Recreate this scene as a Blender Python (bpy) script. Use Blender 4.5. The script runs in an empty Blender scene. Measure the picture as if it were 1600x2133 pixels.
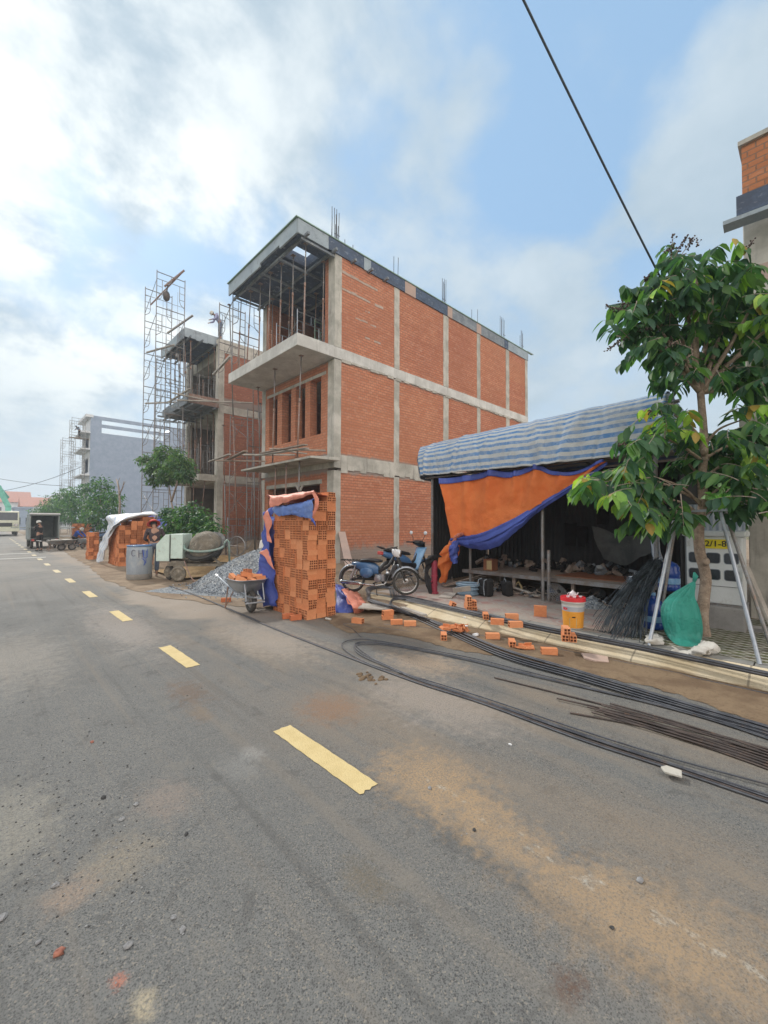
import bpy, math, random
from mathutils import Vector, Matrix, noise as mnoise
R = math.radians
rnd = random.Random(7)
SC = bpy.context.scene
COL = SC.collection

# ------------------------------------------------------------------ camera, sky, sun, exposure
YAW, PITCH, ROLL, FPX, CAMH = R(43.707), R(1.488), R(0.2), 868.0, 1.6
cam_data = bpy.data.cameras.new('camera')
cam = bpy.data.objects.new('camera', cam_data); COL.objects.link(cam)
cam.location = (0, 0, CAMH)
cam.rotation_euler = (Matrix.Rotation(-YAW, 3, 'Z') @ Matrix.Rotation(R(90) + PITCH, 3, 'X') @ Matrix.Rotation(ROLL, 3, 'Z')).to_euler()
cam_data.sensor_fit = 'VERTICAL'; cam_data.sensor_height = 24.0
cam_data.lens = FPX / 2133 * 24.0
cam_data.clip_start = 0.05; cam_data.clip_end = 3000
SC.camera = cam
CM = cam.rotation_euler.to_matrix()
def ray(px, py):                       # direction of a measured sight line, in metres of the survey frame
    return CM @ Vector(((px - 800) / FPX, -(py - 1066.5) / FPX, -1))
def gp(px, py, z=0.0):
    d = ray(px, py); t = (z - CAMH) / d.z
    return Vector((d.x * t, d.y * t, z))
def xp(px, py, X):
    d = ray(px, py); t = X / d.x
    return Vector((X, d.y * t, CAMH + d.z * t))
def yp(px, py, Y):
    d = ray(px, py); t = Y / d.y
    return Vector((d.x * t, Y, CAMH + d.z * t))
def wp(px, py, depth):
    return Vector((0, 0, CAMH)) + ray(px, py) * depth

SUN_DIR = ray(60, 120).normalized()      # where the sun glows through the cloud
SUN_EL = math.asin(SUN_DIR.z); SUN_AZ = math.atan2(SUN_DIR.x, SUN_DIR.y)
sd = bpy.data.lights.new('sun', 'SUN'); sd.energy = 1.7; sd.angle = R(5); sd.color = (1.0, 0.95, 0.87)
sun = bpy.data.objects.new('sun', sd); COL.objects.link(sun)
sun.rotation_euler = SUN_DIR.to_track_quat('Z', 'Y').to_euler()

SC.view_settings.view_transform = 'Standard'; SC.view_settings.look = 'None'
SC.view_settings.exposure = 0.68; SC.view_settings.gamma = 1.0

class NT:
    """small node-tree helper"""
    def __init__(s, tree):
        s.t = tree; s.n = tree.nodes; s.l = tree.links
    def node(s, typ, **kw):
        nd = s.n.new(typ)
        for k, v in kw.items():
            if k in nd.inputs.keys() if isinstance(k, str) else False: pass
            setattr(nd, k, v)
        return nd
    def put(s, sock, v):
        if isinstance(v, bpy.types.NodeSocket): s.l.new(v, sock)
        elif isinstance(v, (tuple, list)) and len(v) == 3 and sock.type == 'RGBA': sock.default_value = (*v, 1)
        else: sock.default_value = v
    def math(s, op, a, b=0.0, c=0.0, clamp=False):
        nd = s.n.new('ShaderNodeMath'); nd.operation = op; nd.use_clamp = clamp
        s.put(nd.inputs[0], a); s.put(nd.inputs[1], b)
        if op in ('MULTIPLY_ADD', 'COMPARE', 'SMOOTH_MIN'): s.put(nd.inputs[2], c)
        return nd.outputs[0]
    def vmath(s, op, a, b=(0, 0, 0)):
        nd = s.n.new('ShaderNodeVectorMath'); nd.operation = op
        s.put(nd.inputs[0], a)
        if op == 'SCALE': s.put(nd.inputs[3], b)
        else: s.put(nd.inputs[1], b)
        return nd.outputs['Value'] if op in ('DOT_PRODUCT', 'LENGTH', 'DISTANCE') else nd.outputs[0]
    def noise(s, vec, scale, detail=4, rough=0.55, dist=0.0):
        nd = s.n.new('ShaderNodeTexNoise'); s.put(nd.inputs['Vector'], vec)
        nd.inputs['Scale'].default_value = scale; nd.inputs['Detail'].default_value = detail
        nd.inputs['Roughness'].default_value = rough; nd.inputs['Distortion'].default_value = dist
        return nd.outputs['Fac']
    def voro(s, vec, scale, feature='F1', out='Distance', rand=1.0):
        nd = s.n.new('ShaderNodeTexVoronoi'); nd.feature = feature; s.put(nd.inputs['Vector'], vec)
        nd.inputs['Scale'].default_value = scale; nd.inputs['Randomness'].default_value = rand
        return nd.outputs[out]
    def ramp(s, f, a, b, lo=0.0, hi=1.0, smooth=True):
        nd = s.n.new('ShaderNodeMapRange'); nd.interpolation_type = 'SMOOTHSTEP' if smooth else 'LINEAR'
        s.put(nd.inputs['Value'], f)
        nd.inputs['From Min'].default_value = a; nd.inputs['From Max'].default_value = b
        nd.inputs['To Min'].default_value = lo; nd.inputs['To Max'].default_value = hi
        return nd.outputs[0]
    def mix(s, f, a, b, mode='MIX'):
        nd = s.n.new('ShaderNodeMix'); nd.data_type = 'RGBA'; nd.blend_type = mode; nd.clamp_factor = True; nd.clamp_result = False
        s.put(nd.inputs[0], f); s.put(nd.inputs[6], a); s.put(nd.inputs[7], b)
        return nd.outputs[2]
    def sep(s, v):
        nd = s.n.new('ShaderNodeSeparateXYZ'); s.put(nd.inputs[0], v); return nd.outputs
    def comb(s, x, y, z):
        nd = s.n.new('ShaderNodeCombineXYZ')
        for i, v in enumerate((x, y, z)): s.put(nd.inputs[i], v)
        return nd.outputs[0]
    def bump(s, h, strength=0.4, dist=0.01):
        nd = s.n.new('ShaderNodeBump'); s.put(nd.inputs['Height'], h)
        nd.inputs['Strength'].default_value = strength; nd.inputs['Distance'].default_value = dist
        return nd.outputs[0]

W = bpy.data.worlds.new('World'); SC.world = W; W.use_nodes = True
w = NT(W.node_tree)
for nd in list(w.n): w.n.remove(nd)
tc = w.n.new('ShaderNodeTexCoord').outputs['Generated']
sky = w.n.new('ShaderNodeTexSky'); sky.sky_type = 'NISHITA'; sky.sun_disc = False
sky.sun_elevation = SUN_EL; sky.sun_rotation = SUN_AZ; sky.air_density = 1.3; sky.dust_density = 1.6; sky.ozone_density = 1.6
D = w.vmath('NORMALIZE', tc)
dz = w.sep(D)[2]
# a cloud layer: the direction laid out on a flat sheet high above
den = w.math('MAXIMUM', w.math('ADD', dz, 0.45), 0.05)
sheet = w.vmath('DIVIDE', D, w.comb(den, den, 1.0))
sheet = w.vmath('MULTIPLY', sheet, (1, 1, 0.15))
n1 = w.noise(sheet, 2.1, 8, 0.54, 0.15)
n2 = w.noise(w.vmath('ADD', sheet, (3.1, 1.7, 0.4)), 4.4, 9, 0.60, 0.12)
n3 = w.noise(w.vmath('ADD', sheet, (7.1, 4.7, 0.4)), 0.8, 3, 0.5, 0.2)
def lump(px, py, deg):
    d = ray(px, py).normalized()
    return w.ramp(w.vmath('DOT_PRODUCT', D, tuple(d)), math.cos(R(deg)), 1.0)
cov = w.math('ADD', n1, w.math('MULTIPLY', w.math('SUBTRACT', n2, 0.5), 0.62))
def addm(a, f, k): return w.math('ADD', a, w.math('MULTIPLY', f, k))
for px, py, dg, k in ((1250, 60, 17, -0.30), (1120, 330, 11, -0.16), (1560, 20, 11, -0.20), (1330, 430, 10, -0.15), (60, 330, 9, -0.13), (820, 60, 12, -.08), (470, 480, 9, -0.14),
                      (1010, 215, 4.5, 0.13), (1480, 260, 12, 0.26), (1240, 120, 5, 0.14), (60, 190, 14, 0.12), (520, 330, 13, 0.10), (1200, 570, 8, .12), (350, 120, 15, 0.1), (20, 480, 5, .15)):
    cov = addm(cov, lump(px, py, dg), k)
cmask = w.ramp(cov, 0.28, 0.56)
shade = w.ramp(w.math('ADD', w.math('MULTIPLY', n2, 0.7), w.math('MULTIPLY', n3, 0.5)), 0.42, 0.80)
ccol = w.mix(shade, (0.42, 0.525, 0.61), (0.58, 0.67, 0.735))
glow = w.ramp(w.vmath('DOT_PRODUCT', D, tuple(ray(60, 210).normalized())), math.cos(R(38)), 1.0)
glow2 = w.math('ADD', w.math('MULTIPLY', glow, 0.8), w.math('MULTIPLY', lump(330, 620, 20), 0.4))
edge = w.ramp(n2, 0.34, 0.60)
glow2 = w.math('ADD', glow2, w.math('MULTIPLY', lump(40, 180, 26), 0.22))
ccol = w.mix(w.math('MULTIPLY', glow2, edge, clamp=True), ccol, (0.90, 0.945, 0.935))
blue = w.mix(1.0, sky.outputs[0], (0.085, 0.105, 0.125), 'MULTIPLY')
blue = w.mix(0.8, blue, (0.335, 0.525, 0.75))
low = w.ramp(dz, 0.0, 0.55)
blue = w.mix(low, (0.60, 0.70, 0.78), blue)
ccol = w.mix(w.ramp(dz, 0.0, 0.22), (0.62, 0.69, 0.745), ccol)
skyc = w.mix(w.math('MULTIPLY', cmask, 0.93), blue, ccol)
# unseen bright, warm sky behind the viewer, added to lift the shaded walls
fill_sky = w.ramp(w.vmath('DOT_PRODUCT', D, tuple(Vector((-0.55, -0.95, 0.38)).normalized())), 0.22, 0.80)
fill_sky = w.math('MULTIPLY', fill_sky, w.ramp(n2, 0.2, 0.55, 0.55, 1.0))
skyc = w.mix(fill_sky, skyc, (1.80, 1.66, 1.52))
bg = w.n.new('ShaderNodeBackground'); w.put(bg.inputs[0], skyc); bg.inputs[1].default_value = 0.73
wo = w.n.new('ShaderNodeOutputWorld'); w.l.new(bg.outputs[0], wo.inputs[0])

# ------------------------------------------------------------------ mesh helpers
class MB:
    def __init__(s): s.v = []; s.f = []; s.m = []; s.uv = None; s.col = []
    def add(s, vs, fs, m=0, M=None):
        b = len(s.v)
        s.v += [(M @ Vector(p)) if M is not None else Vector(p) for p in vs]
        s.f += [tuple(i + b for i in f) for f in fs]; s.m += [m] * len(fs)
        return s
    def box(s, x0, x1, y0, y1, z0, z1, m=0, M=None):
        return s.add([(x, y, z) for z in (z0, z1) for y in (y0, y1) for x in (x0, x1)],
                     [(0, 2, 3, 1), (4, 5, 7, 6), (0, 1, 5, 4), (2, 6, 7, 3), (0, 4, 6, 2), (1, 3, 7, 5)], m, M)
    def bar(s, p, q, w_, h=None, m=0, roll=0):
        p = Vector(p); q = Vector(q); d = q - p; L = d.length
        if L < 1e-6: return s
        h = w_ if h is None else h
        M = Matrix.Translation(p) @ d.to_track_quat('Z', 'Y').to_matrix().to_4x4() @ Matrix.Rotation(roll, 4, 'Z')
        return s.box(-w_ / 2, w_ / 2, -h / 2, h / 2, 0, L, m, M)
    def tube(s, pts, r, n=6, m=0, caps=True):
        pts = [Vector(p) for p in pts]; k = len(pts)
        rs = r if isinstance(r, (list, tuple)) else [r] * k
        b = len(s.v); up = None
        for i, p in enumerate(pts):
            t = (pts[min(i + 1, k - 1)] - pts[max(i - 1, 0)])
            t = t.normalized() if t.length > 1e-9 else Vector((0, 0, 1))
            if up is None:
                up = t.cross(Vector((0, 0, 1)) if abs(t.z) < 0.9 else Vector((1, 0, 0))).normalized()
            up = (up - t * up.dot(t)); up = up.normalized() if up.length > 1e-6 else t.orthogonal().normalized()
            bi = t.cross(up)
            for j in range(n):
                a = 2 * math.pi * j / n
                s.v.append(p + (up * math.cos(a) + bi * math.sin(a)) * rs[i])
        for i in range(k - 1):
            for j in range(n):
                s.f.append((b + i * n + j, b + i * n + (j + 1) % n, b + (i + 1) * n + (j + 1) % n, b + (i + 1) * n + j)); s.m.append(m)
        if caps:
            s.f.append(tuple(b + j for j in range(n))[::-1]); s.m.append(m)
            s.f.append(tuple(b + (k - 1) * n + j for j in range(n))); s.m.append(m)
        return s
    def lathe(s, prof, n=20, m=0, M=None, close=False):
        vs = []; fs = []
        for r, z in prof:
            for j in range(n):
                a = 2 * math.pi * j / n; vs.append((r * math.cos(a), r * math.sin(a), z))
        for i in range(len(prof) - 1):
            for j in range(n):
                fs.append((i * n + j, i * n + (j + 1) % n, (i + 1) * n + (j + 1) % n, (i + 1) * n + j))
        if close:
            fs.append(tuple(range(n))[::-1]); fs.append(tuple((len(prof) - 1) * n + j for j in range(n)))
        return s.add(vs, fs, m, M)
    def ring(s, c, ax, R_, r, n=24, k=6, m=0, a0=0, a1=2 * math.pi):
        c = Vector(c); ax = Vector(ax).normalized(); u = ax.orthogonal().normalized(); v = ax.cross(u)
        full = abs(a1 - a0) > 6.28
        pts = [c + (u * math.cos(a0 + (a1 - a0) * i / n) + v * math.sin(a0 + (a1 - a0) * i / n)) * R_ for i in range(n + 1)]
        return s.tube(pts, r, k, m, caps=not full)
    def ball(s, c, r, n=8, m=0, sc=(1, 1, 1)):
        prof = [(max(1e-4, math.sin(math.pi * i / n)) * r, -math.cos(math.pi * i / n) * r) for i in range(n + 1)]
        return s.lathe(prof, n + 2, m, Matrix.Translation(Vector(c)) @ Matrix.Diagonal((*sc, 1)))
    def prism(s, pts, axis, a, b, m=0, M=None):
        """outline pts (2-D) pulled along axis from a to b"""
        n = len(pts)
        def mk(p, t): return {'x': (t, p[0], p[1]), 'y': (p[0], t, p[1]), 'z': (p[0], p[1], t)}[axis]
        vs = [mk(p, a) for p in pts] + [mk(p, b) for p in pts]
        fs = [tuple(range(n))[::-1], tuple(range(n, 2 * n))] + [(i, (i + 1) % n, n + (i + 1) % n, n + i) for i in range(n)]
        return s.add(vs, fs, m, M)
    def grid(s, fn, nu, nv, m=0, wrap=False):
        """fn(u,v)->point, keeps u,v as the uv map"""
        b = len(s.v)
        if s.uv is None: s.uv = {}
        for i in range(nu + 1):
            for j in range(nv + 1):
                s.uv[len(s.v)] = (i / nu, j / nv); s.v.append(Vector(fn(i / nu, j / nv)))
        for i in range(nu):
            for j in range(nv):
                s.f.append((b + i * (nv + 1) + j, b + (i + 1) * (nv + 1) + j, b + (i + 1) * (nv + 1) + j + 1, b + i * (nv + 1) + j + 1)); s.m.append(m)
        return s
    def build(s, name, mats, parent=None, smooth=False, local=False, bevel=0, solid=0, sub=0, loc=None):
        me = bpy.data.meshes.new(name)
        off = Vector((0, 0, 0))
        if parent is not None and not local: off = WLOC.get(parent.name, Vector((0, 0, 0)))
        elif parent is None and loc is not None: off = Vector(loc)
        me.from_pydata([tuple(p - off) for p in s.v], [], s.f); me.validate(); 
        for mt in (mats if isinstance(mats, (list, tuple)) else [mats]): me.materials.append(mt)
        if len(me.polygons) == len(s.m):
            me.polygons.foreach_set('material_index', s.m)
        if s.uv:
            ul = me.uv_layers.new(name='UVMap')
            for lp in me.loops: ul.data[lp.index].uv = s.uv.get(lp.vertex_index, (0, 0))
        if s.col:
            ca = me.color_attributes.new('tint', 'FLOAT_COLOR', 'POINT')
            for i, c in enumerate(s.col): ca.data[i].color = (*c, 1)
        if smooth: me.polygons.foreach_set('use_smooth', [True] * len(me.polygons))
        me.update()
        o = bpy.data.objects.new(name, me); COL.objects.link(o)
        if parent is not None: o.parent = parent; WLOC[o.name] = off
        elif loc is not None: o.location = loc; WLOC[o.name] = off
        if bevel:
            b = o.modifiers.new('bevel', 'BEVEL'); b.width = bevel; b.segments = 2; b.limit_method = 'ANGLE'
        if solid:
            b = o.modifiers.new('solid', 'SOLIDIFY'); b.thickness = solid; b.offset = 0
        if sub:
            b = o.modifiers.new('sub', 'SUBSURF'); b.levels = sub; b.render_levels = sub
        return o
def each(mb, name, mat, parent=None, **kw):
    """build every loose piece of mb as a mesh of its own"""
    par = list(range(len(mb.v)))
    def fd(i):
        while par[i] != i: par[i] = par[par[i]]; i = par[i]
        return i
    for f in mb.f:
        for k in f[1:]: par[fd(k)] = fd(f[0])
    grp = {}
    for fi, f in enumerate(mb.f): grp.setdefault(fd(f[0]), []).append(fi)
    out = []
    for g in grp.values():
        used = sorted({i for fi in g for i in mb.f[fi]}); mp = {i: k for k, i in enumerate(used)}; q = MB()
        q.v = [mb.v[i] for i in used]; q.f = [tuple(mp[i] for i in mb.f[fi]) for fi in g]; q.m = [mb.m[fi] for fi in g]
        out.append(q.build(name, mat, parent, **kw))
    return out
WLOC = {}
def tag(o, label=None, cat=None, group=None, kind=None):
    if label: o['label'] = label
    if cat: o['category'] = cat
    if group: o['group'] = group
    if kind: o['kind'] = kind
    return o
def thing(name, label, cat, loc=(0, 0, 0), rz=0, group=None):
    o = bpy.data.objects.new(name, None); COL.objects.link(o)
    o.location = loc; o.rotation_euler = (0, 0, rz); o.empty_display_size = 0.2
    WLOC[o.name] = Vector(loc)
    return tag(o, label, cat, group)
def kids(o): return [c for c in bpy.data.objects if c.parent == o]
def copy_tree(o, parent=None):
    c = o.copy(); COL.objects.link(c)
    if parent: c.parent = parent
    for ch in kids(o): copy_tree(ch, c)
    return c
def structure(o): return tag(o, kind='structure')

# ------------------------------------------------------------------ materials
def newmat(name):
    m = bpy.data.materials.new(name); m.use_nodes = True
    t = NT(m.node_tree); b = m.node_tree.nodes['Principled BSDF']
    return m, t, b
def coords(t, obj=True):
    if obj: return t.n.new('ShaderNodeTexCoord').outputs['Object']
    return t.n.new('ShaderNodeNewGeometry').outputs['Position']
def pm(name, c1, c2=None, scale=3.0, rough=0.7, bump=0.25, metal=0.0, fine=40.0, stretch=(1, 1, 1), spec=0.5, dirt=None, dirtamt=0.5, coat=0):
    m, t, b = newmat(name)
    v = t.vmath('MULTIPLY', coords(t), stretch)
    c2 = c2 or tuple(x * 0.72 for x in c1)
    n = t.noise(v, scale, 6, 0.6); nf = t.noise(v, fine, 3, 0.6)
    f = t.ramp(t.math('ADD', t.math('MULTIPLY', n, 0.7), t.math('MULTIPLY', nf, 0.3)), 0.36, 0.64)
    c = t.mix(f, c2, c1)
    if dirt:
        nd = t.noise(t.vmath('ADD', v, (5, 3, 1)), scale * 2.3, 7, 0.65)
        c = t.mix(t.ramp(nd, 0.62 - dirtamt * 0.25, 0.72, 0, 0.85), c, dirt)
    t.put(b.inputs['Base Color'], c)
    t.put(b.inputs['Roughness'], t.ramp(n, 0.3, 0.7, max(0.03, rough - 0.1), min(1, rough + 0.1)))
    b.inputs['Metallic'].default_value = metal; b.inputs['Specular IOR Level'].default_value = spec
    b.inputs['Coat Weight'].default_value = coat
    if bump: t.put(b.inputs['Normal'], t.bump(t.math('ADD', n, t.math('MULTIPLY', nf, 0.5)), bump, 0.01))
    return m
M = {}
def brickmat(name, ca, cb, mortar, belts=(), pale=True, bw=0.2, rh=0.1):
    m, t, b = newmat(name)
    p = coords(t, False); x, y, z = t.sep(p)
    wob = t.math('MULTIPLY', t.math('SUBTRACT', t.noise(p, 1.3, 3), 0.5), 0.03)
    vec = t.comb(t.math('ADD', x, y), t.math('ADD', z, wob), 0.0)
    br = t.n.new('ShaderNodeTexBrick'); t.put(br.inputs['Vector'], vec)
    br.inputs['Scale'].default_value = 1; br.inputs['Brick Width'].default_value = bw; br.inputs['Row Height'].default_value = rh
    br.inputs['Mortar Size'].default_value = 0.010; br.inputs['Mortar Smooth'].default_value = 0.3; br.inputs['Bias'].default_value = -0.1
    t.put(br.inputs['Color1'], ca); t.put(br.inputs['Color2'], cb); t.put(br.inputs['Mortar'], mortar)
    c = br.outputs['Color']
    n = t.noise(p, 0.55, 6, 0.6); n2 = t.noise(t.vmath('MULTIPLY', p, (1, 1, 4)), 2.5, 6, 0.65); n3 = t.noise(p, 14, 4, 0.6)
    c = t.mix(t.ramp(n, 0.38, 0.66, 0, 0.5), c, (ca[0] * 0.66, ca[1] * 0.70, ca[2] * 0.78), 'MIX'); nrow = t.noise(t.vmath('MULTIPLY', p, (0.35, 0.35, 8)), 1.0, 3, 0.6); c = t.mix(t.ramp(nrow, 0.42, 0.62, 0, 0.35), c, tuple(k * 0.6 for k in ca)); bayv = t.comb(t.math('FLOOR', t.math('MULTIPLY', t.math('ADD', x, 0.2), 0.345)), t.math('FLOOR', t.math('MULTIPLY', z, 0.262)), t.math('FLOOR', t.math('MULTIPLY', z, 0.85))); bw_ = t.n.new('ShaderNodeTexWhiteNoise'); t.put(bw_.inputs['Vector'], bayv); c = t.mix(t.math('MULTIPLY', bw_.outputs['Value'], 0.30), c, (ca[0] * 1.02, ca[1] * 1.35, ca[2] * 1.2)); nspot = t.noise(p, 5.5, 3, 0.5); c = t.mix(t.ramp(nspot, 0.60, 0.72, 0, 0.45), c, (0.62, 0.33, 0.22))
    if pale: c = t.mix(t.ramp(t.math('ADD', t.math('MULTIPLY', n2, 0.7), t.math('MULTIPLY', n3, 0.3)), 0.54, 0.72, 0, 0.5), c, (0.56, 0.42, 0.35))
    c = t.mix(t.ramp(n3, 0.3, 0.7, 0.0, 0.25), c, tuple(k * 0.5 for k in cb))
    # splashed mortar along the concrete belts and the foot of the wall
    msk = 0.0
    for zc, half, soft in belts:
        d = t.math('ABSOLUTE', t.math('SUBTRACT', z, zc))
        d = t.math('ADD', d, t.math('MULTIPLY', t.math('SUBTRACT', t.noise(t.vmath('MULTIPLY', p, (1, 1, 0.5)), 5, 5, 0.7), 0.5), soft * 3))
        k = t.ramp(d, half - soft * 0.3, half + soft, 1, 0)
        msk = t.math('MAXIMUM', msk, k)
    if belts: c = t.mix(t.math('MULTIPLY', msk, 0.85), c, (0.30, 0.275, 0.25))
    t.put(b.inputs['Base Color'], c); b.inputs['Roughness'].default_value = 0.9; b.inputs['Specular IOR Level'].default_value = 0.2
    h = t.math('SUBTRACT', t.math('MULTIPLY', n3, 0.5), t.math('MULTIPLY', br.outputs['Fac'], 0.8))
    t.put(b.inputs['Normal'], t.bump(h, 0.9, 0.02))
    return m
def concmat(name, c1, c2, streak=True, stain=(0.16, 0.15, 0.14), amt=0.4):
    m, t, b = newmat(name)
    p = coords(t, False)
    n = t.noise(p, 1.6, 8, 0.65); nf = t.noise(p, 30, 4, 0.6); ns = t.noise(t.vmath('MULTIPLY', p, (6, 6, 0.7)), 1.5, 5, 0.6)
    c = t.mix(t.ramp(n, 0.35, 0.65), c1, c2)
    if streak: c = t.mix(t.ramp(ns, 0.52, 0.75, 0, amt), c, stain)
    c = t.mix(t.ramp(nf, 0.58, 0.75, 0, 0.35), c, tuple(k * 0.6 for k in c1))
    t.put(b.inputs['Base Color'], c); b.inputs['Roughness'].default_value = 0.88; b.inputs['Specular IOR Level'].default_value = 0.25
    t.put(b.inputs['Normal'], t.bump(t.math('ADD', n, t.math('MULTIPLY', nf, 0.4)), 0.4, 0.02))
    return m
M['brick'] = brickmat('brick_masonry', (0.56, 0.20, 0.115), (0.68, 0.30, 0.185), (0.27, 0.16, 0.115), belts=((3.68, 0.30, 0.10), (7.48, 0.22, 0.05), (0.1, 0.55, 0.25)))
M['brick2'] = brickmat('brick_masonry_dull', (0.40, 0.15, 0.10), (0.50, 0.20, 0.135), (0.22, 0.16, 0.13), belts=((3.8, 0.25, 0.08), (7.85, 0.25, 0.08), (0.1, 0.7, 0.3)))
M['brick3'] = brickmat('brick_masonry_orange', (0.52, 0.19, 0.09), (0.60, 0.25, 0.13), (0.22, 0.18, 0.15), bw=0.2, rh=0.095)
M['conc'] = concmat('bare_concrete', (0.36, 0.345, 0.305), (0.55, 0.525, 0.47), amt=.55)
M['conc_light'] = concmat('pale_concrete', (0.50, 0.49, 0.465), (0.66, 0.65, 0.62), amt=0.45, stain=(0.3, 0.29, 0.27))
M['conc_dark'] = concmat('grey_concrete', (0.20, 0.195, 0.19), (0.30, 0.29, 0.28))
M['plaster'] = concmat('blue_grey_plaster', (0.26, 0.32, 0.42), (0.31, 0.37, 0.475), streak=False)
M['plaster_white'] = concmat('white_plaster', (0.55, 0.57, 0.6), (0.68, 0.7, 0.72), streak=False)
M['form_blue'] = pm('formwork_film_blue', (0.07, 0.105, 0.175), (0.035, 0.052, 0.09), 2.5, 0.6, 0.2, stretch=(1, 1, 2), dirt=(0.33, 0.36, 0.40), dirtamt=0.25)
M['form_grey'] = pm('formwork_board_grey', (0.24, 0.27, 0.30), (0.14, 0.16, 0.19), 2.5, 0.7, 0.2, dirt=(0.40, 0.41, 0.40), dirtamt=0.4)
M['form_pink'] = pm('formwork_board_pink', (0.48, 0.35, 0.29), (0.40, 0.30, 0.26), 2.5, 0.8, 0.2)
M['form_steel'] = pm('formwork_sheet_steel', (0.36, 0.42, 0.46), (0.25, 0.30, 0.34), 1.5, 0.5, 0.15, dirt=(0.17, 0.18, 0.2), dirtamt=0.3)
M['edge_green'] = pm('edge_strip_green', (0.25, 0.36, 0.28), (0.18, 0.27, 0.22), 3, 0.7)
M['wood'] = pm('weathered_timber', (0.37, 0.30, 0.25), (0.23, 0.18, 0.15), 3, 0.85, 0.4, stretch=(4, 4, 0.6))
M['wood_pale'] = pm('grey_timber', (0.44, 0.41, 0.37), (0.30, 0.27, 0.24), 3, 0.85, 0.4)
M['steel_rust'] = pm('rusty_steel_tube', (0.30, 0.18, 0.13), (0.22, 0.15, 0.13), 5, 0.65, 0.2, metal=0.2, dirt=(0.38, 0.36, 0.34), dirtamt=0.5)
M['steel_grey'] = pm('grey_steel_tube', (0.27, 0.28, 0.29), (0.20, 0.17, 0.15), 5, 0.5, 0.15, metal=0.5, dirt=(0.25, 0.14, 0.09), dirtamt=0.3)
M['galv'] = pm('galvanised_steel', (0.38, 0.41, 0.45), (0.30, 0.33, 0.37), 9, 0.42, 0.08, metal=0.7, dirt=(0.34, 0.32, 0.3), dirtamt=0.15)
M['rebar'] = pm('rebar_steel', (0.12, 0.125, 0.14), (0.065, 0.068, 0.08), 6, 0.5, 0.2, metal=0.4, dirt=(0.16, 0.11, 0.08), dirtamt=0.2)
M['rebar_rust'] = pm('rebar_rusty', (0.11, 0.085, 0.075), (0.06, 0.05, 0.048), 6, 0.55, 0.2, metal=0.45, dirt=(0.2, 0.12, 0.08), dirtamt=0.3)
M['black'] = pm('black_plastic', (0.022, 0.022, 0.025), (0.012, 0.012, 0.014), 5, 0.45, 0.1)
M['rubber'] = pm('tyre_rubber', (0.035, 0.034, 0.033), (0.06, 0.055, 0.05), 8, 0.85, 0.2)
M['chrome'] = pm('dull_chrome', (0.6, 0.6, 0.6), (0.42, 0.41, 0.4), 8, 0.25, 0.05, metal=0.9)
M['blue_paint'] = pm('blue_bike_paint', (0.065, 0.17, 0.36), (0.05, 0.12, 0.26), 6, 0.35, 0.03, coat=0.5, dirt=(0.25, 0.24, 0.22), dirtamt=0.1)
M['blue_light'] = pm('light_blue_paint', (0.22, 0.42, 0.66), (0.15, 0.32, 0.55), 6, 0.3, 0.03, coat=0.5)
M['white_paint'] = pm('white_paint', (0.74, 0.75, 0.76), (0.62, 0.63, 0.64), 4, 0.45, 0.05)
M['hollow'] = pm('fired_clay', (0.66, 0.27, 0.125), (0.57, 0.215, 0.10), 7, 0.9, 0.25, spec=0.2)
M['hollow_pale'] = pm('fired_clay_pale', (0.70, 0.305, 0.15), (0.62, 0.26, 0.125), 7, 0.9, 0.25, spec=0.2)
M['hollow_deep'] = pm('fired_clay_deep', (0.53, 0.175, 0.08), (0.47, 0.15, 0.07), 7, 0.9, 0.25, spec=0.2)
M['hollow_in'] = pm('fired_clay_inside', (0.36, 0.13, 0.065), (0.30, 0.105, 0.05), 7, 0.95, 0.1)
def clothmat(name, c1, c2, wr=18, bump=0.5, trans=0.15, rough=0.5, dirt=None):
    m, t, b = newmat(name)
    v = coords(t)
    n = t.noise(v, 1.8, 5, 0.6, 0.5); nw = t.noise(v, wr, 5, 0.6, 1.2)
    weave = t.noise(v, 160, 1)
    c = t.mix(t.ramp(n, 0.35, 0.65), c2, c1)
    c = t.mix(t.ramp(nw, 0.5, 0.75, 0, 0.25), c, tuple(min(1, k * 1.35 + 0.02) for k in c1))
    if dirt: c = t.mix(t.ramp(t.noise(v, 4, 6, 0.65), 0.5, 0.7, 0, 0.6), c, dirt)
    t.put(b.inputs['Base Color'], c); b.inputs['Roughness'].default_value = rough
    t.put(b.inputs['Normal'], t.bump(t.math('ADD', nw, t.math('MULTIPLY', weave, 0.1)), bump, 0.03))
    if trans:
        tr = t.n.new('ShaderNodeBsdfTranslucent'); t.put(tr.inputs[0], c)
        mx = t.n.new('ShaderNodeMixShader'); mx.inputs[0].default_value = trans
        t.l.new(b.outputs[0], mx.inputs[1]); t.l.new(tr.outputs[0], mx.inputs[2])
        t.l.new(mx.outputs[0], t.n['Material Output'].inputs[0])
    return m
M['tarp_orange'] = clothmat('orange_tarpaulin', (0.95, 0.30, 0.085), (0.88, 0.235, 0.06), 7, bump=1.0, trans=0.35, rough=.75)
M['tarp_pink'] = clothmat('faded_orange_tarpaulin', (0.72, 0.27, 0.19), (0.62, 0.22, 0.15), 9, trans=0.1)
M['tarp_blue'] = clothmat('blue_tarpaulin', (0.075, 0.12, 0.46), (0.045, 0.07, 0.30), 9, trans=0.08)
M['tarp_blue_light'] = clothmat('worn_blue_tarpaulin', (0.15, 0.25, 0.58), (0.09, 0.16, 0.45), 12, trans=0.08, dirt=(0.30, 0.38, 0.58))
M['cloth_black'] = clothmat('black_cloth', (0.022, 0.02, 0.022), (0.012, 0.012, 0.013), 12, trans=0, rough=0.9)
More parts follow.
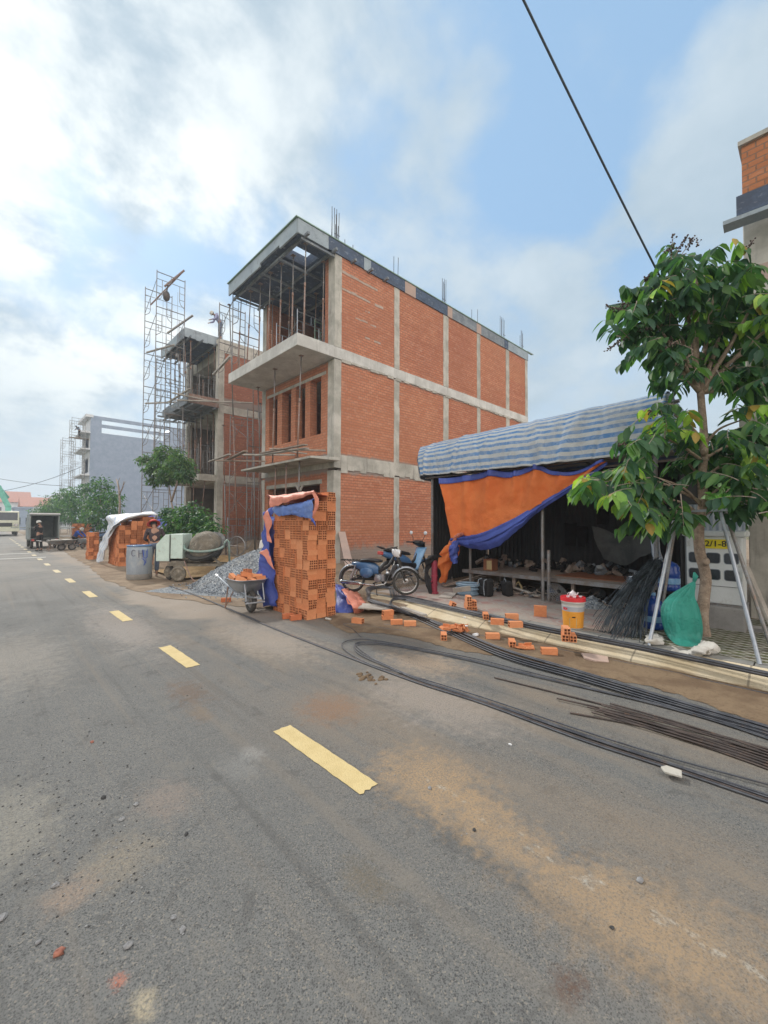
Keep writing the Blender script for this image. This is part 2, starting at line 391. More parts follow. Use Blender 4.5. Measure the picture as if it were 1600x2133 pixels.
M['cloth_grey'] = clothmat('grey_net_cloth', (0.13, 0.14, 0.14), (0.07, 0.08, 0.08), 12, trans=0.2, rough=0.9)
M['cloth_white'] = clothmat('white_sack_cloth', (0.66, 0.64, 0.60), (0.50, 0.48, 0.44), 14, trans=0.2, rough=0.7)
M['cloth_green'] = clothmat('green_woven_sack', (0.05, 0.42, 0.34), (0.035, 0.30, 0.24), 12, bump=.9, trans=0.25, rough=0.55, dirt=(0.07, 0.26, 0.22))
M['skin'] = pm('skin', (0.34, 0.19, 0.13), (0.28, 0.155, 0.105), 8, 0.6, 0.05)
def stripemat(name, ca, cb, count, axis=1, dirt=(0.33, 0.34, 0.33), duty=0.5, trans=0.1):
    m, t, b = newmat(name)
    uv = t.n.new('ShaderNodeTexCoord').outputs['UV']; p = coords(t)
    u = t.sep(uv)[axis]
    k = t.math('FRACT', t.math('MULTIPLY', u, count))
    f = t.ramp(k, duty - 0.02, duty + 0.02)
    nw = t.noise(p, 8, 6, 0.6, 1.0); n = t.noise(p, 2.5, 6, 0.6)
    c = t.mix(f, ca, cb)
    c = t.mix(t.ramp(n, 0.42, 0.7, 0, 0.55), c, dirt)
    c = t.mix(t.ramp(nw, 0.35, 0.7, 0, 0.3), c, tuple(min(1, q * 1.3) for q in cb))
    t.put(b.inputs['Base Color'], c); b.inputs['Roughness'].default_value = 0.5
    t.put(b.inputs['Normal'], t.bump(nw, 0.5, 0.03))
    tr = t.n.new('ShaderNodeBsdfTranslucent'); t.put(tr.inputs[0], c)
    mx = t.n.new('ShaderNodeMixShader'); mx.inputs[0].default_value = trans
    t.l.new(b.outputs[0], mx.inputs[1]); t.l.new(tr.outputs[0], mx.inputs[2]); t.l.new(mx.outputs[0], t.n['Material Output'].inputs[0])
    return m
M['tarp_stripe'] = stripemat('striped_tarpaulin', (0.085, 0.22, 0.48), (0.54, 0.56, 0.56), 11)
M['tarp_white'] = stripemat('white_blue_tarpaulin', (0.30, 0.42, 0.62), (0.66, 0.67, 0.69), 9, 0, duty=0.22, dirt=(0.5, 0.5, 0.5))
def leafmat(name, base, trans=0.42, rough=0.5):
    m, t, b = newmat(name)
    at = t.n.new('ShaderNodeAttribute'); at.attribute_name = 'tint'
    n = t.noise(coords(t), 25, 2)
    c = t.mix(1.0, at.outputs['Color'], t.mix(n, tuple(k * 0.8 for k in base), tuple(k * 1.2 for k in base)), 'MULTIPLY')
    t.put(b.inputs['Base Color'], c); b.inputs['Roughness'].default_value = rough; b.inputs['Specular IOR Level'].default_value = 0.35
    tr = t.n.new('ShaderNodeBsdfTranslucent'); t.put(tr.inputs[0], t.mix(1.0, c, (1.25, 1.5, 0.6), 'MULTIPLY'))
    mx = t.n.new('ShaderNodeMixShader'); mx.inputs[0].default_value = trans
    t.l.new(b.outputs[0], mx.inputs[1]); t.l.new(tr.outputs[0], mx.inputs[2]); t.l.new(mx.outputs[0], t.n['Material Output'].inputs[0])
    return m
M['leaf'] = leafmat('tree_leaf', (1, 1, 1))
M['bark'] = pm('tree_bark', (0.33, 0.255, 0.195), (0.19, 0.14, 0.105), 12, 0.9, 0.7, fine=60, dirt=(0.42, 0.36, 0.29), dirtamt=0.45)
M['bark_pale'] = pm('young_bark', (0.36, 0.30, 0.25), (0.22, 0.18, 0.15), 12, 0.9, 0.5, fine=60)
M['fruit'] = pm('dry_seed_pod', (0.09, 0.06, 0.05), (0.05, 0.035, 0.03), 12, 0.8, 0.3)

# ------------------------------------------------------------------ ground, road, kerb, pavement
KX = 5.38                        # foot of the kerb
def asphalt():
    m, t, b = newmat('asphalt')
    p = coords(t, False); x, y, z = t.sep(p)
    v = t.voro(p, 150.0); v2 = t.voro(p, 300.0); nf = t.noise(p, 75, 5, 0.7); n = t.noise(p, 1.1, 7, 0.62, 0.4); n2 = t.noise(t.vmath('ADD', p, (9, 4, 0)), 0.42, 6, 0.62, 0.6)
    agg = t.math('ADD', t.math('MULTIPLY', v, 0.55), t.math('ADD', t.math('MULTIPLY', v2, 0.3), t.math('MULTIPLY', nf, 0.45)))
    c = t.mix(t.ramp(agg, 0.36, 0.76), (0.055, 0.058, 0.060), (0.158, 0.158, 0.152))
    vc = t.voro(p, 170.0, out='Color'); vr = t.sep(vc)[0]
    c = t.mix(t.ramp(vr, 0.88, 0.96, 0, 0.6), c, (0.28, 0.25, 0.205))
    c = t.mix(t.ramp(vr, 0.10, 0.05, 0, 0.7), c, (0.045, 0.045, 0.045))
    c = t.mix(t.ramp(n, 0.36, 0.62, 0.0, 0.30), c, (0.155, 0.155, 0.150)); npat = t.noise(p, 5.0, 8, 0.7, 0.5); c = t.mix(t.ramp(npat, 0.55, 0.66, 0, 0.35), c, (0.20, 0.185, 0.16)); c = t.mix(t.ramp(npat, 0.44, 0.36, 0, 0.4), c, (0.072, 0.07, 0.068)); track = t.noise(t.vmath('MULTIPLY', p, (6, 0.12, 1)), 1.0, 5, 0.6, 0.2); c = t.mix(t.ramp(track, 0.52, 0.68, 0, 0.4), c, (0.20, 0.175, 0.145)); c = t.mix(t.ramp(track, 0.45, 0.34, 0, 0.35), c, (0.075, 0.073, 0.07))
    # long dusty streaks left by the wheels of lorries: stretched along the road
    st = t.noise(t.vmath('MULTIPLY', p, (1.3, 0.16, 1)), 1.7, 7, 0.62, 0.3)
    grit = t.ramp(nf, 0.38, 0.58)
    def band(xc, half, soft):
        d = t.math('ABSOLUTE', t.math('SUBTRACT', t.math('ADD', x, t.math('MULTIPLY', t.math('SUBTRACT', n, 0.5), 1.0)), xc))
        return t.ramp(d, half, half + soft, 1, 0)
    right = band(3.15, 0.75, 1.25)
    k = t.math('MULTIPLY', t.math('MULTIPLY', right, t.ramp(t.math('ADD', st, t.math('MULTIPLY', n2, 0.5)), 0.62, 0.92)), t.math('ADD', 0.4, t.math('MULTIPLY', grit, 0.5)))
    c = t.mix(t.math('MULTIPLY', k, 0.65, clamp=True), c, (0.25, 0.195, 0.14))
    nmid = t.noise(p, 13, 6, 0.72)
    def blot(px, py, rx, ry, col, amt, ang=0.0, rag=0.5):
        nonlocal c
        g = gp(px, py); q = t.vmath('SUBTRACT', p, (g.x, g.y, 0))
        if ang:
            mp = t.n.new('ShaderNodeMapping'); t.put(mp.inputs[0], q); mp.inputs['Rotation'].default_value = (0, 0, -R(ang)); q = mp.outputs[0]
        q = t.vmath('DIVIDE', q, (rx, ry, 1)); d = t.vmath('LENGTH', q)
        d = t.math('ADD', d, t.math('MULTIPLY', t.math('SUBTRACT', t.noise(p, 6 / (rx + ry), 6, 0.7), 0.5), rag * 2.6)); d = t.math('ADD', d, t.math('MULTIPLY', t.math('SUBTRACT', nmid, 0.5), 2.2)); d = t.math('ADD', d, t.math('MULTIPLY', t.math('SUBTRACT', nf, 0.5), 1.6))
        f = t.math('MULTIPLY', t.ramp(d, 0.25, 1.25, 1, 0), t.math('ADD', 0.25, t.math('MULTIPLY', grit, 0.75)))
        c = t.mix(t.math('MULTIPLY', f, amt), c, col)
    sand = (0.36, 0.25, 0.145)
    blot(900, 1625, 0.34, 0.5, sand, 0.85); blot(1020, 1720, 0.22, 0.42, sand, 0.7); blot(1230, 1880, 0.26, 0.5, sand, 0.55)
    blot(1480, 1990, 0.34, 0.55, sand, 0.5); blot(1350, 1900, 0.25, 0.35, (0.33, 0.24, 0.15), 0.45)
    blot(690, 1475, 0.30, 0.34, (0.24, 0.13, 0.07), 0.75); blot(392, 1441, 0.18, 0.42, (0.14, 0.09, 0.06), 0.75, rag=0.7); blot(415, 1486, 0.1, 0.22, (0.2, 0.14, 0.09), 0.6)
    blot(345, 1665, 0.17, 0.24, (0.25, 0.20, 0.165), 0.65); blot(1190, 2056, 0.075, 0.07, (0.12, 0.075, 0.055), 0.9); blot(765, 1835, 0.1, 0.18, (0.15, 0.125, 0.09), 0.7)
    blot(525, 1570, 0.10, 0.13, (0.34, 0.34, 0.33), 0.45); blot(495, 1600, 0.12, 0.2, (0.26, 0.26, 0.25), 0.4); blot(30, 1715, 0.22, 0.45, (0.30, 0.28, 0.23), 0.55, rag=0.9)
    blot(245, 2045, 0.03, 0.035, (0.50, 0.17, 0.10), 0.7, rag=1.1); blot(300, 2095, 0.05, 0.06, (0.42, 0.36, 0.25), 0.85); blot(250, 1790, 0.2, 0.2, (0.30, 0.25, 0.18), 0.5)
    blot(150, 1860, 0.13, 0.12, (0.34, 0.24, 0.17), 0.5); blot(20, 1370, 0.6, 1.6, (0.33, 0.30, 0.26), 0.6); blot(250, 1300, 0.5, 2.2, (0.36, 0.31, 0.27), 0.6)
    blot(880, 1380, 0.4, 0.6, (0.40, 0.30, 0.21), 0.7); blot(900, 1460, 0.5, 0.9, (0.31, 0.27, 0.235), 0.8); blot(560, 1330, 0.6, 1.3, (0.35, 0.30, 0.25), 0.75)
    # pale line of tyre-track mud
    q = t.math('ABSOLUTE', t.math('SUBTRACT', t.math('ADD', x, t.math('MULTIPLY', t.math('SUBTRACT', t.noise(p, 3.0, 4), 0.5), 0.10)), 2.0))
    tr = t.math('MULTIPLY', t.ramp(q, 0.02, 0.06, 1, 0), t.math('MULTIPLY', t.ramp(t.noise(t.vmath('MULTIPLY', p, (1, 0.7, 1)), 11, 5), 0.53, 0.62), t.ramp(y, 1.9, 1.6, 0, 1)))
    c = t.mix(t.math('MULTIPLY', t.math('MULTIPLY', tr, grit), 0.6), c, (0.42, 0.42, 0.38))
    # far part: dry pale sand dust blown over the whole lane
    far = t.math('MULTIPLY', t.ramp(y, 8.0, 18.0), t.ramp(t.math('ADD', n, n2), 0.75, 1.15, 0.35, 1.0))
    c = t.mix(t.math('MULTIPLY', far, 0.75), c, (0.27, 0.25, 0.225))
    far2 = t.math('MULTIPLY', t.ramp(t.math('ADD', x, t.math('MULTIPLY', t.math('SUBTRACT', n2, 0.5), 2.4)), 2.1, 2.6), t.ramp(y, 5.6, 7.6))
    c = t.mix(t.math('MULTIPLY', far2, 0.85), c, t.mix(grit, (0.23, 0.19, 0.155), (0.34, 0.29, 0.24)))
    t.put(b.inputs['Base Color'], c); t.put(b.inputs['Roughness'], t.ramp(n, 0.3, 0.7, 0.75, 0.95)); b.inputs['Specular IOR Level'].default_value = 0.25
    t.put(b.inputs['Normal'], t.bump(agg, 0.55, 0.006))
    return m
M['asphalt'] = asphalt()
def earth(name, c1, c2, c3, sc=1.5, bump=0.8):
    m, t, b = newmat(name)
    p = coords(t, False)
    n = t.noise(p, sc, 8, 0.62, 0.4); nf = t.noise(p, 35, 5, 0.7); v = t.voro(p, 60)
    c = t.mix(t.ramp(n, 0.38, 0.62), c1, c2); c = t.mix(t.ramp(nf, 0.5, 0.72, 0, 0.7), c, c3)
    t.put(b.inputs['Base Color'], c); b.inputs['Roughness'].default_value = 0.95; b.inputs['Specular IOR Level'].default_value = 0.15
    t.put(b.inputs['Normal'], t.bump(t.math('ADD', n, t.math('MULTIPLY', nf, 0.5)), bump, 0.04))
    return m
M['earth'] = earth('site_earth', (0.30, 0.23, 0.165), (0.21, 0.155, 0.11), (0.40, 0.32, 0.24))
M['sand_wet'] = earth('damp_brown_sand', (0.155, 0.108, 0.072), (0.22, 0.16, 0.105), (0.11, 0.08, 0.055), 3, 0.5)
M['sand'] = earth('yellow_sand', (0.37, 0.25, 0.13), (0.28, 0.185, 0.10), (0.45, 0.32, 0.18), 3)
M['grassland'] = earth('field', (0.10, 0.12, 0.05), (0.18, 0.15, 0.09), (0.08, 0.1, 0.04), 0.1)

def sheet_obj(name, outline, z, mat, res=None):
    mb = MB(); mb.v = [Vector((x, y, z)) for x, y in outline]; mb.f = [tuple(range(len(outline)))]; mb.m = [0]
    return structure(mb.build(name, mat))
sheet_obj('terrain', [(-900, -300), (900, -300), (900, 1500), (-900, 1500)], -0.06, M['grassland'])
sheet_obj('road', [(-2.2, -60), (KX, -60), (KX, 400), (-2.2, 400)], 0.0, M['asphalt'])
sheet_obj('crossing_road', [(KX + .0, 50), (60, 50), (60, 57), (KX + .0, 57)], 0.156, M['asphalt'])

# raised ground of the building plots, gently uneven, higher towards the houses
def lot_z(x, y):
    k = max(0, min(1, (x - 8.2) / 2.0))
    return 0.146 + 0.05 * k + 0.05 * (mnoise.noise(Vector((x * 0.9, y * 0.9, 0))) * (1 if x > 5.6 else 0.3)) * (0.3 + 0.7 * k)
mb = MB(); mb.grid(lambda u, v: (5.9 + 44 * u ** 1.6, -12 + 112 * v, lot_z(5.9 + 44 * u ** 1.6, -12 + 112 * v) - (0.012 if -12 + 112 * v < 6.6 and 5.9 + 44 * u ** 1.6 < 8.6 else 0)), 60, 160)
structure(mb.build('plot_ground', M['earth'], smooth=True))
# sloping kerb: one cast strip with a stone row behind it, buried under sand further up the street
def kerb():
    m, t, b = newmat('kerb_concrete')
    p = coords(t, False); x, y, z = t.sep(p)
    n = t.noise(p, 2.2, 7, 0.6); nf = t.noise(p, 40, 4, 0.6)
    c = t.mix(t.ramp(n, 0.35, 0.65), (0.50, 0.41, 0.27), (0.60, 0.52, 0.38)); c = t.mix(t.ramp(nf, 0.55, 0.7, 0, 0.4), c, (0.36, 0.28, 0.18))
    seam = t.ramp(t.math('ABSOLUTE', t.math('SUBTRACT', t.math('FRACT', t.math('MULTIPLY', y, 0.98)), 0.5)), 0.006, 0.012, 1, 0)
    c = t.mix(t.math('MULTIPLY', seam, 0.6), c, (0.12, 0.10, 0.08))
    c = t.mix(t.ramp(t.math('ADD', z, t.math('MULTIPLY', t.math('SUBTRACT', n, 0.5), 0.15)), 0.03, 0.0, 0, 0.8), c, (0.25, 0.17, 0.10))
    t.put(b.inputs['Base Color'], c); b.inputs['Roughness'].default_value = 0.9
    t.put(b.inputs['Normal'], t.bump(nf, 0.5, 0.01)); return m
M['kerb'] = kerb()
mb = MB(); mb.prism([(KX, -0.05), (KX + 0.02, 0.035), (KX + 0.07, 0.06), (KX + 0.24, 0.125), (KX + 0.30, 0.142), (KX + 0.34, 0.146), (KX + 0.34, -0.05)], 'y', -20, 6.4)
structure(mb.build('kerb', M['kerb']))
M['kerbstone'] = concmat('grey_kerbstone', (0.20, 0.20, 0.19), (0.29, 0.285, 0.27))
mb = MB()
y = -8.0
while y < 6.3:
    mb.box(KX + 0.345, KX + 0.515, y, y + 0.49, -0.05, 0.152); y += 0.5
structure(mb.build('kerb_stones', M['kerbstone'], bevel=0.006))
# pavement tiles, red and grey
def paving():
    m, t, b = newmat('pavement_tiles')
    p = coords(t, False); x, y, z = t.sep(p)
    def cell(s, k): return t.math('ABSOLUTE', t.math('SUBTRACT', t.math('FRACT', t.math('MULTIPLY', s, k)), 0.5))
    k = 2.5
    cx_, cy_ = cell(x, k), cell(y, k)
    r = t.vmath('LENGTH', t.comb(cx_, cy_, 0))
    star = t.ramp(r, 0.26, 0.30, 1, 0)
    ringm = t.math('MULTIPLY', t.ramp(r, 0.34, 0.38), t.ramp(r, 0.48, 0.52, 1, 0))
    j = t.math('MAXIMUM', t.ramp(cell(x, 5), 0.47, 0.49), t.ramp(cell(y, 5), 0.47, 0.49))
    n = t.noise(p, 1.6, 7, 0.65); nf = t.noise(p, 40, 4, 0.65)
    c = t.mix(star, (0.30, 0.27, 0.25), (0.30, 0.14, 0.13)); c = t.mix(t.math('MULTIPLY', ringm, 0.7), c, (0.29, 0.155, 0.14))
    c = t.mix(t.math('MULTIPLY', j, 0.7), c, (0.12, 0.10, 0.09))
    c = t.mix(t.ramp(n, 0.36, 0.62, 0.15, 0.75), c, (0.36, 0.32, 0.275)); c = t.mix(t.ramp(nf, 0.5, 0.75, 0, 0.5), c, (0.22, 0.18, 0.15))
    t.put(b.inputs['Base Color'], c); b.inputs['Roughness'].default_value = 0.85
    t.put(b.inputs['Normal'], t.bump(t.math('SUBTRACT', nf, j), 0.4, 0.008)); return m
M['paving'] = paving()
mb = MB(); mb.box(KX + 0.52, 8.55, 1.75, 6.5, -0.05, 0.152)
structure(mb.build('pavement', M['paving']))
# grid pavers with soil and weeds round the street tree
def gridpave():
    m, t, b = newmat('grid_pavers')
    p = coords(t, False); x, y, z = t.sep(p)
    a = t.math('ABSOLUTE', t.math('SINE', t.math('MULTIPLY', t.math('ADD', x, t.math('MULTIPLY', y, .6)), 24))); c_ = t.math('ABSOLUTE', t.math('SINE', t.math('MULTIPLY', t.math('SUBTRACT', x, t.math('MULTIPLY', y, .6)), 24)))
    h = t.ramp(t.math('MINIMUM', a, c_), 0.22, 0.5)
    n = t.noise(p, 5, 6, 0.65)
    c = t.mix(h, (0.36, 0.35, 0.31), t.mix(t.ramp(n, 0.4, 0.6), (0.10, 0.085, 0.055), (0.08, 0.105, 0.035)))
    c = t.mix(t.ramp(n, 0.5, 0.65, 0, 0.6), c, (0.13, 0.105, 0.08))
    t.put(b.inputs['Base Color'], c); b.inputs['Roughness'].default_value = 0.95
    t.put(b.inputs['Normal'], t.bump(t.math('MULTIPLY', h, -1.0), 0.8, 0.03)); return m
M['gridpave'] = gridpave()
mb = MB(); mb.box(KX + 0.52, 8.55, -6, 1.745, -0.05, 0.150)
structure(mb.build('grid_paving', M['gridpave']))

# damp brown sand washed along the foot of the kerb
def ragged(pts, amp, seed, step=0.08):
    r_ = random.Random(seed); out = []
    for i in range(len(pts)):
        a = Vector((*pts[i], 0)); b = Vector((*pts[(i + 1) % len(pts)], 0)); n = max(1, int((b - a).length / step))
        for k in range(n):
            p = a.lerp(b, k / n); q = p * 2.4
            p += Vector((mnoise.noise(q + Vector((seed, 0, 0))), mnoise.noise(q + Vector((0, seed, 5))), 0)) * amp * 2 + Vector((r_.uniform(-1, 1), r_.uniform(-1, 1), 0)) * amp * 0.12
            out.append((p.x, p.y))
    return out
def g2(px, py): q = gp(px, py); return (q.x, q.y)
def interp(pts, y):
    for (ya, xa), (yb, xb) in zip(pts, pts[1:]):
        if ya <= y <= yb: return xa + (xb - xa) * (y - ya) / (yb - ya)
    return pts[-1][1]
edge = sorted((gp(*q).y, gp(*q).x) for q in ((1600, 1514), (1500, 1478), (1360, 1432), (1200, 1400), (1080, 1374), (1000, 1362), (930, 1350), (860, 1330), (790, 1319), (720, 1318)))
edge = [(-3, 4.95)] + edge + [(7.5, 4.6)]
def ds(u, v):
    y = -2.5 + 9.2 * v; x0 = interp(edge, y) + .05 * mnoise.noise(Vector((y * 3, 1, 0))) + .05 * mnoise.noise(Vector((y * 9, 7, 0))) + .02 * mnoise.noise(Vector((y * 25, 7, 3)))
    return (x0 + (5.41 - x0) * u, y, .0045 + .01 * min(1, u * 4) + .004 * mnoise.noise(Vector((u * 8, y * 5, 0))))
mb = MB(); mb.grid(ds, 10, 420)
structure(mb.build('damp_sand', M['sand_wet'], smooth=True))
# earth and dust spread over the edge of the road further up, burying the kerb
def eproj(x, y): return 0.008 + 0.145 * max(0, min(1, (x - 4.6) / 1.3)) ** 1.3
# lay it as a grid so that it can slope
mb = MB()
def left_edge(y):
    pts = [(5.2, 5.3), (5.6, 4.9), (6.4, 4.5), (7.0, 3.9), (8.2, 3.2), (9.6, 2.75), (11.5, 2.5), (14, 2.4), (18, 2.7), (24, 2.9), (32, 3.3), (45, 3.5), (90, 3.4)]
    for (a, xa), (b, xb) in zip(pts, pts[1:]):
        if a <= y <= b: return xa + (xb - xa) * (y - a) / (b - a) + 0.16 * mnoise.noise(Vector((y * 1.3, 0, 2))) + 0.09 * mnoise.noise(Vector((y * 5, 3, 2)))
    return 3.4
def sp(u, v):
    y = 5.2 + 84.8 * v ** 2.2; x0 = left_edge(y); x1 = 5.98; x = x0 + (x1 - x0) * u
    return (x, y, eproj(x, y) + 0.006 * u + 0.012 * u * mnoise.noise(Vector((x * 3, y * 3, 0))) * (1 if v > .02 else 0))
mb.grid(sp, 14, 260)
structure(mb.build('roadside_earth', M['sand2'] if 'sand2' in M else M['earth'], smooth=True))

# lane markings
def paint():
    m, t, b = newmat('yellow_road_paint')
    p = coords(t, False); n = t.noise(p, 9, 6, 0.7); nf = t.noise(p, 70, 4, 0.7); v = t.voro(p, 95.0)
    c = t.mix(t.ramp(n, 0.35, 0.7), (0.60, 0.475, 0.235), (0.53, 0.41, 0.19)); c = t.mix(t.ramp(nf, 0.62, 0.74, 0, 0.7), c, (0.30, 0.25, 0.16))
    c = t.mix(t.ramp(v, 0.0, 0.25, 0.25, 0), c, (0.25, 0.2, 0.12))
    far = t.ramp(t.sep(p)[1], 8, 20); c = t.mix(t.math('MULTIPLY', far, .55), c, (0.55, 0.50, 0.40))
    t.put(b.inputs['Base Color'], c); b.inputs['Roughness'].default_value = 0.8
    t.put(b.inputs['Normal'], t.bump(t.math('ADD', v, nf), 0.5, 0.006)); return m
M['paint'] = paint()
def dash(y0, y1, x0=1.665, w_=0.148, i=0):
    n = 24; r_ = random.Random(i * 31 + 5); mb = MB()
    L = [(x0 + r_.uniform(-.003, .003), y0 + (y1 - y0) * k / n) for k in range(n + 1)]; Rr = [(x0 + w_ + r_.uniform(-.003, .003), y0 + (y1 - y0) * k / n) for k in range(n + 1)]
    ends = [(x0 + w_ * k / 6, y1 + r_.uniform(-.01, .01)) for k in range(1, 6)]; e2 = [(x0 + w_ * k / 6, y0 + r_.uniform(-.01, .01)) for k in range(5, 0, -1)]
    pts = L + ends + Rr[::-1] + e2
    mb.v = [Vector((x, y, 0.004)) for x, y in pts]; mb.f = [tuple(range(len(pts)))]; mb.m = [0]
    o = structure(mb.build('lane_marking', M['paint'])); return o
q1, q2 = gp(591, 1516), gp(768, 1645); q3, q4 = gp(343, 1347), gp(400, 1389)
DX0 = (q1.x + q2.x + q3.x + q4.x) / 4 - 0.074
pitch = q3.y - q1.y; ln = q1.y - q2.y
for i in range(18): dash(q2.y + i * pitch, q2.y + ln + i * pitch, DX0, i=i)
mb = MB(); M['white_line'] = pm('worn_white_paint', (0.62, 0.62, 0.58), (0.45, 0.44, 0.40), 4, 0.8)
for yy in (24.0, 27.5): mb.box(-1.9, 2.0, yy, yy + 0.22, 0.0, 0.004)
structure(mb.build('stop_line', M['white_line']))

# small stones and grit lying on the road
M['stone'] = pm('road_stone', (0.30, 0.30, 0.30), (0.20, 0.20, 0.205), 30, 0.9, 0.4)
M['stone_dark'] = pm('dark_stone', (0.07, 0.07, 0.07), (0.04, 0.04, 0.04), 30, 0.9, 0.4)
M['chip_red'] = pm('brick_chip', (0.36, 0.15, 0.10), (0.28, 0.11, 0.08), 30, 0.9, 0.4)
def pebble(r_, s):
    mb = MB(); mb.ball((0, 0, 0), s, 5)
    for v_ in mb.v:
        k = 1 + 0.45 * mnoise.noise(v_ * (1.6 / s) + Vector((r_.random() * 50, 0, 0))); v_ *= k; v_.z *= 0.62; v_.x *= 1.25
    return mb
stones = [(268, 1968, .014, 'stone', 'pale grey angular stone on the asphalt at the lower left of the road'), (380, 1935, .012, 'stone', 'grey stone below a smaller one on the left lane'), (362, 1910, .010, 'stone', 'small grey stone just above a larger round one'),
          (80, 1962, .010, 'stone', 'small grey wedge-shaped stone left of the orange brick crumbs'), (284, 1675, .012, 'stone', 'pale stone beside the pinkish sand patch'), (253, 1706, .013, 'stone', 'grey stone below left of the pinkish sand patch'), (216, 1660, .013, 'stone_dark', 'dark flat clod above the grey stone on the left lane'),
          (115, 1843, .013, 'stone', 'flat grey stone lying alone near the left edge'), (388, 1737, .010, 'stone_dark', 'dark stone chip right of the pinkish sand patch'), (122, 1984, .017, 'chip_red', 'crushed orange brick crumb at the lower left of the road'), (4, 1910, .016, 'stone', 'grey stone cut by the left edge of the picture'),
          (192, 1545, .012, 'chip_red', 'little orange brick chip on the grey left lane'), (1333, 1833, .014, 'stone', 'grey pebble on the sandy right lane'), (895, 1641, .012, 'stone', 'pebble in the middle of the yellow sand patch'), (1275, 1932, .008, 'stone_dark', 'dark crumb on the sand streak at the lower right'), (988, 1728, .009, 'stone_dark', 'dark crumb on the second sand patch'), (1063, 1550, .010, 'white_paint', 'tiny white chip right of the long dark bars')]
for i, (px, py, s, mt, lb) in enumerate(stones):
    c = gp(px, py, s * 0.4); o = pebble(random.Random(i), s).build('stone' if mt != 'chip_red' else 'brick_chip', M[mt], loc=None, smooth=(i % 3 == 0))
    o.location = c; o.rotation_euler = (0, 0, i * 1.3); tag(o, lb, 'stone', 'loose stones on the road')
mb = MB(); r_ = random.Random(12)
for i in range(750):
    k = r_.random()
    if k < 0.55: c = gp(r_.gauss(160, 130), r_.gauss(1700, 130))
    elif k < .8: c = Vector((r_.uniform(-0.5, 5.3), r_.uniform(0.7, 9), 0))
    else: c = Vector((r_.gauss(4.7, .5), r_.uniform(0.4, 8), 0))
    if c.x > 5.3 or c.x < -2 or c.y < .3: continue
    s = r_.uniform(0.0015, 0.0038) * (1 + 0.1 * c.length)
    pb = pebble(r_, s); mb.add([v_ + c + Vector((0, 0, s * .4)) for v_ in pb.v], pb.f, 0 if r_.random() < 0.5 else 1)
tag(mb.build('road_grit', [M['stone_dark'], M['stone']]), 'fine dark grit scattered over the asphalt', None, None, 'stuff')
# dried mud splat
mb = MB(); c0 = gp(775, 1412)
for i in range(22):
    s = r_.uniform(.012, .03); pb = pebble(r_, s); c = c0 + Vector((r_.gauss(0, .05), r_.gauss(0, .09), .004))
    mb.add([v_ + c for v_ in pb.v], pb.f)
tag(mb.build('mud_clod', M['sand_wet'], smooth=True), 'dried brown mud clod in front of the black bar loops', 'mud clod', None, 'stuff')

# ------------------------------------------------------------------ houses under construction
ORD = ['first', 'second', 'third', 'fourth', 'fifth', 'sixth', 'seventh', 'eighth', 'ninth', 'tenth', 'eleventh', 'twelfth', 'thirteenth', 'fourteenth', 'fifteenth', 'sixteenth', 'seventeenth', 'eighteenth']
M['steel_dark'] = M['rebar_rust']
M['mortar_pale'] = concmat('pale_mortar', (0.42, 0.31, 0.25), (0.50, 0.40, 0.34))
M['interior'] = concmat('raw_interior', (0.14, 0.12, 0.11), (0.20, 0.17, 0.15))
def wall_holes(mb, x0, x1, ya, yb, za, zb, holes, m=0):
    """wall lying along y, thickness x0..x1, rectangular openings (y0,y1,z0,z1)"""
    zs = sorted({za, zb, *[h[2] for h in holes], *[h[3] for h in holes]}); 
    for z0, z1 in zip(zs, zs[1:]):
        y = ya
        for h in sorted(h for h in holes if h[2] < z1 - 1e-6 and h[3] > z0 + 1e-6):
            if h[0] > y + 1e-6: mb.box(x0, x1, y, h[0], z0, z1, m)
            y = h[1]
        if yb > y + 1e-6: mb.box(x0, x1, y, yb, z0, z1, m)
def starter_bars(parent, x, y, z, n, h, seed, w_=0.22):
    r_ = random.Random(seed); mb = MB()
    for i in range(n):
        px = x + w_ * (i / max(1, n - 1) - .5) + r_.uniform(-.02, .02); py = y + r_.choice((-.1, .1)); hh = h * r_.uniform(0.75, 1.05)
        mb.tube([(px, py, z), (px + r_.uniform(-.03, .03), py, z + hh)], 0.012, 5)
    if n >= 4: mb.box(x - w_ / 2 - .01, x + w_ / 2 + .01, y - .11, y - .10, z + h * .22, z + h * .24)
    return mb.build('starter_bars', M['rebar'], parent)
def prop(lab, a, b, group, rust=True, r=0.027):
    a = Vector(a); b = Vector(b); L = (b - a).length; t = thing('shoring_prop', lab, 'steel prop', a, 0, group)
    d = (b - a) / L; k = 0.55
    MB().tube([a, a + d * L * k], r, 8).build('outer_tube', M['steel_rust' if rust else 'steel_grey'], t, True)
    MB().tube([a + d * L * k, b], r * 0.78, 8).build('inner_tube', M['steel_grey' if rust else 'steel_rust'], t, True)
    MB().tube([a + d * (L * k - .05), a + d * (L * k + .09)], r * 1.35, 8).build('collar', M['steel_rust'], t, True)
    mb = MB(); mb.box(a.x - .07, a.x + .07, a.y - .07, a.y + .07, a.z, a.z + .012); mb.box(b.x - .07, b.x + .07, b.y - .07, b.y + .07, b.z - .012, b.z); each(mb, 'end_plate', M['steel_rust'], t)
    return t

SX, SY0, SY1, BX = 8.6, 11.5, 16.7, 22.4
BH = thing('brick_house', 'nearest three storey red brick house shell with pale concrete frame and jutting white balcony', 'house', (SX, SY0, 0))
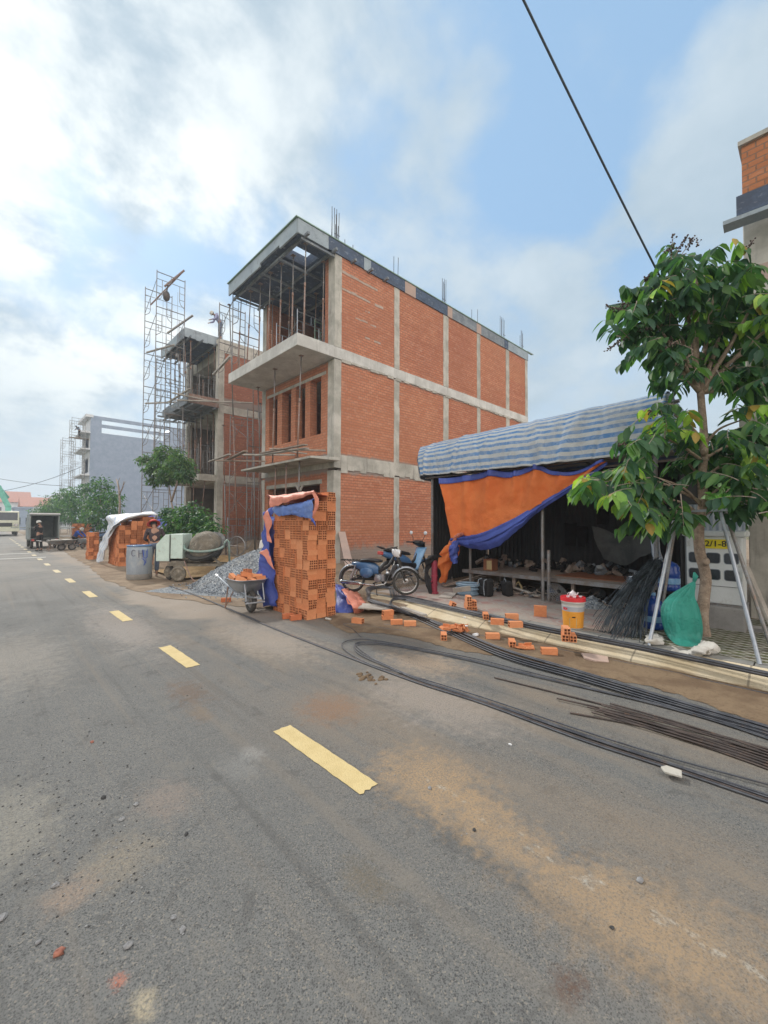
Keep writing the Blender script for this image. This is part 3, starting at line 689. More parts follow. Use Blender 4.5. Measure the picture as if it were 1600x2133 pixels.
# side wall bays between the concrete posts: brick infill with posts and belts a little proud
posts = [(8.6, 8.9), (11.53, 11.82), (14.63, 15.0), (17.27, 17.56), (20.0, 20.35), (22.12, 22.4)]
lev = [(0.1, 3.41), (3.96, 7.28), (7.72, 10.98)]
for li, (z0, z1) in enumerate([(0.1, 3.498), (3.90, 7.298), (7.702, 10.98)]):
    mb = MB()
    for (a, b), (c, d) in zip(posts, posts[1:]): mb.box(b, c, SY0 + .012, SY0 + .2, z0, z1)
    mb.build('side_wall', M['brick'], BH)
for a, b in posts:
    for z0, z1 in lev:
        # slightly wavy cast posts
        n = 6; mb = MB()
        for k in range(n):
            za, zb = z0 + (z1 - z0) * k / n, z0 + (z1 - z0) * (k + 1) / n; e = rnd.uniform(-.012, .012)
            mb.box(a + (e if a > 9 else 0), b + e, SY0 - .0, SY0 + .205, za, zb) if a > 9 else mb.box(a, b, SY0, SY0 + .38, za, zb)
        mb.build('concrete_post', M['conc'], BH)
mb = MB(); mb.box(SX, SX + .3, SY1 - .3, SY1, 0.1, 3.41); mb.box(SX, SX + .3, SY1 - .3, SY1, 3.96, 7.28); mb.box(SX, SX + .3, SY1 - .3, SY1, 7.72, 10.98)
each(mb, 'concrete_post', M['conc'], BH, bevel=.01)
# concrete tie bands in the third storey brickwork (repairs left of the second post)
mb = MB()
for i, (z, l, s) in enumerate(((10.42, 1.7, 8.92), (9.82, 2.0, 8.92), (9.42, .5, 9.9), (9.0, 1.3, 9.4), (8.42, 1.0, 9.9))):
    for k in range(9):
        if rnd.random() < (.9 if i < 2 else .62): mb.box(s + l * k / 9, s + l * (k + 1) / 9, SY0 + .006 + .002 * (k % 2), SY0 + .05, z + rnd.uniform(-.012, .012), z + (.085 if i < 2 else .05) + rnd.uniform(-.02, .02))
mb.build('mortar_patch', M['mortar_pale'], BH)
mb = MB(); mb.box(SX, BX, SY0 - .004, SY1, 3.50, 3.96); mb.build('floor_slab', M['conc'], BH, bevel=.01)
mb = MB()
for k in range(46):      # ragged board-marked belt
    xa = 8.9 + (BX - 8.9) * k / 46; mb.box(xa, xa + (BX - 8.9) / 46 + .002, SY0 - .012 - rnd.uniform(0, .012), SY0 + .05, 3.41 + rnd.uniform(-.09, .06), 3.93 + rnd.uniform(-.05, .04))
mb.build('belt', M['conc'], BH)
mb = MB(); mb.box(SX, BX, SY0 - .02, SY1, 7.30, 7.70); mb.build('floor_slab', M['conc_light'], BH, bevel=.012)
mb = MB(); mb.box(7.1, SX - .003, SY0 - .022, SY1 + .02, 7.30, 7.70); mb.build('balcony', M['conc_light'], BH, bevel=.015)
mb = MB()
for k in range(30):
    xa = 8.9 + (BX - 8.9) * k / 30; mb.box(xa, xa + (BX - 8.9) / 30 * rnd.uniform(.6, 1), SY0 - .026, SY0 + .05, 7.22 + rnd.uniform(0, .09), 7.34)
tag(mb.build('belt_drips', M['conc'], BH), None, None, None, 'stuff')
# front: second storey with four tall slots, ground storey with a wide opening
mb = MB()
wall_holes(mb, SX + .012, SX + .32, SY0 + .38, SY1 - .3, 3.96, 7.30, [(15.4, 16.1, 4.78, 6.86), (14.33, 15.03, 4.78, 6.86), (13.33, 14.01, 4.78, 6.86), (12.3, 13.0, 4.78, 6.86)])
mb.build('front_wall', M['brick'], BH)
mb = MB()
wall_holes(mb, SX + .012, SX + .25, SY0 + .38, SY1 - .3, 0.1, 3.50, [(12.33, 16.07, 0.1, 3.0)])
mb.build('front_wall', M['brick'], BH)
mb = MB(); mb.box(SX - .02, SX + .28, 12.2, 16.2, 2.99, 3.14); mb.box(SX - .006, SX + .3, 12.0, 16.25, 6.861, 6.97); each(mb, 'lintel', M['conc'], BH)
mb = MB(); mb.box(SX + .03, SX + .32, SY0 + .38, SY0 + .62, 7.70, 10.98); mb.box(SX + .03, SX + .5, SY1 - .55, SY1 - .3, 7.70, 10.98); each(mb, 'jamb_wall', M['brick'], BH)
# inside: partitions and far wall
mb = MB(); mb.box(SX + .05, BX - .02, SY1 - .22, SY1 - .01, 0.1, 10.98)
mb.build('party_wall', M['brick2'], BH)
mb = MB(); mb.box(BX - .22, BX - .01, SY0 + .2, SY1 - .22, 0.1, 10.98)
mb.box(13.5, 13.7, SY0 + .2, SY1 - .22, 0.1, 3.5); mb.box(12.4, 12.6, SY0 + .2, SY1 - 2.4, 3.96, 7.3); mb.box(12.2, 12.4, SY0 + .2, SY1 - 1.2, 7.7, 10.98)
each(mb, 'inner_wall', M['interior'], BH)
mb = MB(); mb.box(SX + .1, BX, SY0 + .05, SY1, 0.0, 0.17); mb.build('ground_slab', M['conc_dark'], BH)
# thin canopy over the ground floor
mb = MB(); mb.prism([(7.42, 3.66), (7.42, 3.73), (SX + .02, 3.80), (SX + .02, 3.69)], 'y', 11.15, 16.15); mb.build('canopy', M['conc'], BH, bevel=.006)
# roof slab still in its formwork
mb = MB(); mb.box(7.12, BX - .02, SY0 + .02, 12.2, 11.06, 11.43); mb.box(7.12, BX - .02, 13.0, SY1, 11.06, 11.43); mb.box(7.12, 7.4, 12.2, 13.0, 11.06, 11.43); mb.box(8.4, BX - .02, 12.2, 13.0, 11.06, 11.43); mb.build('roof_slab', M['form_blue'], BH)
segs = [(7.08, 8.3, 'form_steel'), (8.3, 9.9, 'form_blue'), (9.9, 10.25, 'form_steel'), (10.25, 12.1, 'form_blue'), (12.1, 12.75, 'form_pink'), (12.75, 13.1, 'form_blue'), (13.1, 14.9, 'form_blue'), (14.9, 15.25, 'form_pink'), (15.25, 17.2, 'form_grey'), (17.2, 17.6, 'form_pink'), (17.6, 19.8, 'form_grey'), (19.8, 20.2, 'form_blue'), (20.2, 22.42, 'form_steel')]
for a, b, mt in segs:
    MB().box(a + .003, b - .003, SY0 - .03 - rnd.uniform(0, .006), SY0 + .018, 10.96 + rnd.uniform(-.015, .01), 11.42).build('fascia_board', M[mt], BH)
y = SY0 - .03
for i, (a, b) in enumerate(((11.5, 12.6), (12.6, 14.0), (14.0, 15.2), (15.2, 16.72))):
    MB().box(7.06 - rnd.uniform(0, .008), 7.115, a + .003, b - .003, 10.95 + (0.12 if i in (1,) else 0), 11.42).build('fascia_board', M['form_steel'], BH)
mb = MB(); mb.box(7.0, BX + .5, SY0 - .06, SY0 + .02, 11.43, 11.465); mb.box(7.0, 7.1, SY0 + .02, SY1 + .05, 11.43, 11.465); mb.build('edge_strip', M['edge_green'], BH)
mb = MB()
for k in range(26):
    yy = SY0 + .1 + (SY1 - SY0 - .2) * k / 26; mb.box(7.15 + rnd.uniform(0, .08), 12.2, yy, yy + .185, 11.01, 11.055) if not (12.0 < yy < 13.0) else mb.box(8.42, 12.2, yy, yy + .185, 11.01, 11.055)
mb.build('soffit_board', M['form_blue'], BH)
mb = MB()
for xx in (7.32, 8.45, 9.3, 10.1, 10.9): mb.box(xx, xx + .08, SY0 - .25, SY1 + .25, 10.92, 11.005)
for yy in (SY0 + .02, 13.0, 14.2, 15.4, 16.5): mb.box(7.25, 12.1, yy, yy + .06, 10.84, 10.918)
each(mb, 'joist', M['form_grey'], BH)
for i, (x, n, h) in enumerate(((8.75, 6, 1.35), (9.6, 2, .35), (9.2, 2, .4), (11.7, 2, .95), (14.8, 5, 1.25), (17.35, 2, .8), (20.0, 5, 1.35), (22.0, 4, 1.35))): starter_bars(BH, x, SY0 + .2, 11.43, n, h, i)
starter_bars(BH, 8.75, SY0 + .25, 11.43, 3, .85, 22, .1)

g3 = 'props under the roof overhang of the near brick house'
tops = [(7.55, 11.72), (7.58, 12.55), (7.52, 13.25), (7.5, 14.02), (7.58, 14.95), (7.55, 15.72), (7.56, 16.62)]
for i, (x, y) in enumerate(tops):
    prop(f'brown prop along the outer edge of the top balcony, {ORD[i]} from the near corner', (x - .1, y + rnd.uniform(-.12, .12), 7.70), (x, y, 10.92), g3, rust=True)
ins = [(8.45, 12.0), (8.4, 13.1), (8.45, 14.3), (8.4, 15.5), (9.3, 12.5), (9.4, 13.9), (9.3, 15.3), (8.35, 16.9), (10.3, 13.0), (10.4, 14.9)]
for i, (x, y) in enumerate(ins):
    prop(f'grey prop inside the open top storey of the near house, {ORD[i]} in from the corner', (x, y, 7.70), (x + rnd.uniform(-.1, .1), y, 10.84), 'props inside the open top storey', rust=(i % 3 == 0)) if y < 16.7 else None
g2f = 'props under the white balcony'
for i, (x, y, zb, rx) in enumerate(((7.68, 12.15, 3.80, .12), (7.66, 13.9, 3.79, .06), (8.2, 16.3, .17, -.3))):
    prop(['dark prop under the white balcony nearest the house corner', 'dark prop under the middle of the white balcony', 'tall rusty prop from the ground to the far end of the white balcony'][i], (x - rx if i == 2 else x - rx, y, zb if i < 2 else .16), (x, y, 7.30), g2f, r=.03)
for i, y in enumerate((12.1, 12.95, 13.7)):
    prop(f'prop under the thin canopy, {ORD[i]} from the house corner', (7.55, y, .15), (7.62, y, 3.67 + .05 * 0), 'props under the thin canopy', rust=(i == 0), r=.036)
def beam(name, lab, cat, a, b, w_, h, mat, group=None, roll=0):
    a = Vector(a); b = Vector(b); o = MB().bar(a, b, w_, h, 0, roll).build(name, M[mat], None, loc=tuple(a), bevel=min(w_, h) * .12); return tag(o, lab, cat, group)
gp_ = 'planks resting over the thin canopy'
pl = [((7.15, 11.0, 4.02), (7.2, 14.0, 4.12), .14, .04), ((7.45, 11.4, 4.00), (7.5, 15.1, 4.18), .18, .035), ((7.0, 12.8, 4.10), (8.4, 11.7, 4.07), .13, .05), ((7.1, 15.3, 4.2), (8.55, 13.9, 4.2), .12, .05), ((6.7, 14.2, 4.16), (7.3, 17.2, 4.22), .16, .04),
      ((7.2, 13.4, 4.2), (8.5, 13.0, 4.13), .1, .04), ((6.7, 16.9, 4.10), (8.4, 15.9, 4.14), .12, .05), ((6.9, 16.0, 4.28), (6.95, 18.2, 4.22), .12, .05)]
for i, (a, b, w_, h) in enumerate(pl):
    beam('plank', f'grey timber plank laid loosely over the thin canopy, {ORD[i]} from the house corner', 'plank', a, b, w_, h, 'wood_pale' if i % 2 else 'wood', gp_)
beam('plank', 'long pale timber tied across the props left of the top balcony', 'plank', (7.0, 16.3, 8.3), (7.6, 19.6, 8.55), .09, .09, 'wood_pale')
beam('plank', 'pinkish board leaning on the brick side wall beside the tall brick stack', 'plank', gp(728, 1192, .2) + Vector((.2, .2, 0)), yp(712, 1108, SY0 - .04), .24, .035, 'form_pink')
beam('steel_rail', 'thin rod sticking out past the far end of the roof edge', 'rod', (22.3, 11.46, 11.48), (23.0, 11.46, 11.48), .05, .03, 'steel_grey')

# scaffold frames: ladder-like steel frames with cross braces
def frame_mb(w_=1.2, h=1.7, r=.021):
    mb = MB(); mb.tube([(0, 0, 0), (0, 0, h)], r, 6); mb.tube([(w_, 0, 0), (w_, 0, h)], r, 6)
    mb.tube([(0, 0, h - .08), (w_, 0, h - .08)], r, 6); mb.tube([(.0, 0, h - .42), (w_, 0, h - .42)], r * .7, 5)
    for s, e in ((0, 1), (w_, -1)):
        mb.tube([(s + .25 * e, 0, h - .42), (s + .25 * e, 0, .55), (s + .19 * e, 0, .38), (s, 0, .22)], r * .7, 5)
        for z in (.62, .95): mb.tube([(s, 0, z), (s + .25 * e, 0, z)], r * .6, 5)
    mb.tube([(w_ * .5, 0, h - .42), (w_ * .5, 0, h - .08)], r * .6, 5)
    return mb
FR = {}
def scaffold(name, lab, x0, y0, z0, levels, depth=1.9, w_=1.2, h=1.7, rot=0, mat='steel_grey', brace=True, group=None, rows=2):
    t = thing(name, lab, 'scaffold', (x0, y0, z0), rot, group)
    key = (w_, h, mat)
    if key not in FR: FR[key] = None
    for L in range(levels):
        for k in range(rows):
            if FR[key] is None:
                o = frame_mb(w_, h).build('scaffold_frame', M[mat], t, local=True); FR[key] = o.data
            else:
                o = bpy.data.objects.new('scaffold_frame', FR[key]); COL.objects.link(o); o.parent = t
            o.location = (0, -k * depth, L * h)
        if brace:
            mb = MB()
            for k in range(rows - 1):
                for s in (0, w_):
                    a, b = -k * depth, -(k + 1) * depth
                    if L % 2 == 0 or s == 0: mb.tube([(s, a, L * h + .3), (s, b, L * h + h - .45)], .012, 5)
                    if L % 2 == 1 or s == w_: mb.tube([(s, b, L * h + .3), (s, a, L * h + h - .45)], .012, 5)
            each(mb, 'cross_brace', M[mat], t, local=True)
    return t
tw = scaffold('scaffold_tower', 'very tall thin scaffold hoist tower in front of the second brick house', 5.8, 24.2, .15, 8, 2.04, 1.3, 1.72)
mb = MB(); mb.tube([(6.35, 22.9, 13.6), (7.1, 22.3, 14.5)], .05, 6); mb.tube([(5.9, 23.6, 12.75), (7.1, 22.3, 14.5)], .035, 6); mb.build('hoist_arm', M['steel_rust'], tw)
mb = MB(); mb.ball((6.45, 22.9, 13.15), .17, 8, 0, (1, 1, 1.6)); mb.tube([(6.45, 22.9, 13.3), (6.5, 22.85, 13.75)], .03); mb.build('hoist_motor', M['steel_dark'], tw)
mb = MB(); mb.tube([(6.45, 22.9, 13.1), (6.45, 22.9, 4)], .007, 4); mb.tube([(6.3, 22.9, 13.1), (6.3, 22.9, 4)], .007, 4); mb.tube([(6.9, 22.6, 13.4), (6.9, 22.6, 10.2)], .007, 4); mb.ball((6.9, 22.6, 10.1), .07, 6, 0, (1, 1, 1.6)); mb.build('hoist_rope', M['steel_grey'], tw)

scaffold('scaffold_bay', 'scaffold bay standing inside the open top storey of the near house', 8.1, 14.6, 7.72, 1, 1.5, 1.2, 1.7, mat='galv')
scaffold('scaffold_bay', 'green scaffold bay deeper inside the top storey of the near house', 9.0, 13.3, 7.72, 1, 1.1, 1.2, 1.7, mat='edge_green')
t = thing('wooden_post', 'pale forked tree trunk post standing in the ground floor doorway of the near house', 'post', (8.2, 13.05, .15)); MB().tube([(8.2, 13.05, .15), (8.22, 13.05, 1.4), (8.18, 13.0, 2.3), (8.2, 13.0, 2.75)], [.07, .06, .055, .05], 8).tube([(8.2, 13.0, 2.7), (8.12, 13.1, 2.95)], .045, 7).tube([(8.2, 13.0, 2.7), (8.27, 12.9, 2.97)], .045, 7).build('trunk', M['wood_pale'], t, smooth=True)

# ---- second brick house
X2, Y2, Y2b, BX2 = 8.6, 21.5, 26.4, 22.0
H2 = thing('brick_house', 'second brick house behind the near one, full of scaffolding, with upper floors in formwork', 'house', (X2, Y2, 0))
l2 = [(.1, 3.67), (4.05, 7.32), (7.72, 10.5)]
mb = MB()
for z0, z1 in l2: mb.box(X2 + .32, BX2, Y2 + .012, Y2 + .2, z0, z1)
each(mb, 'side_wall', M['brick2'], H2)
mb = MB()
for z0, z1 in l2 + [(10.5, 11.2)]:
    mb.box(X2, X2 + .32, Y2, Y2 + .36, z0, z1); mb.box(X2, X2 + .32, Y2b - .3, Y2b, z0, z1)
    for xx in (12.0, 15.4, 18.8): mb.box(xx, xx + .3, Y2, Y2 + .21, z0, z1)
each(mb, 'concrete_post', M['conc'], H2, bevel=.01)
for z0, z1 in ((3.67, 4.05), (7.32, 7.72)): MB().box(X2, BX2, Y2 - .008, Y2b, z0, z1).build('floor_slab', M['conc'], H2)
MB().box(X2 + .33, BX2, Y2 - .01, Y2b, 10.5, 11.2).build('roof_slab', M['conc'], H2)
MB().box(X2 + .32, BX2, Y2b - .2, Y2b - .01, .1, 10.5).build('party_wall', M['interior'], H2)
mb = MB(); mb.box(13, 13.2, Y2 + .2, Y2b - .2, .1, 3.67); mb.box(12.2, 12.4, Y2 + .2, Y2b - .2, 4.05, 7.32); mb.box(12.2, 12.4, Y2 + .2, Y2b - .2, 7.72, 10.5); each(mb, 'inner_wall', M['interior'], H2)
MB().box(X2, BX2, Y2, Y2b, .02, .14).build('ground_slab', M['conc_dark'], H2)
MB().box(7.75, X2 - .003, Y2 + .1, 25.9, 3.72, 4.05).build('balcony', M['conc'], H2, bevel=.01)
MB().box(7.05, X2 + 1.4, Y2 + .5, 25.6, 10.98, 11.28).build('roof_formwork', M['form_blue'], H2)
for a, b in ((Y2 + .48, 22.9), (22.9, 24.2), (24.2, 25.62)): MB().box(6.99, 7.045, a, b - .01, 10.85, 11.35).build('fascia_board', M['form_steel' if a > 22 else 'form_grey'], H2)
for a, b in ((7.05, 7.6), (7.6, 8.2), (8.2, 8.9)): MB().box(a, b - .01, Y2 + .44, Y2 + .49, 10.95 + rnd.uniform(-.03, .03), 11.42).build('fascia_board', M['form_steel'], H2)
mb = MB()
for xx in (7.2, 7.8, 8.5, 9.2): mb.box(xx, xx + .07, Y2 + .1, 26.1, 10.86, 10.94)
each(mb, 'joist', M['form_grey'], H2)
MB().box(7.1, X2 - .01, Y2 - .1, 25.4, 7.50, 7.68).build('balcony_formwork', M['form_grey'], H2)
MB().box(7.04, 7.09, Y2 - .1, 25.4, 7.46, 7.85).build('fascia_board', M['form_grey'], H2)
MB().box(7.1, X2 - .02, Y2 - .16, Y2 - .11, 7.5, 7.95).build('fascia_board', M['steel_rust'], H2)
mb = MB()
for xx in (7.2, 7.7, 8.3): mb.box(xx, xx + .07, Y2 - .3, 25.9, 7.38, 7.46)
for yy in (22.2, 23.4, 24.6): mb.box(6.6, 8.6, yy, yy + .06, 7.29, 7.37)
each(mb, 'joist', M['form_grey'], H2)
starter_bars(H2, 8.76, Y2 + .15, 11.2, 4, 1.3, 50, .2)
starter_bars(H2, 13.5, Y2 + .15, 11.2, 4, .8, 51, .2)
r2 = random.Random(3)
for fl, (zb, zt, nm) in enumerate(((4.05, 7.38, 'middle storey'), (7.72, 10.86, 'top storey'))):
    i = 0
    for x in (7.95, 8.6, 9.4):
        for y in (22.1, 22.9, 23.7, 24.5, 25.3):
            if fl == 1 and x < 8: x_ = 7.4
            else: x_ = x
            if i >= 14: break
            tilt = r2.uniform(-.35, .35) if r2.random() < .3 else r2.uniform(-.06, .06)
            prop(f'prop in the {nm} of the second house, {ORD[i]} from its near front corner', (x_ + .05, y + tilt, zb), (x_, y, zt), f'props in the {nm} of the second brick house', rust=r2.random() < .45, r=.03); i += 1
prop('leaning prop under the low balcony of the second house', (8.1, 22.6, .15), (8.1, 21.8, 3.72), 'props under the low balcony', rust=False)
prop('upright prop under the low balcony of the second house', (8.0, 23.1, .15), (8.0, 23.1, 3.72), 'props under the low balcony', rust=False)
for i, (x, y, z) in enumerate(((8.0, 22.7, 4.05), (8.0, 22.7, 7.73), (9.3, 22.9, 7.73), (9.3, 22.9, 4.05))):
    scaffold('scaffold_bay', ['low scaffold bay on the concrete balcony of the second house', 'scaffold bay in the open top storey of the second house, at the front', 'scaffold bay deep inside the top storey of the second house', 'scaffold bay deep inside the middle storey of the second house'][i], x, y + 1.4, z, 1, 1.6, 1.1, 1.7, brace=True)
scaffold('scaffold_bay', 'double scaffold bay leaning out in front of the middle floors of the second house', 6.75, 25.6, 4.0, 4, 1.7, 1.2, 1.7)
for i, (a, b) in enumerate((((6.3, 21.2, 7.75), (8.9, 20.9, 7.62)), ((6.9, 20.6, 7.95), (7.0, 24.2, 8.05)), ((6.6, 21.6, 7.55), (9.6, 19.6, 7.6)), (tuple(xp(349, 694, 6.8)), tuple(xp(402, 657, 7.6))), ((6.0, 24.7, 7.9), (8.3, 22.8, 8.1)), ((6.2, 25.4, 10.9), (7.3, 22.6, 10.95)))):
    beam('plank', ['timber jutting out at the middle floor of the second house, lowest one', 'board along the front edge of the middle floor of the second house', 'long timber running from the second house towards the gap', 'timber sloping up past the roof edge of the second house', 'board laid on the scaffold at the middle floor', 'board laid on the scaffold just below the roof of the second house'][i], 'plank', a, b, .1, .06, 'wood_pale', 'timbers on the second house')

# scaffolding in the gap between the two houses
gap = [(9.0, 18.6, .15, 5), (9.3, 20.6, .15, 1), (7.3, 18.3, .15, 2)]
tg = scaffold('scaffold_tower', 'scaffold tower in the gap between the two brick houses', 8.75, 20.3, .15, 4, 1.9, 1.2, 1.7, mat='steel_grey')
scaffold('scaffold_bay', 'single bright scaffold frame standing low in the gap between the houses', 9.1, 21.3, .15, 1, 1.2, 1.2, 1.7, mat='galv', rows=1)
scaffold('scaffold_bay', 'scaffold frames beside the far end of the top balcony', 7.35, 18.35, 8.0, 2, 1.4, 1.2, 1.7, mat='steel_grey')
for i, (x, y, x2, y2, z2) in enumerate(((8.0, 17.6, 7.35, 17.3, 10.9), (8.6, 17.2, 8.3, 17.0, 8.4), (9.2, 17.9, 9.2, 17.7, 10.95), (7.9, 18.6, 7.7, 18.6, 6.0), (9.9, 19.5, 9.9, 19.4, 7.6), (10.3, 17.4, 10.2, 17.4, 9.6))):
    prop(f'tall thin pole standing in the gap between the brick houses, {ORD[i]} from the near house', (x, y, .15), (x2, y2, z2), 'poles in the gap between the brick houses', rust=i % 2 == 0, r=.032)

# ---- third building: tall blue-grey plastered slab, front face seen edge-on
X3, Y3, Y3b = 8.85, 60.0, 66.0
H3 = thing('plastered_building', 'tall blue-grey plastered building with slotted roof wall, beyond the two brick houses', 'building', (X3, Y3, 0))
mb = MB()
mb.box(X3, 27, Y3, Y3 + .25, 0, 12.35); mb.box(X3, 9.95, Y3, Y3 + .25, 12.35, 14.35); mb.box(9.95, 17.7, Y3, Y3 + .25, 13.05, 13.42); mb.box(9.95, 27, Y3, Y3 + .25, 13.95, 14.35); mb.box(17.7, 27, Y3, Y3 + .25, 12.35, 13.95)
mb.build('side_wall', M['plaster'], H3)
mb = MB(); wall_holes(mb, X3, X3 + .25, Y3 + .25, Y3b, 0, 14.35, [(61.2, 65, .6, 3.0), (61.2, 65, 4.4, 6.3), (61.2, 65, 7.6, 9.4), (61.2, 65, 10.6, 12.3)]); mb.build('front_wall', M['plaster_white'], H3)
mb = MB(); mb.box(X3 + .25, 27, Y3b - .25, Y3b, 0, 12.3); mb.build('party_wall', M['plaster'], H3)
for z in (3.5, 7.1, 10.2, 12.2): MB().box(X3 - .9, 27, Y3 + .01, Y3b - .26, z, z + .16).build('floor_slab', M['plaster_white'], H3)
MB().box(X3 - .5, X3 + .25, Y3 - .05, Y3b, 14.1, 14.42).build('cornice', M['plaster_white'], H3)
t = thing('water_tank', 'round pale water tank behind the slotted roof wall', 'water tank', (18.2, 62, 12.3)); MB().lathe([(0.01, 0), (.8, 0), (.8, 1.5), (.3, 1.8), (.01, 1.8)], 16, 0, Matrix.Translation((18.2, 62, 12.36))).build('tank', M['galv'], t)
MB().box(17.6, 18.8, 61.4, 62.6, 12.36 - .06, 12.36).build('base', M['steel_grey'], t)
scaffold('scaffold_tower', 'scaffold tower against the front of the blue-grey building, nearest its corner', 7.0, 61.5, .15, 8, 1.8, 1.3, 1.7)
scaffold('scaffold_tower', 'scaffold tower against the front of the blue-grey building, farther from its corner', 6.7, 66.5, .15, 7, 1.9, 1.3, 1.7, mat='steel_grey')

# right-hand house, only its near edge in view
RY = xp(1548, 500, 8.6).y
HR = thing('brick_house', 'edge of an unfinished brick and concrete house at the far right behind the street tree', 'house', (8.6, RY, 0))
MB().box(8.6, 9.0, RY - .4, RY, .1, 6.62).build('concrete_post', M['conc'], HR, bevel=.015)
MB().box(8.6, 9.0, -5, RY, 6.62, 7.62).build('parapet_wall', M['brick3'], HR)
MB().box(8.55, 9.05, -5, RY + .04, 7.62, 7.69).build('coping', M['conc'], HR)
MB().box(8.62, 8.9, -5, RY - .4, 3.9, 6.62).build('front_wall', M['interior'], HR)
mb = MB(); mb.box(8.61, 8.99, -5, RY - .402, 6.3, 6.60); mb.box(8.5, 14, -5, RY + .08, 2.95, 3.25); mb.build('floor_slab', M['conc'], HR)
MB().box(8.35, 8.62, -5, RY + .12, 2.80, 2.94).build('edge_board', M['steel_rust'], HR)
MB().box(8.66, 8.95, -5, RY - .4, .1, 2.9).build('front_wall', M['conc_dark'], HR)
MB().bar(xp(1534, 432, 8.3), (8.5, -3, xp(1534, 432, 8.3).z), .05, .30).build('fascia_board', M['form_blue'], HR)
MB().bar(xp(1507, 474, 8.25), (8.5, -3, xp(1507, 474, 8.25).z), .24, .06).build('fascia_board', M['form_steel'], HR)
MB().box(8.58, 8.7, -1, RY - .02, 5.35, 5.62).build('formwork_board', M['form_pink'], HR)
# distant buildings at the end of the street
def far_house(lab, x0, x1, y0, y1, h, roofmat, wallmat, roof=1.6, fl=3):
    t = thing('distant_building', lab, 'building', ((x0 + x1) / 2, y0, 0))
    MB().box(x0, x1, y0, y1, 0, h).build('wall', M[wallmat], t)
    if roof: MB().prism([(y0 - .6, h), (y1 + .6, h), (y1 * .5 + y0 * .5, h + roof)], 'x', x0 - .6, x1 + .6).build('roof', M[roofmat], t)
    else: MB().box(x0 - .2, x1 + .2, y0 - .2, y1 + .2, h, h + .3).build('parapet', M[wallmat], t)
    mb = MB(); n = max(2, int((x1 - x0) / 3))
    for k in range(n):
        for z in range(int(h // 3)):
            xa = x0 + (x1 - x0) * (k + .3) / n; mb.box(xa, xa + (x1 - x0) / n * .4, y0 - .06, y0 - .01, 1 + z * 3, 2.4 + z * 3)
    each(mb, 'window', M['dark_glass'], t)
    return t
M['roof_red'] = pm('red_roof_tiles', (0.42, 0.17, 0.115), (0.33, 0.13, 0.09), 2, 0.8)
M['dark_glass'] = pm('dark_window', (0.05, 0.06, 0.075), (0.03, 0.035, 0.04), 2, 0.2, 0)
def at_far(px, y): d = ray(px, 1080); return d.x / d.y * y
far_house('low distant building with a long red roof at the end of the street', at_far(-30, 150), at_far(60, 150), 150, 162, 6.8, 'roof_red', 'plaster_white', 3.2)
far_house('red roofed building half hidden by the far trees at the end of the street', at_far(48, 135), at_far(125, 135), 135, 146, 5.3, 'roof_red', 'plaster_white', 2.6)
far_house('small flat white building left of the far scaffold towers', at_far(120, 105), at_far(150, 105), 105, 118, 7.0, 'roof_red', 'plaster_white', 0)
far_house('pale low house between the crane lorry and the far trees', at_far(30, 110), at_far(66, 110), 110, 120, 4.2, 'roof_red', 'plaster', 0)
far_house('cream building far behind the open van', at_far(80, 95), at_far(118, 95), 95, 103, 3.9, 'roof_red', 'plaster_white', 0)

# ------------------------------------------------------------------ hollow clay bricks
BL, BS = 0.185, 0.080
def brick_geo(holes=True):
    mb = MB(); h = BS / 2
    xs = [-h, -.0325, -.0045, .0045, .0325, h]
    for end, y in ((-1, -BL / 2), (1, BL / 2)):
        for i in range(5):
            for j in range(5):
                x0, x1, z0, z1 = xs[i], xs[i + 1], xs[j] + h, xs[j + 1] + h
                q = [(x0, y, z0), (x1, y, z0), (x1, y, z1), (x0, y, z1)]
                if i in (1, 3) and j in (1, 3):
                    d = y - end * .045; q2 = [(a, d, c) for a, _, c in q]
                    fs = [(0, 1, 5, 4), (1, 2, 6, 5), (2, 3, 7, 6), (3, 0, 4, 7), (4, 5, 6, 7)]
                    if end > 0: fs = [f[::-1] for f in fs]
                    mb.add(q + q2, fs, 1)
                else: mb.add(q, [(0, 1, 2, 3) if end < 0 else (3, 2, 1, 0)], 0)
    # long sides with shallow comb grooves
    def side(pa, pb, n=8):
        (xa, za), (xb, zb) = pa, pb; nx, nz = (zb - za), -(xb - xa); L = math.hypot(nx, nz); nx, nz = nx / L, nz / L
        ts = [k / n for k in range(n + 1)]
        prof = []
        for k, t_ in enumerate(ts):
            o = -.0014 if 0 < k < n and k % 2 == 1 else 0
            prof.append((xa + (xb - xa) * t_ + nx * o, za + (zb - za) * t_ + nz * o))
        vs = [(x, -BL / 2, z) for x, z in prof] + [(x, BL / 2, z) for x, z in prof]; m_ = len(prof)
        mb.add(vs, [(k, k + 1, m_ + k + 1, m_ + k) for k in range(m_ - 1)], 0)
    side((-h, 0), (h, 0)); side((h, 0), (h, BS)); side((h, BS), (-h, BS)); side((-h, BS), (-h, 0))
    return mb
BG = brick_geo()
BMESH = {}
BCNT = [0]
def brick_at(p, rz=0, tilt=(0, 0), lab=None, group=None, tone='hollow'):
    """p: centre of the underside; a brick is laid along local y"""
    if tone not in BMESH:
        o = BG.build('hollow_brick', [M[tone], M['hollow_in']]); BMESH[tone] = o.data
    else: o = bpy.data.objects.new('hollow_brick', BMESH[tone]); COL.objects.link(o)
    o.location = p; o.rotation_euler = (tilt[0], tilt[1], rz); BCNT[0] += 1
    return tag(o, lab, 'brick', group)
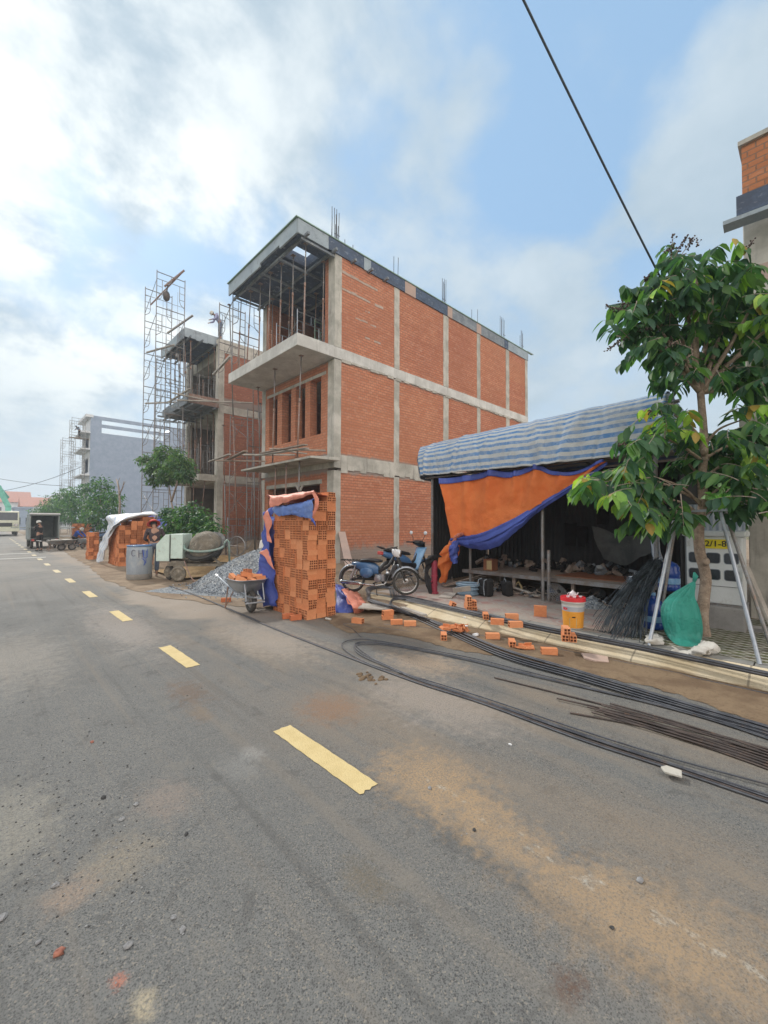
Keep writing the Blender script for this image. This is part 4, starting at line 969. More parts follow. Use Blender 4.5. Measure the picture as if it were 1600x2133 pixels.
def bake_brick(mb, Mx, simple=False):
    if simple: mb.box(-BS / 2, BS / 2, -BL / 2, BL / 2, 0, BS, 0, Mx)
    else:
        b = len(mb.v); mb.v += [Mx @ v for v in BG.v]; mb.f += [tuple(i + b for i in f) for f in BG.f]; mb.m += BG.m
def stack_layout(X0, Y0, nx, ny, nl, seed, top=None):
    """yields (x, y, z, rz, depth-rank, visible) of every brick of a cross-bonded stack"""
    r_ = random.Random(seed); P = 0.19; res = []
    lean = [(mnoise.noise(Vector((l * .5, seed, 0))) * .018, mnoise.noise(Vector((l * .5, seed, 9))) * .018) for l in range(nl)]
    for l in range(nl):
        for i in range(nx):
            for j in range(ny):
                if top and not top(l, i, j): continue
                if i == 0 and j == 0: alongx = l % 2 == 0
                elif i == 0: alongx = (j + l * 2 + (l // 3)) % 3 != 0
                elif j == 0: alongx = (i + l * 2) % 3 == 0
                else: alongx = (i + j + l) % 2 == 0
                if r_.random() < .14: alongx = not alongx
                jx, jy = r_.uniform(-.006, .006) + lean[l][0], r_.uniform(-.006, .006) + lean[l][1]
                cx_, cy_ = X0 + P * (i + .5) + jx, Y0 + P * (j + .5) + jy
                for a in (-1, 1):
                    for k in (0, 1):
                        z = (l * 2 + k) * (BS + .0015)
                        push = r_.uniform(-.011, .011)
                        rz = r_.uniform(-.03, .03)
                        if alongx: x, y, rr = cx_ + push, cy_ + a * .0415, math.pi / 2 + rz
                        else: x, y, rr = cx_ + a * .0415, cy_ + push, rz
                        vis = (i == 0 and (alongx or a < 0)) or (j == 0 and ((not alongx) or a < 0)) or l == nl - 1 or (top and not top(l + 1, i, j))
                        res.append((x, y, z, rr, vis, (i, j, l)))
    return res
SXX, SYY = 3.83, 5.80
def topfn(l, i, j):
    if l <= 10: return True
    if l == 11: return i >= 1
    if l == 12: return i == 2 and j <= 2
    return False
lay = stack_layout(SXX, SYY, 3, 6, 13, 4, topfn)
visb = sorted([q for q in lay if q[4]], key=lambda q: (q[0] ** 2 + q[1] ** 2))
hid = [q for q in lay if not q[4]]
NST = 250
tones = ['hollow', 'hollow', 'hollow_pale', 'hollow', 'hollow_pale']
r_ = random.Random(9)
for q in visb[:NST]:
    brick_at((q[0], q[1], q[2] + .004), q[3], (0, 0), 'orange hollow clay brick laid in the tall brick stack under the blue tarpaulin', 'bricks of the tall stack', r_.choice(tones))
mb = MB()
for q in visb[NST:]: bake_brick(mb, Matrix.Translation((q[0], q[1], q[2] + .004)) @ Matrix.Rotation(q[3], 4, 'Z'))
for q in hid: bake_brick(mb, Matrix.Translation((q[0], q[1], q[2] + .004)) @ Matrix.Rotation(q[3], 4, 'Z'), True)
tag(mb.build('stacked_bricks', [M['hollow'], M['hollow_in']]), 'rear and inner bricks of the tall stack', None, None, 'stuff')
def far_stack(lab, X0, Y0, nx, ny, nl, seed, tone='hollow_deep', top=None):
    mb = MB()
    for q in stack_layout(X0, Y0, nx, ny, nl, seed, top):
        bake_brick(mb, Matrix.Translation((q[0], q[1], q[2] + .004)) @ Matrix.Rotation(q[3], 4, 'Z'), not q[4])
    o = mb.build('stacked_bricks', [M[tone], M['hollow_in']]); tag(o, lab, None, None, 'stuff'); return o
far_stack('brick stack under the white and blue sheet', 3.45, 17.3, 6, 9, 11, 5, 'hollow', lambda l, i, j: l < 9 or (l < 10 and i >= 2) or i >= 4)
far_stack('narrow low brick stack left of the sheeted one', 3.15, 21.3, 2, 3, 7, 6, 'hollow')
far_stack('brick stack behind the open van door', 4.3, 34.5, 6, 5, 9, 7, 'hollow')
# bricks lying loose
LB = [  # px, py, ground z, rz deg, stacked, tone, label
    (748, 1300, 0, 20, 'brick lying alone on the damp sand right of the tall stack'), (829, 1303, 0.0, 50, 'brick lying on the sand just left of the heavy bar bundle'), (857, 1306, 0, 48, 'brick on the damp sand beside the kerb end, under the bars'),
    (928, 1333, 0, -50, 'brick standing end-on on the damp sand below the bars'), (1030, 1333, 0, 42, 'brick lying lengthwise at the foot of the kerb, left one'), (1071, 1348, 0, -55, 'end-on brick at the foot of the kerb beside broken pieces'),
    (1149, 1366, 0, 38, 'brick lying lengthwise at the foot of the kerb, right one'), (1070, 1292, .152, 44, 'brick lying lengthwise on the pavement behind the bars'), (1040, 1303, .15, 30, 'brick lying on the kerb stones in front of the bars, left one'),
    (1078, 1309, .15, 50, 'brick lying on the kerb stones in front of the bars, right one'), (1015, 1290, .152, -52, 'small end-on brick among the bars on the pavement'), (944, 1265, .152, -40, 'tipped brick left of the little brick pile on the pavement'),
    (866, 1262, .02, 80, 'brick inside the bend of the heavy bar loop')]
for i, (px, py, z, a, lb) in enumerate(LB):
    brick_at(gp(px, py, z) + Vector((0, 0.03, .012 if z else .008)), R(a), (0, R(22) if 'tipped' in lb else 0), lb, 'loose bricks', tones[i % 5])
b0 = gp(976, 1272, .152)      # little pile on the pavement
for i, (dx, dy, k, lb) in enumerate(((0, 0, 0, 'bottom left'), (.085, -.01, 0, 'bottom right'), (0.0, 0.005, 1, 'middle left'), (0.09, .06, 1, 'middle rear'), (0.0, .01, 2, 'topmost'), (-.0, .19, 0, 'rear bottom'), (-.0, .19, 1, 'rear upper'))):
    brick_at(b0 + Vector((dx * .64 + dy * .77, -dx * .77 + dy * .64, k * .0815)), R(-50 + 4 * (i % 3)), (0, 0), f'{lb} brick of the little pile on the pavement tiles', 'bricks of the little pile', tones[i % 5])
b0 = gp(1186, 1336, .152)     # three bricks on the kerb by the bucket
for i, (dx, k, lb) in enumerate(((-.042, 0, 'lower left'), (.042, 0, 'lower right'), (-.03, 1, 'top'))):
    brick_at(b0 + Vector((dx * .42 + .05, -dx * .9 + .03, k * .0815)), R(-63 + 3 * i), (0, 0), f'{lb} brick of the three piled on the kerb before the paint bucket', 'bricks before the bucket', tones[i])
b0 = gp(1129, 1285, .152)
for k in range(2): brick_at(b0 + Vector((0.03, 0.04, k * .0815)), R(24), (0, 0), f'{"lower" if k == 0 else "upper"} of two bricks stacked on the pavement left of the bucket', 'two stacked bricks', tones[k])
b0 = gp(807, 1292, 0)
for i, (dx, dy, z, a, lb) in enumerate(((0, 0, 0.0, 62, 'lower'), (.02, .01, .0815, 75, 'upper'))): brick_at(b0 + Vector((dx, dy, z)), R(a), (0, 0), f'{lb} brick of the pair holding up a board end on the sand', 'board-end bricks', tones[i])
for i, (px, py, a, tx, lb) in enumerate(((600, 1288, 70, 0, 'flat brick at the foot of the tall stack, left'), (616, 1291, 75, 0, 'flat brick at the foot of the tall stack, right'), (471, 1254, 60, 0, 'red brick lying at the edge of the gravel heap'), (1240, 1392, 60, 0, ''))):
    if lb: brick_at(gp(px, py, 0.004), R(a), (0, 0), lb, 'loose bricks', 'hollow_deep')
# broken tile slab on the road by the kerb, brick shards
c = gp(1238, 1375, 0); mb = MB(); mb.prism([(-.10, -.13), (.09, -.15), (.11, .02), (.07, .14), (-.08, .12), (-.12, .02)], 'z', 0, .022)
o = mb.build('clay_slab', M['form_pink'], bevel=.003); o.location = c + Vector((.02, 0, .012)); o.rotation_euler = (R(4), R(-3), R(28)); tag(o, 'thin reddish clay slab lying on the sand against the kerb', 'slab')
def shard(p, s, rz, tilt, lab, grp):
    mb = MB(); n = len(mb.v); h = BS
    mb.prism([(-s, -.08), (s * .8, -.09), (s, .05), (s * .1, .09), (-s * 1.1, .04)], 'z', 0, .012)
    mb.box(-s, -s + .01, -.06, .03, .012, .035); mb.box(s - .012, s - .002, -.06, .03, .012, .05)
    o = mb.build('brick_shard', M['hollow']); o.location = p; o.rotation_euler = (tilt[0], tilt[1], rz); tag(o, lab, 'brick piece', grp)
c = gp(950, 1312, .07); WHERE = ['leftmost', 'second from the left', 'middle', 'fourth from the left', 'rightmost']
for i, (dx, a, t1) in enumerate(((-.16, 40, .3), (-.07, 60, -.2), (.0, 20, .7), (.07, 80, .9), (.14, 95, 1.0))):
    shard(c + Vector((dx * .7, -dx * .7, .02)), .05, R(a), (t1 * .3, -t1), f'{WHERE[i]} of the broken brick pieces heaped on the kerb slope', 'broken bricks on the kerb')
c = gp(1092, 1352, 0.01)
for i, (dx, a, t1) in enumerate(((-.04, 30, .1), (.04, 50, -.5))): shard(c + Vector((dx * .7, -dx * .7, .015)), .045, R(a), (0, t1), f'{["left", "right"][i]} one of two split brick halves at the foot of the kerb', 'split brick halves')

# ------------------------------------------------------------------ cloth helper
def catm(P, t):
    n = len(P) - 1; s = min(t * n, n - 1e-6); i = int(s); f = s - i
    p0, p1, p2, p3 = P[max(i - 1, 0)], P[i], P[min(i + 1, n)], P[min(i + 2, n)]
    return 0.5 * ((2 * p1) + (-p0 + p2) * f + (2 * p0 - 5 * p1 + 4 * p2 - p3) * f * f + (-p0 + 3 * p1 - 3 * p2 + p3) * f ** 3)
def patch(name, rows, mats, nu=30, nv=20, amp=.02, freq=5, seed=0, parent=None, fold=None, solid=.004, tint=None, lab=None, cat=None, group=None, loc=None):
    """rows of 3-D control points -> wrinkled sheet"""
    rows = [[Vector(p) for p in r] for r in rows]
    def fn(u, v):
        col_ = [catm(r, u) for r in rows]; p = catm(col_, v)
        q = p * freq + Vector((seed * 7.3, 0, 0))
        d = Vector((mnoise.noise(q), mnoise.noise(q + Vector((31, 5, 2))), mnoise.noise(q + Vector((3, 51, 7))))) * amp
        d += Vector((mnoise.noise(q * 2.7), mnoise.noise(q * 2.7 + Vector((31, 5, 2))), mnoise.noise(q * 2.7 + Vector((3, 51, 7))))) * amp * .4
        if fold: d += fold(u, v)
        return p + d
    mb = MB(); mb.grid(fn, nu, nv)
    o = mb.build(name, mats, parent, smooth=True, solid=solid, loc=loc if loc else (None if parent else tuple(rows[0][0])))
    if lab: tag(o, lab, cat, group)
    return o
# tarpaulin on the tall stack: blue over the edge, faded orange underside folded up on top, blue length hanging down the left end
t = thing('tarpaulin', 'crumpled blue and faded orange tarpaulin thrown over the left end of the tall brick stack', 'tarpaulin', (3.83, 6.97, 0))
X0_, X1_ = 3.80, 4.42; zt = 1.80
def sx(px, py, X=3.79): return xp(px, py, X)
patch('blue_front', [[Vector((4.0, 6.98, 1.87)), Vector((4.05, 6.5, 1.93)), Vector((4.1, 6.1, 1.96)), Vector((4.02, 5.86, 2.02))],
                     [sx(572, 1052, 3.78), sx(600, 1052, 3.76), sx(628, 1048, 3.75), sx(652, 1040, 3.76)],
                     [sx(568, 1062, 3.76), sx(600, 1066, 3.74), sx(634, 1066, 3.73), sx(652, 1062, 3.74)],
                     [sx(580, 1075, 3.75), sx(603, 1072, 3.75), sx(630, 1078, 3.75), sx(650, 1082, 3.75)]], M['tarp_blue_light'], 36, 24, .022, 9, 2, t)
patch('orange_fold', [[Vector((4.5, 7.0, 1.86)), Vector((4.5, 6.5, 1.92)), Vector((4.45, 6.1, 1.99)), Vector((4.35, 5.85, 2.03))],
                      [sx(560, 1036, 3.95), sx(590, 1034, 3.95), sx(625, 1028, 3.95), sx(657, 1025, 3.92)],
                      [sx(561, 1034, 3.72), sx(590, 1034, 3.72), sx(625, 1028, 3.72), sx(654, 1024, 3.74)],
                      [sx(563, 1058, 3.70), sx(585, 1050, 3.70), sx(610, 1043, 3.72), sx(650, 1030, 3.74)]], M['tarp_pink'], 34, 22, .02, 8, 5, t)
patch('orange_hem', [[sx(655, 1024, 3.74), sx(660, 1030, 3.76), sx(664, 1040, 3.78), sx(663, 1055, 3.78), sx(656, 1072, 3.77)], [sx(648, 1026, 3.73), sx(654, 1034, 3.73), sx(656, 1045, 3.74), sx(654, 1058, 3.74), sx(650, 1078, 3.74)]], M['tarp_pink'], 16, 4, .01, 9, 7, t)
patch('blue_hanging', [[sx(575, 1050, 3.80), sx(556, 1062, 3.78), sx(552, 1075, 4.0), Vector((4.45, 7.08, 1.75))],
                       [sx(560, 1090, 3.78), sx(548, 1105, 3.76), Vector((3.95, 7.10, 1.5)), Vector((4.45, 7.08, 1.5))],
                       [sx(563, 1130, 3.78), sx(545, 1140, 3.72), Vector((3.90, 7.15, 1.1)), Vector((4.45, 7.08, 1.1))],
                       [sx(570, 1180, 3.78), sx(538, 1175, 3.70), Vector((3.90, 7.25, .7)), Vector((4.45, 7.1, .7))],
                       [sx(574, 1220, 3.78), sx(536, 1210, 3.68), Vector((3.90, 7.3, .35)), Vector((4.45, 7.1, .3))],
                       [sx(576, 1266, 3.78), sx(553, 1264, 3.72), Vector((3.88, 7.3, .03)), Vector((4.45, 7.1, .02))]], M['tarp_blue'], 30, 44, .05, 5, 3, t,
      fold=lambda u, v: Vector((-.03, 0, 0)) * (math.sin(u * 26 + v * 4) * v))
patch('orange_edge', [[sx(556, 1062, 3.74), sx(566, 1085, 3.74), sx(562, 1110, 3.74), sx(566, 1130, 3.73)], [sx(549, 1078, 3.70), sx(553, 1090, 3.70), sx(556, 1112, 3.71), sx(557, 1128, 3.71)]], M['tarp_pink'], 20, 8, .02, 7, 8, t)
patch('orange_edge', [[sx(557, 1143, 3.74), sx(564, 1160, 3.74), sx(568, 1175, 3.74), sx(573, 1186, 3.75)], [sx(541, 1150, 3.68), sx(552, 1163, 3.69), sx(560, 1174, 3.71), sx(571, 1186, 3.74)]], M['tarp_pink'], 20, 8, .02, 7, 9, t)
mb = MB(); c = sx(651, 1083, 3.72); mb.ball(c, .028, 6); mb.tube([c, c + Vector((0, -.06, -.05)), c + Vector((0, -.09, -.10))], [.02, .014, .004], 6); mb.build('knot', M['tarp_blue'], t, smooth=True)
# bunched tarpaulin lying at the foot of the stack, blue and orange
t = thing('tarpaulin', 'blue and orange-red tarpaulin bunched on the ground right of the tall brick stack', 'tarpaulin', gp(735, 1275, 0))
g0 = lambda px, py, z=0: gp(px, py, z)
patch('blue_side', [[g0(700, 1277), g0(718, 1279), g0(738, 1277)], [g0(700, 1262, .1) + Vector((0, 0, .05)), g0(716, 1250, .2), g0(733, 1262, .14)], [g0(699, 1222, .30), g0(708, 1226, .34), g0(722, 1240, .28)], [g0(700, 1215, .1), g0(715, 1222, .1), g0(730, 1230, .1)]], M['tarp_blue'], 24, 20, .04, 7, 11, t)
patch('orange_side', [[g0(736, 1278), g0(752, 1276), g0(768, 1268)], [g0(730, 1262, .16), g0(748, 1262, .15), g0(768, 1262, .05)], [g0(714, 1228, .33), g0(735, 1240, .26), g0(758, 1254, .10)], [g0(730, 1225, .1), g0(745, 1236, .1), g0(765, 1250, .02)]], M['tarp_pink'], 24, 20, .05, 7, 13, t)
# board and grey sheets lying on the sand
o = MB().prism([(-.5, -.15), (.45, -.22), (.5, .12), (-.35, .2)], 'z', 0, .02).build('board', M['wood_pale']); o.location = gp(800, 1266, .09); o.rotation_euler = (R(3), R(5), R(-30)); tag(o, 'wet grey plywood sheet lying under the bar loops beside the bunched tarpaulin', 'board')
o = MB().box(-.05, .05, -.35, .35, 0, .03).build('plank', M['wood_pale']); o.location = gp(860, 1275, .1); o.rotation_euler = (0, R(3), R(-15)); tag(o, 'short pale board resting on bricks near the kerb end', 'plank')
# white and blue sheet over the middle stack
t = thing('tarpaulin', 'white sheet with pale blue stripes draped over the middle brick stack', 'tarpaulin', (3.45, 17.3, 0))
xw = 3.35
patch('sheet', [[Vector((4.5, 19.0, 1.85)), Vector((4.55, 18.2, 1.95)), Vector((4.6, 17.5, 1.98)), Vector((4.62, 17.2, 1.92))],
                [Vector((3.42, 19.2, 1.78)), Vector((3.42, 18.4, 1.84)), Vector((3.9, 17.4, 1.86)), Vector((4.60, 17.22, 1.86))],
                [xp(228, 1092, xw), xp(236, 1093, xw - .02), xp(245, 1090, xw), xp(262, 1085, xw + .5)],
                [xp(217, 1115, xw - .1), xp(224, 1118, xw - .12), xp(232, 1100, xw - .05), xp(250, 1090, xw + .15)],
                [xp(208, 1135, xw - .12), xp(216, 1140, xw - .15), xp(223, 1138, xw - .12), xp(229, 1120, xw - .05)],
                [xp(200, 1170, xw - .12), xp(207, 1172, xw - .15), xp(214, 1166, xw - .12), xp(220, 1150, xw - .05)]], M['tarp_white'], 34, 44, .05, 3, 21, t)
patch('sheet_end', [[Vector((4.66, 17.2, 1.93)), Vector((4.72, 17.4, 1.9)), Vector((4.78, 18, 1.85))], [Vector((4.68, 17.22, 1.4)), Vector((4.72, 17.4, 1.4)), Vector((4.78, 18, 1.4))], [Vector((4.69, 17.22, 1.0)), Vector((4.71, 17.4, .9)), Vector((4.74, 18, .9))]], M['tarp_white'], 10, 14, .04, 5, 22, t)

# ------------------------------------------------------------------ gravel and sand heaps
def gravelmat():
    m, t, b = newmat('blue_grey_gravel'); p = coords(t, False)
    v = t.n.new('ShaderNodeTexVoronoi'); t.put(v.inputs['Vector'], p); v.inputs['Scale'].default_value = 42
    vv = t.sep(v.outputs['Color'])[0]; n = t.noise(p, 2, 4)
    c = t.mix(vv, (0.10, 0.12, 0.145), (0.40, 0.43, 0.46)); c = t.mix(t.ramp(vv, .85, .95, 0, .8), c, (0.55, .55, .53)); c = t.mix(t.ramp(n, .5, .7, 0, .35), c, (.30, .27, .22))
    t.put(b.inputs['Base Color'], c); b.inputs['Roughness'].default_value = .9
    t.put(b.inputs['Normal'], t.bump(t.math('SUBTRACT', 1.0, v.outputs['Distance']), 1.0, .03)); return m
M['gravel'] = gravelmat()
def heap(name, c, rx, ry, h, mat, seed, ang=0, rough=.03, n=70, power=1.0):
    mb = MB(); ca, sa = math.cos(ang), math.sin(ang)
    def fn(u, v):
        a, b = (u - .5) * 2.3, (v - .5) * 2.3; r = math.hypot(a, b); q = Vector((a * 2 + seed, b * 2, 0))
        rr = r * (1 + .14 * mnoise.noise(q)); z = h * max(0, 1 - rr ** power) + .0
        x, y = a * rx, b * ry; zz = z + (rough * mnoise.noise(Vector((x * 4, y * 4, seed))) + rough * .8 * mnoise.noise(Vector((x * 17, y * 17, seed)))) * min(1, z * 8 + .0)
        return (c[0] + x * ca - y * sa, c[1] + x * sa + y * ca, c[2] - .03 + max(0, zz) + (0.0 if z > 0 else -.02))
    mb.grid(fn, n, n); o = mb.build(name, M[mat], smooth=True); return tag(o, None, None, None, 'stuff')
GVC = (5.25, 9.85, .06)
heap('gravel_heap', GVC, 1.62, 1.75, .92, 'gravel', 2, .5, .05, 110, 1.35)['label'] = 'blue-grey crushed stone heap'
heap('sand_heap', (7.3, 13.8, .12), 1.7, 1.6, .62, 'sand', 5, 0, .05, 60)['label'] = 'yellow sand heap behind the gravel'
heap('sand_heap', (5.6, 13.4, .12), 1.5, 1.2, .45, 'sand', 6, 0, .05, 50)
heap('rubble_heap', (9.6, 19.4, .1), 2.2, 2.0, .7, 'earth', 8, 0, .08, 50)
heap('earth_heap', (10.6, 10.2, .16), 4.5, 1.3, .38, 'earth', 9, 0, .06, 60)
heap('gravel_heap', gp(1235, 1262, .15), .42, .35, .22, 'gravel', 12, 0, .03, 40)
mb = MB(); r_ = random.Random(77)
def gheight(x, y):
    dx, dy = x - GVC[0], y - GVC[1]; ca, sa = math.cos(.5), math.sin(.5); a, b = (dx * ca + dy * sa) / 1.62, (-dx * sa + dy * ca) / 1.75
    r = math.hypot(a, b); rr = r * (1 + .14 * mnoise.noise(Vector((a * 2 + 2, b * 2, 0)))); return max(0, 1 - rr ** 1.35) * .92 + GVC[2] - .02
for i in range(3800):
    a = r_.uniform(0, 6.283); r = math.sqrt(r_.random()) * (1.08 if r_.random() < .9 else 1.35)
    x, y = GVC[0] + 1.7 * r * math.cos(a), GVC[1] + 1.8 * r * math.sin(a)
    if x - GVC[0] > 1.2: continue
    s = r_.uniform(.010, .024); z = gheight(x, y) if r < 1.1 else eproj(x, y)
    base = Matrix.Translation((x, y, max(z, .02) + s * .3)) @ Matrix.Rotation(r_.uniform(0, 6), 4, Vector((r_.random(), r_.random(), 1)).normalized())
    mb.add([(s, 0, 0), (-s * .7, s * .6, 0), (-s * .5, -s * .9, s * .2), (0, 0, s * .9), (0.1 * s, 0, -s * .7)], [(0, 1, 3), (1, 2, 3), (2, 0, 3), (1, 0, 4), (2, 1, 4), (0, 2, 4)], r_.choice((0, 1, 2)), base)
M['st1'] = pm('crushed_stone_a', (0.26, 0.29, 0.33), None, 20, .9, .1); M['st2'] = pm('crushed_stone_b', (0.40, 0.43, 0.46), None, 20, .9, .1); M['st3'] = pm('crushed_stone_c', (0.13, 0.15, 0.18), None, 20, .9, .1)
tag(mb.build('gravel_stones', [M['st1'], M['st2'], M['st3']]), 'crushed stone on the face of the gravel heap', None, None, 'stuff')

# ------------------------------------------------------------------ wheelbarrow with bricks (front towards local -y)
def wheel(mb_t, mb_r, c, ax, R_, r, spokes=0, rimr=None, hub=.03):
    mb_t.ring(c, ax, R_ - r, r, 28, 8)
    rr = rimr or (R_ - 2 * r); mb_r.ring(c, ax, rr, r * .45, 28, 6)
    u = Vector(ax).normalized().orthogonal(); w_ = Vector(ax).normalized().cross(u)
    for k in range(spokes):
        a = 2 * math.pi * k / spokes; d = u * math.cos(a) + w_ * math.sin(a); e = u * math.cos(a + .25) + w_ * math.sin(a + .25)
        mb_r.tube([Vector(c) + e * hub, Vector(c) + d * rr], .0022 if spokes > 8 else .012, 4)
    mb_r.tube([Vector(c) - Vector(ax).normalized() * hub * 1.4, Vector(c) + Vector(ax).normalized() * hub * 1.4], hub, 10)
def barrow(lab, loc, rz, sc=1, tone='galv', tyre_r=.205, sand=False, wide=1):
    t = thing('wheelbarrow', lab, 'wheelbarrow', loc, rz); t.scale = (sc * wide, sc, sc)
    a, b = MB(), MB(); wheel(a, b, (0, 0, tyre_r), (1, 0, 0), tyre_r, .045, 0, hub=.035)
    b.lathe([(.02, -.025), (.12, -.02), (.12, .02), (.02, .025)], 16, 0, Matrix.Translation((0, 0, tyre_r)) @ Matrix.Rotation(math.pi / 2, 4, 'Y'))
    wl = b.build('wheel', M['steel_grey'], t, local=True, smooth=False); a.build('tyre', M['rubber'], wl, local=True, smooth=True)
    # tray: lofted rounded pan
    def tray(u, v):
        ang = 2 * math.pi * u; cx2 = .30 * abs(math.cos(ang)) ** .6 * (1 if math.cos(ang) >= 0 else -1); cy2 = .42 * abs(math.sin(ang)) ** .6 * (1 if math.sin(ang) >= 0 else -1)
        k = [0.0, .62, .74, .9, 1.0, 1.04][min(5, int(round(v * 5)))]; z = [.36, .36, .39, .50, .585, .585][min(5, int(round(v * 5)))]
        return (cx2 * k, .28 + cy2 * k - (.05 * v), z)
    mb = MB(); mb.grid(tray, 36, 5); o = mb.build('tray', M[tone], t, local=True, smooth=True, solid=.006)
    mb = MB()
    mb.tube([(-.05, -.27, .30), (-.10, 0, .30), (-.22, .3, .38), (-.27, .7, .52), (-.27, .98, .57)], .016, 7)
    mb.tube([(.05, -.27, .30), (.10, 0, .30), (.22, .3, .38), (.27, .7, .52), (.27, .98, .57)], .016, 7)
    mb.tube([(-.05, -.27, .30), (.05, -.27, .30)], .016, 7); mb.tube([(-.12, -.17, .20), (-.16, -.2, .24), (-.16, -.12, .52)], .013, 6); mb.tube([(.12, -.17, .20), (.16, -.2, .24), (.16, -.12, .52)], .013, 6)
    mb.tube([(-.17, -.20, .2), (.17, -.20, .2)], .017, 7); mb.tube([(-.12, 0, tyre_r), (.12, 0, tyre_r)], .012, 6); mb.build('frame', M[tone], t, local=True)
    for s in (-1, 1):
        MB().tube([(.22 * s, .52, .42), (.24 * s, .60, 0.01)], .012, 6).tube([(.24 * s, .60, .02), (.20 * s, .3, .36)], .009, 6).build('leg', M['steel_rust'], t, local=True)
        MB().tube([(.27 * s, .92, .562), (.273 * s, 1.04, .58)], .022, 8).build('grip', M['white_paint'], t, local=True)
    if sand:
        mb = MB(); mb.grid(lambda u, v: (.30 * (2 * u - 1) * .9, .28 + .42 * (2 * v - 1) * .9, .52 + .12 * math.cos((u - .5) * 3) * math.cos((v - .5) * 3) + .02 * mnoise.noise(Vector((u * 6, v * 6, 3)))), 14, 14); mb.build('load', M['conc'], t, local=True, smooth=True)
    return t
WB = Vector((3.42, 6.98, 0.01)); WR = R(-4)
barrow('grey metal wheelbarrow heaped with orange bricks, left of the tall stack', WB, WR)
r_ = random.Random(21); Rz = Matrix.Rotation(WR, 4, 'Z')
wbb = [(-.12, .05, .43, 20, 0, 0), (.05, .05, .43, 100, 0, 0), (-.1, .25, .42, 80, 0, 0), (.1, .25, .43, 10, 0, 0), (-.08, .45, .44, 95, 0, 0), (.1, .45, .44, 30, 0, 0),
       (-.18, .02, .545, 60, .3, .2), (0, -.02, .52, 15, .25, 0), (.18, .0, .54, 95, 0, .5), (.13, .05, .58, 80, .1, .9), (-.12, .22, .53, 35, .2, .1), (.06, .2, .57, 110, .1, .2), (-.02, .4, .54, 70, .2, .1), (.17, .3, .55, 20, .2, -.3),
       (-.06, .1, .62, 85, .25, .15), (.05, .28, .655, 130, .15, .1), (-.2, .35, .56, 10, .4, 0)]
for i, (x, y, z, a, t1, t2) in enumerate(wbb):
    p = WB + (Rz @ Vector((x, y, z))); brick_at(p, WR + R(a), (t1, t2), 'orange hollow brick tumbled in the heap on the nearest wheelbarrow', 'bricks on the wheelbarrow', ['hollow_pale', 'hollow_pale', 'hollow'][i % 3])

# ------------------------------------------------------------------ cement mixer
M['mixer_green'] = pm('pale_green_sheet_metal', (0.55, 0.66, 0.60), (0.45, 0.56, 0.51), 4, .55, .1, dirt=(0.36, 0.33, 0.28), dirtamt=.3)
M['mixer_tube'] = pm('green_enamel_tube', (0.16, 0.28, 0.24), (0.24, 0.30, 0.27), 6, .6, .2, dirt=(0.38, 0.36, 0.32), dirtamt=.6)
M['mud_metal'] = pm('cement_caked_metal', (0.20, 0.17, 0.13), (0.11, 0.10, 0.08), 5, .9, .6, dirt=(0.32, 0.29, 0.25), dirtamt=.5)
M['dark_metal'] = pm('grimy_dark_metal', (0.05, 0.048, 0.045), (0.025, 0.025, 0.025), 5, .7, .3, dirt=(0.12, 0.11, 0.09), dirtamt=.2)
mx = thing('cement_mixer', 'old cement mixer with pale green engine box and dark tilted drum behind the gravel heap', 'cement mixer', (3.98, 12.05, .02), -YAW)
mb = MB(); mb.prism([(-.36, .53), (.02, .53), (.02, 1.24), (-.12, 1.24), (-.36, .98)], 'y', -.27, .27)
mb.v = [Vector((v.x - .30, v.y, v.z)) for v in mb.v]; mb.build('engine_box', M['mixer_green'], mx, local=True, bevel=.012)
MB().box(-.27, .06, -.28, .28, .60, 1.26).build('engine_cover', M['mixer_green'], mx, local=True, bevel=.012)
MB().box(-.285, -.268, -.30, .30, .52, 1.24).build('cover_seam', M['dark_metal'], mx, local=True)
Dax = Vector((.13, .62, -.74)).normalized(); DM = Matrix.Translation((.56, 0, .93)) @ Dax.to_track_quat('Z', 'Y').to_matrix().to_4x4()
dr = MB().lathe([(.001, -.37), (.10, -.365), (.11, -.35), (.20, -.335), (.21, -.32), (.32, -.26), (.40, -.15), (.43, -.04), (.44, .0)], 36, 0, DM).build('drum', M['mud_metal'], mx, local=True, smooth=True)
MB().lathe([(.46, .0), (.455, .08), (.43, .16), (.37, .27), (.28, .36), (.22, .40), (.215, .43), (.20, .43), (.20, .38), (.33, .24), (.42, .05), (.3, -.2), (.02, -.3)], 36, 0, DM).build('drum_cone', M['dark_metal'], dr, local=True, smooth=True)
MB().lathe([(.44, -.03), (.545, -.03), (.545, .05), (.46, .05)], 48, 0, DM, ).build('ring_gear', M['dark_metal'], dr, local=True)
mb = MB(); pts = []
for k in range(13):
    a = math.pi * k / 12; pts.append((.56 - .53 * math.cos(a), -.30 * math.sin(a) - .1, .93 - .13 * math.sin(a) + (.06 if k < 2 else 0)))
mb.tube(pts, .033, 8); mb.tube([(1.09, -.1, .93), (1.13, -.1, 1.05), (1.17, -.08, 1.10), (1.21, -.05, 1.05), (1.22, 0, .45)], .028, 8); mb.build('yoke', M['mixer_tube'], mx, local=True, smooth=True)
mb = MB(); mb.ring((1.38, .12, .92), (.35, 1, 0), .26, .016, 30, 6); mb.tube([(1.38, .12, .66), (1.38, .12, 1.18)], .012); mb.tube([(1.12, .12, .92), (1.64, .12, .92)], .012); mb.tube([(1.1, 0, .95), (1.38, .12, .92)], .02); mb.build('tipping_wheel', M['steel_grey'], mx, local=True)
mb = MB()
for yy in (-.24, .24): mb.box(-.35, 1.35, yy - .03, yy + .03, .40, .47)
